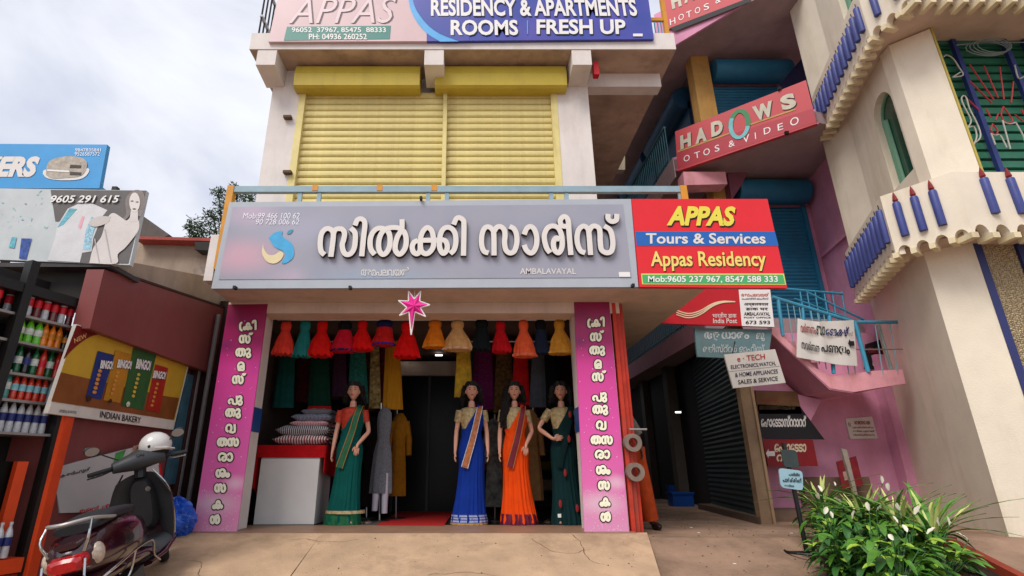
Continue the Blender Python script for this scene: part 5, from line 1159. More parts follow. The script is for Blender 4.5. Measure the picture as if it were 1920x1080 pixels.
# slabs (front corner runs diagonally towards the viewer)
def slab(z0, z1, poly, name='balcony_slab', m=None):
    M().prism([(x, y, z0) for x, y in poly], (0, 0, z1 - z0)).build(name, m or dusk_soffit, pk)
PLN = [(4.0, 18), (4.0, 9.1), (5.9, 7.6), (6.9, 7.9), (9.5, 10), (9.5, 18)]
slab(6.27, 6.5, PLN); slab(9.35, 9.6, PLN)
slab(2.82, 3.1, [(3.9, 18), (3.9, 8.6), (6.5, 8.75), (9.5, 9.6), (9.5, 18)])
M().prism([(3.88, 18, 2.78), (3.88, 8.58, 2.78), (3.88, 8.58, 3.13), (3.88, 18, 3.13)], (.02, 0, 0)).build('fascia', mat('fascia_shaded', '#8a5a64', .8, .1), pk)  # darker copy of the pink, with the alley shade in its colour
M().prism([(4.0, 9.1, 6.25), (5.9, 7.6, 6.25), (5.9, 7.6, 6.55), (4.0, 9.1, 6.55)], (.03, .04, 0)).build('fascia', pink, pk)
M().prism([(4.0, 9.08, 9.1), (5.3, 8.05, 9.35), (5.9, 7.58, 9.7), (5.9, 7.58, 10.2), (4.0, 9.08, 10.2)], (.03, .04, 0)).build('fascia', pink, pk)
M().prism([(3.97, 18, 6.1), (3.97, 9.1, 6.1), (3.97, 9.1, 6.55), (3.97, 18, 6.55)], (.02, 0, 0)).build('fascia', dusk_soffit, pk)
# back walls
M().box(5.0, 9.5, 9.7, 9.9, 3.1, 12).build('front_wall', pink, pk)
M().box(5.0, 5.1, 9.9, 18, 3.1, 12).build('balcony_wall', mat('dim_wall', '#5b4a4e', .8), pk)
pw5 = PX(5.0)
# yellow corner pillar
M().box(4.82, 5.2, 9.4, 9.69, 3.1, 9.35).build('corner_pillar', mat('ochre_pillar', '#b58a4a', .8, .12, 4, .2, dirt=.4), pk)
# side pink wall next to the tower
M().prism([(6.9, 9.7, 0), (6.58, 7.95, 0), (6.58, 7.95, 6.27), (6.9, 9.7, 6.27)], (.15, -.03, 0)).build('side_wall', pink, pk)
M().prism([(6.88, 9.6, 4.6), (6.57, 8.0, 4.6), (6.57, 8.0, 4.66), (6.88, 9.6, 4.66)], (-.05, 0, 0)).build('ledge', pink, pk)
def corrugated(k, x0, x1, y, z0, z1, pitch, d=.02):
    n = int((z1 - z0) / pitch)
    for i in range(n):
        z = z0 + i * pitch; k.add([(x0, y, z), (x1, y, z), (x1, y - d, z + pitch * .5), (x0, y - d, z + pitch * .5), (x0, y, z + pitch), (x1, y, z + pitch)], [(0, 1, 2, 3), (3, 2, 5, 4)])
for (x0, x1, z0, z1, lbl) in ((5.3, 6.72, 3.1, 5.75, 'blue roller shutter on the first floor above the turquoise stair rail'), (5.28, 6.95, 6.5, 8.75, 'blue roller shutter on the second floor behind the tilted red sign')):
    st = thing('blue_shutter', lbl, 'shutter', (x0, 9.6, z0), group='blue shutters of the pink building')
    k = M(); corrugated(k, x0, x1, 9.66, z0, z1, .075); k.build('shutter_curtain', blue_sh, st)['kind'] = 'stuff'
    k = M(); k.lathe((0, 0, 0), [(.24, 0), (.26, .05), (.26, x1 - x0 - .05), (.24, x1 - x0)], 18); k.v = [V((x0 + v.z, 9.45 + v.x, z1 + .22 + v.y)) for v in k.v]; k.build('shutter_drum', blue_sh, st, smooth=True)
    for x in (x0, x1): M().box(x - .04, x + .04, 9.6, 9.66, z0, z1).build('guide_rail', blue_sh, st)
sb = thing('side_shutter', 'dark blue roller shutters along the upper gallery of the alley', 'shutter', (4.95, 12, 6.5))
for y in (10.1, 12.6, 15.1):
    k = M(); k.lathe((0, 0, 0), [(.3, 0), (.3, 2.2)], 14); k.v = [V((4.9 + v.x, y + v.z, 8.8 + v.y)) for v in k.v]; k.build('shutter_drum', mat('deep_blue', '#123a55', .5, .15), sb, smooth=True)
    M().box(4.93, 4.99, y, y + 2.2, 6.5, 8.7).build('shutter_curtain', _mc['deep_blue'], sb)
# galleries' railings
def rail_run(name, label, a, b, z0, h, n, m, thick=.016, cat='railing'):
    a, b = V(a), V(b); t = thing(name, label, cat, tuple(a))
    M().tube([a + V((0, 0, h)), b + V((0, 0, h))], .028, 8).build('top_rail', m, t); M().tube([a + V((0, 0, .08)), b + V((0, 0, .08))], .015, 6).build('bottom_rail', m, t)
    for i in range(n + 1): p = a.lerp(b, i / n); M().tube([p, p + V((0, 0, h))], thick, 6).build('bar', m, t)
    return t
dim_t = mat('shaded_turquoise', '#275a66', .6, .1)  # darker copy of the turquoise; the alley's shade is put into the colour
rail_run('gallery_railing', 'long shade-toned turquoise railing of the first floor gallery deep in the alley', (3.92, 8.7, 3.13), (3.92, 15.5, 3.13), 3.1, .85, 60, dim_t, .012)
rail_run('upper_gallery_railing', 'shade-toned railing of the second floor gallery left of the tilted red sign', (3.98, 9.3, 6.55), (3.98, 14, 6.55), 6.5, .85, 40, dim_t, .012)
# corridor: dark interior with pillars, shutter on the right
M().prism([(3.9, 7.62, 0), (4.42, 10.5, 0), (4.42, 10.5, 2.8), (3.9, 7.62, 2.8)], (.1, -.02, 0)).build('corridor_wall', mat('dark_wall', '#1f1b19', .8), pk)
rs = thing('alley_shutter', 'dark green grey roller shutter on the right side of the alley corridor', 'shutter', (4.0, 8.2, 0))
a0, b0 = V((3.86, 7.7, .04)), V((4.36, 10.4, .04)); k = M(); nn = 34
for i in range(nn):
    z = i * .078; d = V((-.02, .0, 0))
    k.add([a0 + V((0, 0, z)), b0 + V((0, 0, z)), b0 + d + V((0, 0, z + .039)), a0 + d + V((0, 0, z + .039)), a0 + V((0, 0, z + .078)), b0 + V((0, 0, z + .078))], [(0, 1, 2, 3), (3, 2, 5, 4)])
k.build('shutter_curtain', dark_green, rs)['kind'] = 'stuff'
M().box(1.72, 5.0, 17, 17.2, 0, 12).build('dark_end_wall', _mc['dark_wall'], pk)  # added end wall, near black so the gap between the buildings reads dark
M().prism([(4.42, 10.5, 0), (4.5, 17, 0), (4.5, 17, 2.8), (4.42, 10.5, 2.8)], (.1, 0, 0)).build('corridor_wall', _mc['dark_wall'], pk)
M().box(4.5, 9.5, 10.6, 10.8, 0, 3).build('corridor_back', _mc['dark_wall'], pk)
for y, x in ((11.5, 4.3), (13.5, 4.4)): M().box(x - .1, x + .1, y, y + .25, 0, 2.8).build('corridor_pillar', mat('dim_pillar', '#4b433b', .8), pk)
p = hit(1272, 773, PY(10.4)); M().box(p.x - .05, p.x + .05, 10.4, 10.43, p.z - .01, p.z + .015).build('small_lamp', _mc['lamp_on'], pk)
M().box(3.75, 4.5, 8.6, 10.3, -.02, .04).build('shutter_step', concrete, pk) if False else None
M().prism([(3.72, 7.5, -.02), (3.86, 7.62, -.02), (4.36, 10.4, -.02), (4.1, 10.4, -.02)], (0, 0, .09)).build('shutter_step', mat('step_dirt', '#5b4a3f', .9, .15, 4, .3), pk)
bp = hit(1462, 985, PZ(-.02)); M().box(3.76, 3.9, 7.5, 7.62, -.02, 2.75).build('corner_post', mat('brown_post', '#7b634c', .8, .2, 5, .3, dirt=.5), pk)
M().box(3.905, 3.94, 7.48, 7.53, -.02, 2.75).build('corner_pipe', mat('pipe_tan', '#8f7458', .7), pk)
ccr = thing('blue_crate', 'blue plastic crate on the floor deep in the dark alley', 'crate', (0, 0, 0)); q = hit(1283, 950, PZ(-.02)); 
S.collection.objects.unlink(ccr); bpy.data.objects.remove(ccr)
ccr = thing('blue_crate', 'blue plastic crate on the floor deep in the dark alley', 'crate', (q.x, q.y, -.02)); bl_p = mat('crate_blue', '#0e3f8a', .45, .1)
M().box(q.x - .2, q.x + .2, q.y, q.y + .3, -.02, .2).build('crate_body', bl_p, ccr); M().box(q.x - .22, q.x + .22, q.y - .02, q.y + .32, .2, .24).build('crate_rim', bl_p, ccr)
k = M(); k.lathe((q.x + .18, q.y + .9, -.02), [(.14, 0), (.18, .34), (.19, .36)], 16); k.build('blue_bucket', bl_p, None, smooth=True, label='blue bucket standing behind the crate deep in the alley', category='bucket')
# lower pink walls
M().box(4.3, 6.6, 8.5, 8.65, -.02, 2.8).build('lower_wall', pink, pk)
M().box(6.42, 7.0, 8.3, 8.5, -.02, 2.4).build('pilaster', pink, pk)
M().box(5.35, 5.95, 8.2, 8.5, -.02, .18).build('step', concrete, pk); M().box(4.9, 5.9, 8.35, 8.5, .18, .55).build('step', mat('step_brown', '#705a4b', .9, .2), pk)
M().box(4.0, 4.9, 7.9, 8.5, -.02, .12).build('step', _mc['step_brown'], pk)
# staircase rising to the left
stc = thing('staircase', 'pink concrete staircase and landing with rust stained edge', 'staircase', (5.3, 7.6, 2.0)); pst = PY(7.5)
W = lambda x, y: hit(x, y, pst)
lp = [W(1448, 612), W(1530, 690), W(1556, 706), W(1640, 695), W(1692, 693), W(1698, 719), W(1600, 735), W(1556, 728), W(1446, 625)]
M().prism(lp, (0, .9, 0)).build('flight', pink2, stc)
k = M(); k.prism([W(1447, 626) + V((0, .012, -.01)), W(1556, 729) + V((0, .012, -.01)), W(1600, 736) + V((0, .012, -.01)), W(1600, 728) + V((0, .012, 0)), W(1556, 722) + V((0, .012, 0)), W(1452, 626) + V((0, .012, 0))], (0, .88, 0)); k.build('underside', pink, stc)
for i in range(6):
    c = W(1530 - i * 14, 690 - i * 13.3); M().box(c.x - .07, c.x + .1, 7.6, 8.38, c.z - .05, c.z + .1).build('step', pink2, stc)
# pink mass behind the stair (side wall under the flight)
M().prism([W(1446, 700) + V((0, .6, 0)), W(1446, 640) + V((0, .6, 0)), W(1540, 728) + V((0, .6, 0)), W(1590, 740) + V((0, .6, 0)), W(1560, 800) + V((0, .6, 0)), W(1540, 830) + V((0, .6, 0)), W(1430, 830) + V((0, .6, 0))], (0, .1, 0)).build('stair_side_wall', pink, stc)
# turquoise rails
tr_ = thing('stair_railing', 'turquoise pipe railing along the stair and its landing', 'railing', tuple(W(1560, 700)))
def rod(px, r, par=tr_, m=turq, name='rail', dy=0): M().tube([W(x, y) + V((0, dy, 0)) for x, y in px], r, 8).build(name, m, par)
rod([(1448, 557), (1602, 604)], .028); rod([(1602, 604), (1690, 604)], .026); rod([(1604, 655), (1692, 655)], .01, m=steel)
rod([(1459, 562), (1468, 630)], .026, name='post'); rod([(1505, 576), (1512, 672)], .02, name='post'); rod([(1555, 592), (1563, 700)], .026, name='post'); rod([(1602, 602), (1628, 698)], .03, name='post'); rod([(1625, 606), (1645, 694)], .022, name='post', dy=.2); rod([(1656, 606), (1682, 692)], .02, name='post', m=mat('grey_green_pipe', '#7d8f8a', .5), dy=.1)
for x in (1475, 1487, 1498, 1520, 1532, 1544, 1575, 1588, 1640, 1668): 
    yt = 557 + (x - 1448) * .305 if x < 1602 else 604; yb = 625 + (x - 1448) * .8 if x < 1545 else 702; rod([(x, yt), (x + (yb - yt) * .16, yb)], .007, name='bar', m=mat('grey_bar', '#7aa0a8', .5))
tr2 = thing('landing_railing', 'turquoise pipe railing of the first floor landing above the stair', 'railing', tuple(W(1540, 600)))
P2 = PY(8.7); W2 = lambda x, y: hit(x, y, P2)
for seg, r in ((((1452, 540), (1512, 545), (1580, 551)), .022), (((1510, 546), (1620, 600)), .018), (((1490, 560), (1600, 600)), .015)):
    M().tube([W2(x, y) for x, y in seg], r, 8).build('rail', turq, tr2)
for x in (1500, 1513, 1528, 1545, 1560, 1578): M().tube([W2(x, 546), W2(x + 10, 606)], .012, 6).build('bar', turq, tr2)
# --- signs in the alley
P7 = PY(7.25)
ip = thing('post_office_sign', 'red and white India Post sign below the tours sign', 'sign', tuple(hit(1350, 610, P7)))
board(ip, 'board', [(1225, 606), (1452, 613), (1444, 541), (1225, 541)], P7, .04, red_p)
patch(ip, 'white_panel', [(1391, 611), (1452, 613), (1444, 543), (1385, 543)], P7, white_p, .004)
for i, dy in enumerate((0, 4, 8)):
    pts = smoothpts([(1268, 582 + dy), (1290, 588 + dy), (1312, 583 + dy * .9), (1335, 570 + dy * .6), (1355, 565 + dy * .3), (1378, 566)], 5)
    k = M(); k.ribbon(P7, [hit(p.x, p.y, P7) for p in pts], .015, .002, .005 + i * .0005); k.build('emblem_line', mat('emblem_cream2', '#dcc9a4', .5), ip)
rect_text(ip, 'India Post', P7, 1337, 1382, 597, 606, wl, bold=.01, lift=.006); rect_text(ip, 'भारतीय डाक', P7, 1336, 1381, 586, 596, wl, bold=.01, lift=.006)
for t_, x0, x1, y0, y1, m_ in (('അമപലവയൽ', 1390, 1442, 549, 556, red_p), ('േപാസ്റ്റ് ഓഫീസ്', 1391, 1441, 558, 562, black_p), ('अम्बलवयल', 1395, 1441, 568, 575, black_p), ('डाक घर', 1398, 1440, 577, 582, black_p), ('AMBALAVAYAL', 1395, 1444, 585, 592, black_p), ('POST OFFICE', 1395, 1445, 594, 597, black_p), ('673 593', 1398, 1444, 601, 608, black_p)):
    rect_text(ip, t_, P7, x0, x1, y0, y1, m_, bold=.02, lift=.007)
P76 = PY(7.32)
te = thing('faded_teal_sign', 'faded grey teal painted sign under the red post office sign', 'sign', tuple(hit(1370, 670, P76)))
board(te, 'board', [(1308, 669), (1440, 674), (1448, 618), (1302, 615)], P76, .04, mat('faded_teal', '#5f7c80', .7, .12, 4, .1, dirt=.4))
wsh = mat('faded_white', '#a9b0b0', .7, .4, 30, 0)
rect_text(te, 'ആധാരം', P76, 1320, 1405, 622, 640, wsh, bold=.035, lift=.005); rect_text(te, 'മു', P76, 1418, 1434, 624, 640, wsh, bold=.03, lift=.005); rect_text(te, 'രജിസ്റ്റർ ഓഫീസ്', P76, 1318, 1434, 645, 661, wsh, bold=.02, lift=.005)
P70 = PY(7.05); mz = lambda x, y: (1180 + x / 4.153, 560 + y / 4.153)
et = thing('electronics_sign', 'tilted cream board reading e-TECH electronics, watch and home appliances', 'sign', tuple(hit(1415, 725, P70)))
board(et, 'board', [mz(810, 697), mz(1218, 655), mz(1135, 393), mz(738, 435)], P70, .03, offw)
def tl_(par, s, a, b, c, m_, pl=P70, **k): lettering(par, s, pl, mz(*a), mz(*b), mz(*c), m_, **k)
tl_(et, 'e · TECH', (842, 492), (1058, 472), (838, 448), mat('etech_red', '#a81c1c', .5), bold=.012, lift=.005)
nv = mat('ink_navy', '#1c1a44', .5)
tl_(et, 'ELECTRONICS,WATCH,', (793, 553), (1142, 522), (790, 518), nv, bold=.012, lift=.005); tl_(et, '& HOME APPLIANCES', (825, 612), (1158, 582), (822, 578), nv, bold=.012, lift=.005); tl_(et, 'SALES & SERVICE', (848, 668), (1158, 638), (845, 634), black_p, bold=.012, lift=.005)
patch(et, 'seam_line', [mz(778, 566), mz(1170, 524), mz(1170, 527), mz(778, 569)], P70, concrete, .003)
M().tube([hit(1380, 660, P70) + V((0, .1, 0)), hit(1378, 640, P76)], .006, 5).build('hanging_wire', black_metal, et)
# banner on the stair rail
PB2 = PY(7.42); nz = lambda x, y: (1490 + x / 9.82, 590 + y / 9.82)
gb = thing('cloth_banner', 'white cloth banner with red, blue and black Malayalam text tied to the stair railing', 'banner', tuple(hit(1550, 680, PB2)))
gx = [(60, 65, 40, 780), (160, 95, 160, 805), (290, 110, 280, 825), (380, 125, 400, 850), (450, 130, 500, 865), (520, 118, 600, 880), (590, 122, 700, 905), (800, 112, 850, 925), (960, 108, 1000, 935), (1085, 95, 1155, 945)]
k = M(); vs = []
for i, (xt, yt, xb, yb) in enumerate(gx):
    for j in range(5):
        f = j / 4; p = hit(*nz(xt + (xb - xt) * f, yt + (yb - yt) * f), off(PB2, .03 * math.sin(i * 1.9) * .5 + .012)); vs.append(p)
k.add(vs, [(i * 5 + j, i * 5 + j + 1, (i + 1) * 5 + j + 1, (i + 1) * 5 + j) for i in range(len(gx) - 1) for j in range(4)])
k.add([v + V((0, .012, 0)) for v in vs], [(i * 5 + j, (i + 1) * 5 + j, (i + 1) * 5 + j + 1, i * 5 + j + 1) for i in range(len(gx) - 1) for j in range(4)])
k.build('cloth', mat('banner_white', '#cfcac4', .75, .05, 3, .1), gb, smooth=True)
def tn(s, a, b, c, m_, **kk): lettering(gb, s, PB2, nz(*a), nz(*b), nz(*c), m_, lift=.034, **kk)
tn('വർണണം', (110, 320), (395, 360), (110, 150), mat('ink_red', '#8f1c24', .5), bold=.02); tn('ബാ', (400, 365), (560, 385), (400, 195), black_p, bold=.02); tn('േങകഴ്', (570, 385), (1000, 400), (575, 205), mat('ink_blue', '#1a1d5c', .5), bold=.03); tn('സ്', (995, 390), (1075, 388), (995, 315), black_p)
tn('സവർണണ', (125, 620), (455, 700), (130, 455), black_p, bold=.02); tn('പണയം', (490, 680), (1020, 735), (490, 540), black_p, bold=.03)
k = M(); k.prism([hit(*nz(x, y), off(PB2, .035)) for x, y in [(985, 530), (1010, 450), (1030, 485), (1095, 485), (1105, 570), (1035, 575), (1045, 610)]], (0, .001, 0)); k.build('arrow_print', black_p, gb)
# black, brown and red boards on the pink wall
P83 = PY(8.05)
ph = thing('photostat_sign', 'black board with white Malayalam lettering on the pink wall under the stair', 'sign', tuple(hit(1480, 820, P83)))
board(ph, 'board', [(1428, 822), (1546, 824), (1500, 762), (1420, 758)], P83, .03, black_p)
rect_text(ph, 'േഫാേടടാസ്ററാററ്', P83, 1427, 1512, 779, 801, wl, bold=.035, lift=.005)
bb = thing('brown_poster', 'faded brown notice board above the black sign', 'sign', tuple(hit(1460, 775, P83)))
board(bb, 'board', [(1421, 776), (1504, 776), (1494, 734), (1416, 732)], P83, .03, mat('brown_board', '#6b4a30', .8, .2, 6, .1, dirt=.4))
rect_text(bb, 'ഷോപ്പ്', P83, 1424, 1458, 745, 752, mat('rust_red', '#8a2c18', .6), bold=.02, lift=.004); rect_text(bb, 'മൊബൈൽ റീചാർജ്', P83, 1424, 1492, 757, 768, _mc['rust'], lift=.004)
rb = thing('red_photo_sign', 'dark red board with cream lettering and an arrow below the black sign', 'sign', tuple(hit(1480, 874, P83)))
board(rb, 'board', [(1440, 874), (1534, 874), (1524, 824), (1430, 824)], P83, .03, mat('dark_red_board', '#7a141c', .6, .1, 5))
rect_text(rb, 'േഫാേടടാ', P83, 1452, 1512, 832, 848, mat('cream_letter', '#c7b89a', .6), bold=.04, lift=.005); rect_text(rb, 'റ', P83, 1456, 1468, 852, 866, _mc['cream_letter'], bold=.04, lift=.005)
patch(rb, 'arrow_print', [(1436, 850), (1441, 842), (1441, 846), (1453, 846), (1453, 855), (1441, 855), (1441, 859)], P83, offw, .005)
P84 = PY(8.48)
ns = thing('no_smoking_notice', 'white NO SMOKING AREA notice with red print on the pink wall', 'sign', tuple(hit(1615, 822, P84)))
PNS = PL((5.3, 8.3), (5.9, 8.35)); PNS = P84
board(ns, 'board', [(1594, 823), (1646, 822), (1635, 781), (1585, 785)], PNS, .015, offw)
nsr = mat('notice_red', '#8f2a30', .6); rect_text(ns, 'NO SMOKING AREA', PNS, 1602, 1632, 789, 796, nsr, bold=.03, lift=.004)
for i, t_ in enumerate(('പുകവലി ശിക്ഷാർഹം', 'ഇവിടെ പുകവലി', 'നിരോധിച്ചിരിക്കുന്നു')): rect_text(ns, t_, PNS, 1598 + i, 1638 + i * 1.2, 799 + i * 7, 804 + i * 7, nsr, bold=.03, lift=.004)
c_ = hit(1593, 796, off(PNS, .005)); k = M(); k.tube([c_ + V((.018 * math.cos(a * .5), 0, .03 * math.sin(a * .5))) for a in range(13)], .003, 4); k.tube([c_ + V((-.013, 0, .02)), c_ + V((.013, 0, -.02))], .003, 4); k.build('no_smoking_symbol', nsr, ns)
rp2 = thing('red_poster', 'small dark red poster on the pink wall behind the white pole', 'poster', tuple(hit(1590, 920, P84)))
board(rp2, 'sheet', [(1580, 918), (1619, 910), (1605, 855), (1568, 866)], PY(8.15), .01, mat('poster_red', '#7a1c24', .7, .3, 12))
rect_text(rp2, 'BSNL', PY(8.15), 1580, 1604, 872, 884, mat('dull_cream', '#a08478', .7), lift=.004) if False else patch(rp2, 'faded_print', [(1580, 885), (1592, 882), (1596, 898), (1584, 901)], PY(8.15), mat('dull_cream', '#a08478', .7, .4, 30), .004)
lp_ = thing('leaning_plank', 'pale wooden plank standing upright among the plants', 'plank', tuple(hit(1608, 940, PY(7.2))))
M().prism([hit(x, y, PY(7.2)) for x, y in ((1607, 945), (1612, 942), (1588, 843), (1578, 841))], (0, .04, 0)).build('plank', mat('plank_grey', '#8c8074', .8, .2, 10, .2), lp_)
# meter niche and dim boards behind the landing rail
sb2 = thing('landing_sign', 'black sign with faded white letters behind the landing railing', 'sign', tuple(W(1660, 690)))
P75 = PY(8.4); board(sb2, 'board', [(1622, 692), (1690, 692), (1672, 630), (1624, 645)], P75, .03, black_p)
rect_text(sb2, 'സഹകരണം', P75, 1628, 1672, 651, 662, nsr, bold=.03, lift=.005); rect_text(sb2, 'ബാങ്ക്', P75, 1636, 1682, 673, 686, wsh, bold=.03, lift=.005)
# tilted red photo studio signs on the balcony fronts
PD = PL((4.0, 9.1), (5.9, 7.6)); PD = off(PD, .06); hz = lambda x, y: (1220 + x / 3, y / 3)
hs = thing('photo_studio_sign', 'tilted red sign reading HADOWS photos and video on the second floor balcony', 'sign', tuple(hit(1400, 280, PD)))
sred = mat('studio_red', '#b83c44', .5, .06, 2, .03, dirt=.15)
board(hs, 'board', [hz(152, 962), hz(935, 695), hz(873, 450), hz(137, 740)], PD, .08, sred)
patch(hs, 'dark_band', [hz(152, 950), hz(932, 688), hz(912, 610), hz(148, 850)], PD, mat('studio_red_dark', '#a62a3a', .5, .05), .003)
gl_ = mat('studio_gold', '#b08a44', .5); k = M(); k.ribbon(PD, [hit(*hz(150, 855), PD), hit(*hz(460, 745), PD)], .03, .002, .005); k.ribbon(PD, [hit(*hz(550, 705), PD), hit(*hz(815, 615), PD)], .03, .002, .005); k.build('gold_line', gl_, hs)
def th(par, s, a, b, c, m_, **kk): lettering(par, s, PD, hz(*a), hz(*b), hz(*c), m_, **kk)
gly = mat('studio_letter', '#b9b3a0', .5)
for ch, a, b, c in (('H', (168, 842), (228, 820), (165, 765)), ('A', (252, 812), (316, 790), (250, 730)), ('D', (342, 772), (408, 750), (338, 690)), ('W', (585, 685), (698, 648), (570, 602)), ('S', (742, 625), (825, 598), (722, 545))):
    th(hs, ch, (a[0] + 5, a[1] + 4), (b[0] + 5, b[1] + 4), (c[0] + 5, c[1] + 4), black_p, bold=.06, lift=.006); th(hs, ch, a, b, c, gly, bold=.06, lift=.010)
for ch, x, y, w_, h_ in (('O', 187, 912, 34, 34), ('T', 247, 894, 32, 34), ('O', 298, 878, 36, 36), ('S', 362, 856, 26, 36), ('&', 440, 830, 34, 34), ('V', 520, 806, 36, 40), ('I', 588, 782, 5, 36), ('D', 638, 758, 38, 36), ('E', 716, 736, 30, 36), ('O', 786, 712, 48, 44)):
    th(hs, ch, (x, y), (x + w_, y - w_ * .33), (x - 3, y - h_), white_p, lift=.008)
k = M(); R1 = [hit(*hz(500 + 48 * math.cos(a * .314) + 12 * math.sin(a * .314), 700 - 75 * math.sin(a * .314) + 10 * math.cos(a * .314)), PD) for a in range(21)]; k.ribbon(PD, R1[:12], .085, .003, .009); k.build('ring_mark', mat('ring_green', '#2f7a4a', .5), hs)
k = M(); k.ribbon(PD, R1[9:], .07, .003, .011); k.build('ring_mark', mat('ring_cyan', '#6ab0b8', .5), hs)
for (x, y) in ((725, 498), (765, 748)): p = hit(*hz(x, y), off(PD, .01)); M().box(p.x - .03, p.x + .03, p.y - .02, p.y + .02, p.z - .03, p.z + .03).build('clamp', black_metal, hs)
h2 = thing('upper_studio_sign', 'tilted red studio sign cut off by the top of the picture', 'sign', tuple(hit(1330, 20, PD)))
board(h2, 'board', [hz(98, 165), hz(560, -10), hz(540, -160), hz(60, -20)], PD, .08, sred); patch(h2, 'black_edge', [hz(140, 175), hz(560, 10), hz(560, -15), hz(105, 158)], PD, black_p, .004)
th(h2, 'H', (122, 52), (175, 32), (108, -30), gly, bold=.06, lift=.010); th(h2, 'A', (190, 20), (250, -4), (180, -60), gly, bold=.06, lift=.010)
for ch, x, y in (('H', 110, 142), ('O', 158, 118), ('T', 202, 102), ('O', 250, 80), ('S', 300, 60), ('&', 365, 22)): th(h2, ch, (x, y), (x + 30, y - 11), (x - 3, y - 34), white_p, lift=.008)
# beams under the sign, navy banner, drain pipe
P9 = PY(8.9)
board(pk, 'pink_beam', [(1283, 347), (1364, 345), (1360, 322), (1281, 322)], P9, .3, pink2)
board(pk, 'pink_beam', [(1372, 375), (1392, 345), (1402, 322), (1364, 322)], PY(9.2), .3, mat('pink_shaded', '#7d4a5a', .8, .1))  # this beam's pink is darkened to stand for shade under the slab
nb = thing('navy_banner', 'dark navy poster with a round red and white emblem beside the tilted sign', 'poster', (6.6, 9.0, 6.6)); P9b = PY(9.05)
board(nb, 'sheet', [(1462, 158), (1530, 240), (1560, 235), (1552, 75), (1530, 78)], P9b, .02, mat('navy_sheet', '#15133f', .6, .2, 4))
for r_, c_m, lf in ((.13, mat('emblem_red', '#a81c2a', .5), .004), (.1, white_p, .007), (.06, nv, .010)):
    c_ = hit(1521, 129, off(P9b, lf)); M().add([c_ + V((r_ * math.cos(a * .393), 0, r_ * math.sin(a * .393))) for a in range(16)], [tuple(range(16))]).build('emblem', c_m, nb)
M().add([hit(x, y, off(P9b, .013)) for x, y in ((1517, 133), (1525, 133), (1521, 123))], [(0, 1, 2)]).build('emblem', white_p, nb)
rect_text(nb, 'സ്വാഗതം', P9b, 1524, 1548, 180, 200, wsh, bold=.02, lift=.006); rect_text(nb, 'ബാങ്ക്', P9b, 1526, 1548, 205, 222, wsh, bold=.02, lift=.006)
rail_run('upper_landing_rail', 'short turquoise rail between the tilted sign and the scalloped balcony', tuple(hit(1516, 205, PY(8.3))), tuple(hit(1548, 205, PY(8.3))), 0, .6, 5, turq)
dp = hit(1500, 0, PY(8.0)); M().tube([hit(1495, -30, PY(8.0)), hit(1545, 130, PY(8.0)), ], .045, 10).build('drain_pipe', mat('cream_pipe', '#b3a68c', .6), pk)

# standing sign on the pavement
Pg = hit(1513, 1038, PZ(-.12)); ss = thing('standing_sign', 'black pole sign with round base and blue lettered plate beside the plants', 'sign', tuple(Pg)); PS_ = PY(Pg.y)
k = M(); k.tube([Pg + V((.19 * math.cos(a * .314), .19 * math.sin(a * .314), .015)) for a in range(21)], .012, 6); k.build('ring_base', black_metal, ss)
M().tube([Pg + V((-.19, 0, .015)), Pg + V((.19, 0, .015))], .01, 6).build('base_bar', black_metal, ss)
tpz = hit(1478, 845, PS_).z - Pg.z
k = M(); k.tube([Pg + V((0, 0, .01)), Pg + V((-.01, 0, tpz * .6)), Pg + V((-.03, 0, tpz + .08))], .022, 8); k.build('pole', black_metal, ss)
rz_ = lambda x, y: (1440 + x / 3.856, 800 + y / 3.856)
def rounded(cs, r=.18):
    out = []
    n = len(cs)
    for i in range(n):
        a, b, c = V((*cs[i - 1], 0)), V((*cs[i], 0)), V((*cs[(i + 1) % n], 0)); p0_, p2 = b.lerp(a, r), b.lerp(c, r)
        for t in (0, .33, .66, 1): q = p0_.lerp(b, t).lerp(b.lerp(p2, t), t); out.append((q.x, q.y))
    return out
board(ss, 'plate', rounded([rz_(95, 440), rz_(255, 462), rz_(250, 320), rz_(78, 298)]), off(PS_, .03), .015, mat('plate_blue', '#8fb0bd', .5, .06))
lettering(ss, 'പാർക്കിംഗ്', off(PS_, .032), rz_(108, 400), rz_(245, 405), rz_(105, 365), black_p, bold=.03, lift=.004); lettering(ss, 'പാടില്ല', off(PS_, .032), rz_(150, 355), rz_(230, 358), rz_(150, 330), black_p, bold=.03, lift=.004); lettering(ss, 'ഇവിടെ', off(PS_, .032), rz_(118, 436), rz_(190, 440), rz_(118, 415), black_p, bold=.03, lift=.004)
board(ss, 'upper_plate', rounded([rz_(118, 290), rz_(228, 300), rz_(205, 170), rz_(92, 165)]), off(PS_, .03), .015, mat('plate_dark', '#2f3a3a', .6, .2, 10))
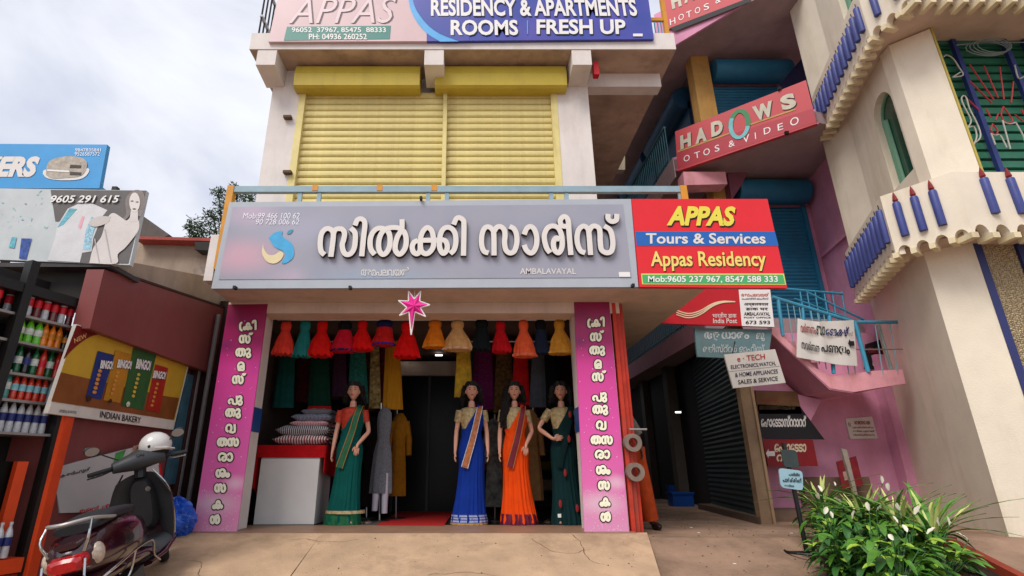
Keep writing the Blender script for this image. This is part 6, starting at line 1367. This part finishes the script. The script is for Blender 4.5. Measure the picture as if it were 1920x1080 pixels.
# ------------------------------------------------------------------ PERSON behind the gate
pb0 = V((2.0, 6.95, -.02))
per = thing('person', 'person in orange trousers standing half hidden behind the orange gate', 'person', tuple(pb0))
J = {'pelvis': (pb0 + V((0, 0, .9)), .13), 'waist': (pb0 + V((-.1, 0, 1.05)), .12), 'chest': (pb0 + V((-.22, 0, 1.28)), (.15, .11)), 'nb': (pb0 + V((-.28, 0, 1.46)), .06), 'nt': (pb0 + V((-.3, 0, 1.55)), .05)}
E_ = [('pelvis', 'waist'), ('waist', 'chest'), ('chest', 'nb'), ('nb', 'nt')]
for sx, t in ((-1, 'L'), (1, 'R')):
    J['hip' + t] = (pb0 + V((sx * .09 - .05, 0, .85)), .09); J['kn' + t] = (pb0 + V((sx * .11 - .02, -.03, .48)), .06); J['an' + t] = (pb0 + V((sx * .12 + .02, 0, .08)), .035); J['to' + t] = (pb0 + V((sx * .16 + .04, -.16, .035)), .03)
    E_ += [('pelvis', 'hip' + t), ('hip' + t, 'kn' + t), ('kn' + t, 'an' + t), ('an' + t, 'to' + t)]
fl = []
for sx in (-1, 1):
    pts = [pb0 + V((sx * .2 - .24, 0, 1.38)), pb0 + V((sx * .24 - .14, .04, 1.12)), pb0 + V((sx * .2 - .12, -.12, .92))]; d = V((0, -.2, -1)); arm(J, E_, sx, pts, d); fl.append((pts[2], d, V((0, 1, 0)), V((-sx, 0, 0))))
k = skin_mesh(J, E_, 1)
for f in fl: fingers(k, *f)
hc = pb0 + V((-.3, -.02, 1.66)); head(k, hc, 0, 1.02); k.build('body', mat('brown_skin', '#5a3626', .55, .06), per, smooth=True)
face_parts(per, hc, 0, 1.02, '#5a2a22'); k = M(); k.ball(hc + V((0, .02, .04)), (.085, .1, .1), 14, 9); k.build('hair', _mc['hair_black'], per, smooth=True)
k = M(); tm = fab('orange_trouser', '#a8401a')
for sx in (-1, 1): k.tube([pb0 + V((sx * .08 - .04, 0, .95)), pb0 + V((sx * .09 - .05, 0, .8)), pb0 + V((sx * .11 - .02, -.03, .48)), pb0 + V((sx * .12 + .02, 0, .1))], [.12, .12, .1, .1], 14)
k.build('trousers', tm, per, smooth=True)
k = M(); k.lathe(pb0, [(.16, .85, -.05, 0), (.165, 1.0, -.09, 0), (.175, 1.25, -.2, 0), (.17, 1.38, -.25, 0), (.07, 1.48, -.28, 0)], 22, .72)
for sx in (-1, 1): k.tube([pb0 + V((sx * .17 - .24, 0, 1.38)), pb0 + V((sx * .22 - .18, .03, 1.22)), pb0 + V((sx * .24 - .14, .04, 1.1))], [.075, .07, .068], 12)
k.build('shirt', fab('grey_shirt', '#6e655e'), per, smooth=True)
for sx in (-1, 1): k = M(); k.ball(pb0 + V((sx * .14 + .04, -.09, .04)), (.05, .13, .045), 10, 6); k.build('shoe', mat('dark_shoe', '#1d120d', .5), per, smooth=True)
# ------------------------------------------------------------------ CREAM TOWER with scalloped balconies
tw = thing('cream_tower', 'cream tower with scalloped balconies, blue candle reliefs and arched window', 'building', (6.2, 6.6, -.6))
def V3(p, z): return V((p[0], p[1], z))
def col(poly, z0, z1, name, m=cream): M().prism([(x, y, z0) for x, y in poly], (0, 0, z1 - z0)).build(name, m, tw)
col([(6.55, 8.3), (5.73, 6.2), (6.1, 5.92), (6.5, 6.2), (7.2, 8.3)], -.62, 3.36, 'lower_column')
def band(P, z0, z1, sp, candles, bevel=0):
    P = V((*P[0], 0)), V((*P[1], 0)); t = (P[1] - P[0]); Ln = t.length; t.normalize(); n = V((t.y, -t.x, 0))
    if n.dot(-P[0]) < 0: n = -n
    cnt = max(1, round(Ln / sp)); w_ = Ln / cnt; tooth = w_ * .3; r = (w_ - tooth) / 2
    at_ = lambda s, z, o=0: P[0] + t * s + V((0, 0, z)) + n * o
    poly = [(0, z0)]
    for i in range(cnt):
        c = (i + .5) * w_
        poly += [(c - r, z0)] + [(c - r * math.cos(a * math.pi / 8), z0 + r * 1.55 * math.sin(a * math.pi / 8)) for a in range(1, 8)] + [(c + r, z0)]
    poly += [(Ln, z0), (Ln, z1), (0, z1)]
    M().prism([at_(s, z) for s, z in poly], -n * .1).build('parapet', cream, tw)
    k0 = M(); x0, x1, h = -tooth * .55, tooth * .55, .045
    for i in range(cnt):
        s = i * w_; k = M(); vs = [at_(s + a, z0 + b, o) for a in (x0, x1) for o in (-.17, .03) for b in (-h, h * .5)]
        k.add(vs, [(0, 1, 3, 2), (4, 6, 7, 5), (0, 4, 5, 1), (2, 3, 7, 6), (0, 2, 6, 4), (1, 5, 7, 3)]); k.build('corbel', cream_dk, tw)
    for (s, zc, hh) in candles(Ln, w_, cnt):
        r_ = .044; c = at_(s, zc, .02); k = M(); k.lathe(c, [(r_ * .96, 0), (r_, .01), (r_, hh - .02), (r_ * .85, hh)], 12); cd = k.build('candle', navy, tw, smooth=True)
        if abs(t.x) < .7 and Ln > 1.5: M().tube([c + V((0, 0, hh)), c + V((0, 0, hh + .08))], .006, 5).build('wick', black_metal, cd)
        else: k = M(); k.lathe(c, [(.012, hh), (.03, hh + .03), (.02, hh + .09), (.003, hh + .15)], 8); k.build('flame', mat('flame_red', '#7d1a20', .5), cd)
    return at_, n
def soff(P, z): M().prism([(x, y, z) for x, y in P], (0, 0, .1)).build('balcony_slab', cream_soffit, tw)
Fl, Al, Bl, Rl_ = (6.1, 8.0), (5.29, 6.1), (5.71, 5.5), (8.6, 5.5)
cl = lambda Ln, w_, cnt: [(w_ * (i + .5), 3.40, .46) for i in range(cnt)]
band((Fl, Al), 3.2, 4.02, .185, cl)
band((Al, Bl), 3.2, 4.02, .18, lambda Ln, w_, cnt: [(Ln * f, 3.40, .46) for f in (.2, .45, .7)])
band((Bl, Rl_), 3.2, 4.02, .24, lambda Ln, w_, cnt: [(.33 + .31 * i, 3.46, .46) for i in range(7)])
soff([(6.3, 8.1), (5.42, 6.12), (5.78, 5.62), (8.6, 5.62), (8.6, 8.1)], 3.28)
soff([(6.3, 8.1), (5.42, 6.12), (5.78, 5.62), (8.6, 5.62), (8.6, 8.1)], 3.9)
Fu, Au, Bu, Ru = (6.2, 8.0), (5.45, 5.72), (5.56, 5.1), (8.6, 5.08)
band((Fu, Au), 6.24, 7.1, .19, lambda Ln, w_, cnt: [(w_ * (i + .5), 6.46, .42) for i in range(cnt)])
band((Au, Bu), 6.24, 7.1, .2, lambda Ln, w_, cnt: [(Ln * f, 6.46, .42) for f in (.3, .75)])
band((Bu, Ru), 6.24, 7.1, .2, lambda Ln, w_, cnt: [(.3 + .28 * i, 6.46, .42) for i in range(9)])
soff([(6.35, 8.1), (5.58, 5.76), (5.68, 5.22), (8.6, 5.2), (8.6, 8.1)], 6.32)
soff([(6.35, 8.1), (5.58, 5.76), (5.68, 5.22), (8.6, 5.2), (8.6, 8.1)], 7.0)
# upper column: arched wall face and front face
ca, cb_, cc = V((6.33, 7.5, 0)), V((5.84, 5.9, 0)), V((6.17, 5.6, 0))
ct = (cb_ - ca).normalized(); cn = V((ct.y, -ct.x, 0)); cn = cn if cn.dot(-ca) > 0 else -cn
PC = (ca, cn); CLn = (cb_ - ca).length
def sz(px, py): p = hit(px, py, PC); return ((p - ca).dot(ct), p.z)
def arched(z0, z1, s0, s1, zb, zspr, ztop):
    at_ = lambda s, z, o=0: ca + ct * s + V((0, 0, z)) + cn * o
    k = M(); k.add([at_(0, z0), at_(s0, z0), at_(s0, z1), at_(0, z1)], [(0, 1, 2, 3)]); k.add([at_(s1, z0), at_(CLn, z0), at_(CLn, z1), at_(s1, z1)], [(0, 1, 2, 3)])
    k.add([at_(s0, z0), at_(s1, z0), at_(s1, zb), at_(s0, zb)], [(0, 1, 2, 3)])
    arc = [(s0, zspr)] + [((s0 + s1) / 2 - (s1 - s0) / 2 * math.cos(a * math.pi / 12), zspr + (ztop - zspr) * math.sin(a * math.pi / 12)) for a in range(1, 12)] + [(s1, zspr)]
    for a, b in zip(arc[:-1], arc[1:]): k.add([at_(*a), at_(*b), at_(b[0], z1), at_(a[0], z1)], [(0, 1, 2, 3)])
    ring = [(s0, zb)] + arc + [(s1, zb)]
    for i in range(len(ring)): a, b = ring[i], ring[(i + 1) % len(ring)]; k.add([at_(*a), at_(*b), at_(*b, -.14), at_(*a, -.14)], [(0, 1, 2, 3)])
    k.build('column_wall', cream, tw)
    pn = M().add([at_(s, z, -.12) for s, z in ring], [tuple(range(len(ring)))]).build('arched_window', mat('green_glass', '#1d4a38', .15, .3, 2, 0, spec=.7), tw)
    k = M()
    for i in range(len(ring) - 1): k.tube([at_(*ring[i], -.11), at_(*ring[i + 1], -.11)], .022, 6)
    k.build('window_frame', mat('mint_frame', '#6f9a80', .5), pn); M().tube([at_(s0 + .1, zb, -.1), at_(s0 + .1, zspr, -.1)], .035, 6).build('window_mullion', _mc['mint_frame'], pn)
a_, b_ = sz(1651, 270), sz(1699, 272); zb = sz(1690, 342)[1]; zt = sz(1652, 172)[1]; zsp = sz(1645, 215)[1]
arched(4.02, 6.33, a_[0], b_[0], max(zb, 4.1), zsp - .1, zt)
arched(7.08, 11, a_[0], b_[0], 7.6, 9.0, 9.4)
M().prism([V3(cb_, 4.02), V3(cc, 4.02), V3(cc, 6.3), V3(cb_, 6.3)], V((.02, .2, 0))).build('column_face', cream, tw)
M().prism([V3(cb_, 7.08), V3(cc, 7.08), V3(cc, 11), V3(cb_, 11)], V((.02, .2, 0))).build('column_face', cream, tw)
M().box(6.175, 6.2, 5.59, 6.2, 4.02, 6.32).build('yellow_edge', mat('edge_yellow', '#b3a14c', .7), tw)
M().box(6.35, 8.6, 7.4, 8.2, 3.9, 11).build('core_wall', cream, tw)
M().box(6.2, 8.6, 5.9, 6.1, 7.1, 11).build('upper_front_wall', cream, tw)
# grille window with green louvres
YG = 5.85; PGr = PY(YG)
lv = thing('louvre_window', 'green louvred window with navy bars behind the upper balcony of the tower', 'window', (6.2, YG, 4.0))
M().box(6.2, 8.6, YG + .06, YG + .1, 4.0, 6.33).build('dark_backing', mat('louvre_gap', '#0c1512', .8), lv)
me = bpy.data.meshes.new('louvre'); kk = M().box(0, 2.4, 0, .03, 0, .115); me.from_pydata(kk.v, [], kk.f); me.materials.append(mat('louvre_green', '#286850', .45, .3, 3, .05))
for i in range(17): inst(me, 'louvre', lv, (6.2, YG + .02, 4.04 + i * .137), (R(-12), 0, 0))
M().box(6.2, 8.6, YG - .02, YG + .02, 6.26, 6.32).build('top_frame', mat('teal_frame', '#2f6a62', .5), lv)
for (x0, y0, x1, y1) in ((1781, 84), (1860, 275), (1875, 84), (1962, 275), (1914, 84), (2010, 275)) and ((1781, 84, 1860, 275), (1876, 84, 1960, 270), (1914, 84, 2005, 270)):
    a, b = hit(x0, y0, PGr), hit(x1, y1, PGr); M().box(a.x - .03, a.x + .03, YG - .07, YG - .02, 4.0, 6.3).build('window_bar', mat('bar_navy', '#26336e', .5, .1), lv)
PN = PY(5.7); nx = lambda q: [hit(1720 + x / 3.724, y / 3.724, PN) for x, y in q]
nd = thing('festoon_frame', 'wire festoon frame of red rays and white candle outlines on the tower grille', 'decoration', tuple(hit(1870, 280, PN)))
redrod = mat('red_tube', '#9c1a22', .4); wht = mat('white_tube', '#a8a59c', .5)
for q in (((365, 450), (535, 700)), ((465, 460), (565, 685)), ((575, 465), (605, 695)), ((365, 565), (520, 720)), ((670, 570), (655, 720)), ((355, 695), (430, 770)), ((480, 760), (512, 820)), ((680, 800), (735, 845)), ((565, 795), (545, 840)), ((725, 765), (745, 800))):
    M().tube(nx(q), .009, 6).build('ray_rod', redrod, nd)
for q in ([(600, 745), (585, 800), (610, 850), (650, 855), (660, 830), (600, 745)], [(525, 865), (515, 910), (540, 938), (562, 915), (525, 865)]): M().tube(smoothpts(nx(q), 3), .009, 6).build('flame_outline', redrod, nd)
for q in ([(595, 840), (650, 1040)], [(600, 850), (645, 865), (690, 855)], [(690, 860), (745, 960), (760, 1050)], [(515, 930), (545, 1010)], [(520, 935), (545, 945), (580, 945), (625, 1030)], [(385, 1010), (440, 960), (425, 880), (365, 760), (345, 690), (325, 668), (308, 690), (330, 750), (375, 840), (350, 895)], [(350, 895), (395, 885), (415, 950), (395, 1010)], [(245, 540), (320, 525), (290, 470), (250, 410), (205, 385), (180, 400)], [(245, 540), (300, 505)], [(680, 455), (705, 545), (745, 535)]):
    M().tube(smoothpts(nx(q), 3), .009, 6).build('white_outline', wht, nd)
k = M(); rn = random.Random(3); cc_ = hit(1850, 88, PN)
for i in range(4): k.tube([cc_ + V((-.05 + .28 * math.cos(a * .42) * (1 - .06 * i) + .03 * i, -.03 - .01 * i, -.06 + .12 * math.sin(a * .42) + .01 * i)) for a in range(16)], .006, 5)
k.tube(smoothpts([cc_ + V((-.4, 0, .03)), cc_ + V((0, 0, .07)), cc_ + V((.6, -.02, .06)), cc_ + V((1.2, 0, .08))], 5), .008, 5)
k.build('cable_coil', mat('cable_grey', '#76807c', .5), None, label='coil of grey cable hung above the tower grille window', category='cable')
# pebble dash panel, navy strips and green door under the lower balcony
YP = 5.97; PP_ = PY(YP)
M().box(6.1, 6.95, YP, YP + .1, -.6, 3.3).build('pebble_panel', mat('pebble_base', '#8a7a60', .9, .3, 30, .6), tw)
x1 = hit(1853, 560, PP_).x; x2 = hit(1868, 560, PP_).x; x3 = hit(1893, 440, PP_).x; x4 = hit(1908, 440, PP_).x
M().box(x1, x2, YP - .04, YP - .002, -.6, 3.28).build('navy_strip', mat('strip_navy', '#2a3166', .5, .1), tw); M().box(x3, x4, YP - .04, YP - .002, -.6, 3.28).build('navy_strip', _mc['strip_navy'], tw)
k = M(); rn = random.Random(8); x = x2 + .01
while x < x3:
    z = .4
    while z < 3.28:
        r = rn.uniform(.011, .02); c = V((x + rn.uniform(-.008, .008), YP - .004, z)); d = rn.uniform(.5, 1.1) * r; a0_ = rn.random()
        vs = [c + V((r * math.cos(a0_ + a * 1.257) * rn.uniform(.7, 1.1), 0, r * math.sin(a0_ + a * 1.257) * rn.uniform(.6, 1))) for a in range(5)] + [c + V((rn.uniform(-.004, .004), -d, rn.uniform(-.002, .006)))]
        k.add(vs, [(a, (a + 1) % 5, 5) for a in range(5)]); z += r * 1.55
    x += .027
k.build('pebbles', mat('pebble', '#b5a585', .8, .35, 40, .2, fine=120), tw)['kind'] = 'stuff'
M().box(x4 + .01, 8.6, YP + .0, YP + .06, -.6, 3.28).build('green_door', mat('door_green', '#25483a', .5, .15), tw)
# ------------------------------------------------------------------ PLANTER and plants
terr = mat('terracotta', '#8a3420', .7, .12, 5, .2, dirt=.3)
ptr = thing('planter', 'long terracotta planter trough beside the cream tower', 'planter', (4.7, 5.8, -.5))
gz_ = lambda y: -.02 if y > 6.1 else -.02 - (6.1 - y) * .2762
def pwall(x0, y0, x1, y1, th, name, top=.2):
    a, b = V((x0, y0, 0)), V((x1, y1, 0)); n_ = V((-(b - a).y, (b - a).x, 0)).normalized() * th
    q = [(a, gz_(y0)), (b, gz_(y1)), (b + n_, gz_(y1)), (a + n_, gz_(y0))]; lo = [V3(p, z - .03) for p, z in q]; hi = [V3(p, z + top) for p, z in q]
    M().add(lo + hi, [(3, 2, 1, 0), (4, 5, 6, 7), (0, 1, 5, 4), (1, 2, 6, 5), (2, 3, 7, 6), (3, 0, 4, 7)]).build(name, terr, ptr)
pwall(4.5, 4.3, 4.62, 5.62, .08, 'long_side'); pwall(4.0, 4.3, 4.05, 5.62, .08, 'long_side'); pwall(4.62, 5.62, 3.97, 5.62, .08, 'end_side'); pwall(3.92, 4.3, 4.5, 4.3, .07, 'end_side')
so_ = [(4.05, 4.36), (4.43, 4.36), (4.53, 5.6), (4.07, 5.6)]
M().prism([(x, y, gz_(y) + .12) for x, y in so_], (0, 0, -.05)).build('soil', mat('soil', '#2a1d14', .95, .3, 20, .6), ptr)
lg = mat('leaf_green', '#4f8228', .4, .35, 9, .1, spec=.5); lg2 = mat('leaf_light', '#8fae3c', .4, .35, 9, .1, spec=.5); lgd = mat('leaf_dark', '#33602a', .4, .3, 9, .1, spec=.5); strapm = mat('strap_green', '#5c8a3c', .45, .25, 12, .1); edge_m = mat('leaf_edge', '#bcc474', .5, .15, 12, 0); spa = mat('spathe_white', '#d5d2be', .5, .05, 6, 0)
def leafmesh(name, L_, W_, curl, m, fold=.25, n=7):
    k = M(); vs = []
    for i in range(n + 1):
        f = i / n; w_ = W_ * math.sin(math.pi * min(1, f * .92 + .05)) ** .8 if i < n else .001; y = L_ * f; z = -curl * L_ * f * f + .25 * L_ * f
        for u in (-1, -.5, 0, .5, 1): vs.append(V((u * w_, y, z + abs(u) * w_ * fold + .004 * math.sin(i * 2.3 + u * 4))))
    k.add(vs, [(i * 5 + j, i * 5 + j + 1, (i + 1) * 5 + j + 1, (i + 1) * 5 + j) for i in range(n) for j in range(4)])
    me = bpy.data.meshes.new(name); me.from_pydata(k.v, [], k.f); me.materials.append(m); me.polygons.foreach_set('use_smooth', [True] * len(me.polygons)); return me
BL_ = [leafmesh('leaf', .24, .042, .75, lg), leafmesh('leaf', .2, .045, .5, lg2), leafmesh('leaf', .27, .055, .95, lgd), leafmesh('leaf', .22, .05, 1.1, lg)]
ST = [leafmesh('blade', .5, .018, .75, strapm, .5, 10), leafmesh('blade', .42, .017, .25, edge_m, .5, 10), leafmesh('blade', .55, .02, 1.05, strapm, .5, 12)]
spm = leafmesh('spathe', .1, .028, -.1, spa, .5, 6)
rn = random.Random(12)
def lily(i, x, y, z, lbl, big=1.0, flowers=2):
    t = thing('peace_lily', lbl, 'plant', (x, y, z), group='peace lilies in the planter row')
    st = M()
    for j in range(85):
        a = rn.uniform(0, 6.28); el = rn.uniform(-.1, .7); h = rn.uniform(.03, .34) * big; rr = rn.uniform(.02, .22) * big
        p = V((x + rr * math.cos(a), y + rr * math.sin(a), z + h)); inst(rn.choice(BL_), 'leaf', t, p, (el, rn.uniform(-.3, .3), a - math.pi / 2 + rn.uniform(-.5, .5)), [big * rn.uniform(.38, .68)] * 3)
        st.tube([V((x, y, z)), V((x + rr * .5 * math.cos(a), y + rr * .5 * math.sin(a), z + h * .7)), p], .004, 4)
    for j in range(flowers):
        a = rn.uniform(3.4, 6.0); rr = rn.uniform(.05, .25); h = rn.uniform(.36, .55) * big; p = V((x + rr * math.cos(a), y + rr * math.sin(a), z + h))
        st.tube([V((x, y, z)), V((x + rr * .4 * math.cos(a), y + rr * .4 * math.sin(a), z + h * .6)), p], .005, 4)
        inst(spm, 'spathe', t, p, (rn.uniform(.3, 1.5), rn.uniform(-.6, .6), rn.uniform(0, 6.28)), [rn.uniform(.55, .85)] * 3)
    st.build('stems', lgd, t)
def spider(x, y, z, lbl, n=26, s=1.0):
    t = thing('spider_plant', lbl, 'plant', (x, y, z), group='arching striped plants in the planter row')
    for j in range(n):
        a = rn.uniform(0, 6.28); inst(rn.choice(ST), 'blade', t, (x + .03 * math.cos(a), y + .03 * math.sin(a), z), (rn.uniform(.75, 1.4), rn.uniform(-.2, .2), a - math.pi / 2), [s * rn.uniform(.75, 1.15)] * 3)
def pr(px, py, z=0):
    p = hit(px, py, (V((0, 6.1, -.02)), V((0, -.2762, 1)).normalized()))
    return p if p.y < 6.1 else hit(px, py, PZ(-.02))
WL = ['at the near left corner of the row', 'below the black sign pole', 'at the far end of the row', 'second from the far end', 'against the planter rim', 'in the middle of the front row', 'beside the tallest striped plant', 'between the two striped plants', 'near the terracotta corner', 'at the bottom edge of the picture', 'spilling over the paving', 'in the middle of the rear row', 'close to the tower wall', 'under the white plank']
spots = [(1590, 1100, .9), (1650, 1110, 1), (1580, 1060, .9), (1610, 1035, .9), (1660, 1075, 1), (1720, 1110, 1.0), (1560, 1020, .8), (1700, 1060, .95), (1760, 1085, .95), (1600, 1000, .85), (1650, 1020, .9), (1700, 1140, 1.1), (1550, 990, .75), (1780, 1130, .9)]
for i, (px, py, b_) in enumerate(spots):
    p = pr(px, py); lily(i, p.x, p.y, p.z + .02, 'leafy peace lily with white blooms ' + WL[i], b_ * 1.15, 2 if i % 3 else 1)
for (px, py, s, lb_2) in ((1765, 1075, 1.25, 'tall striped spider plant with long arching yellow edged blades near the tower'), (1700, 1050, 1.05, 'striped arching plant left of the tallest one'), (1630, 1030, 1.0, 'striped arching plant in the middle of the planter row'), (1550, 995, 1.0, 'dark narrow bladed plant at the far end by the sign pole')):
    p = pr(px, py); spider(p.x, p.y, p.z + .2, lb_2, 30, s * .95)
pots = thing('black_pot', 'black plastic pot at the foot of the plants by the paving', 'pot', (3.05, 4.95, -.4)); k = M(); q = pr(1555, 1085); k.lathe((q.x + .1, q.y, q.z), [(.09, 0), (.13, .2), (.14, .22)], 14); k.build('pot_body', black_metal, pots, smooth=True)
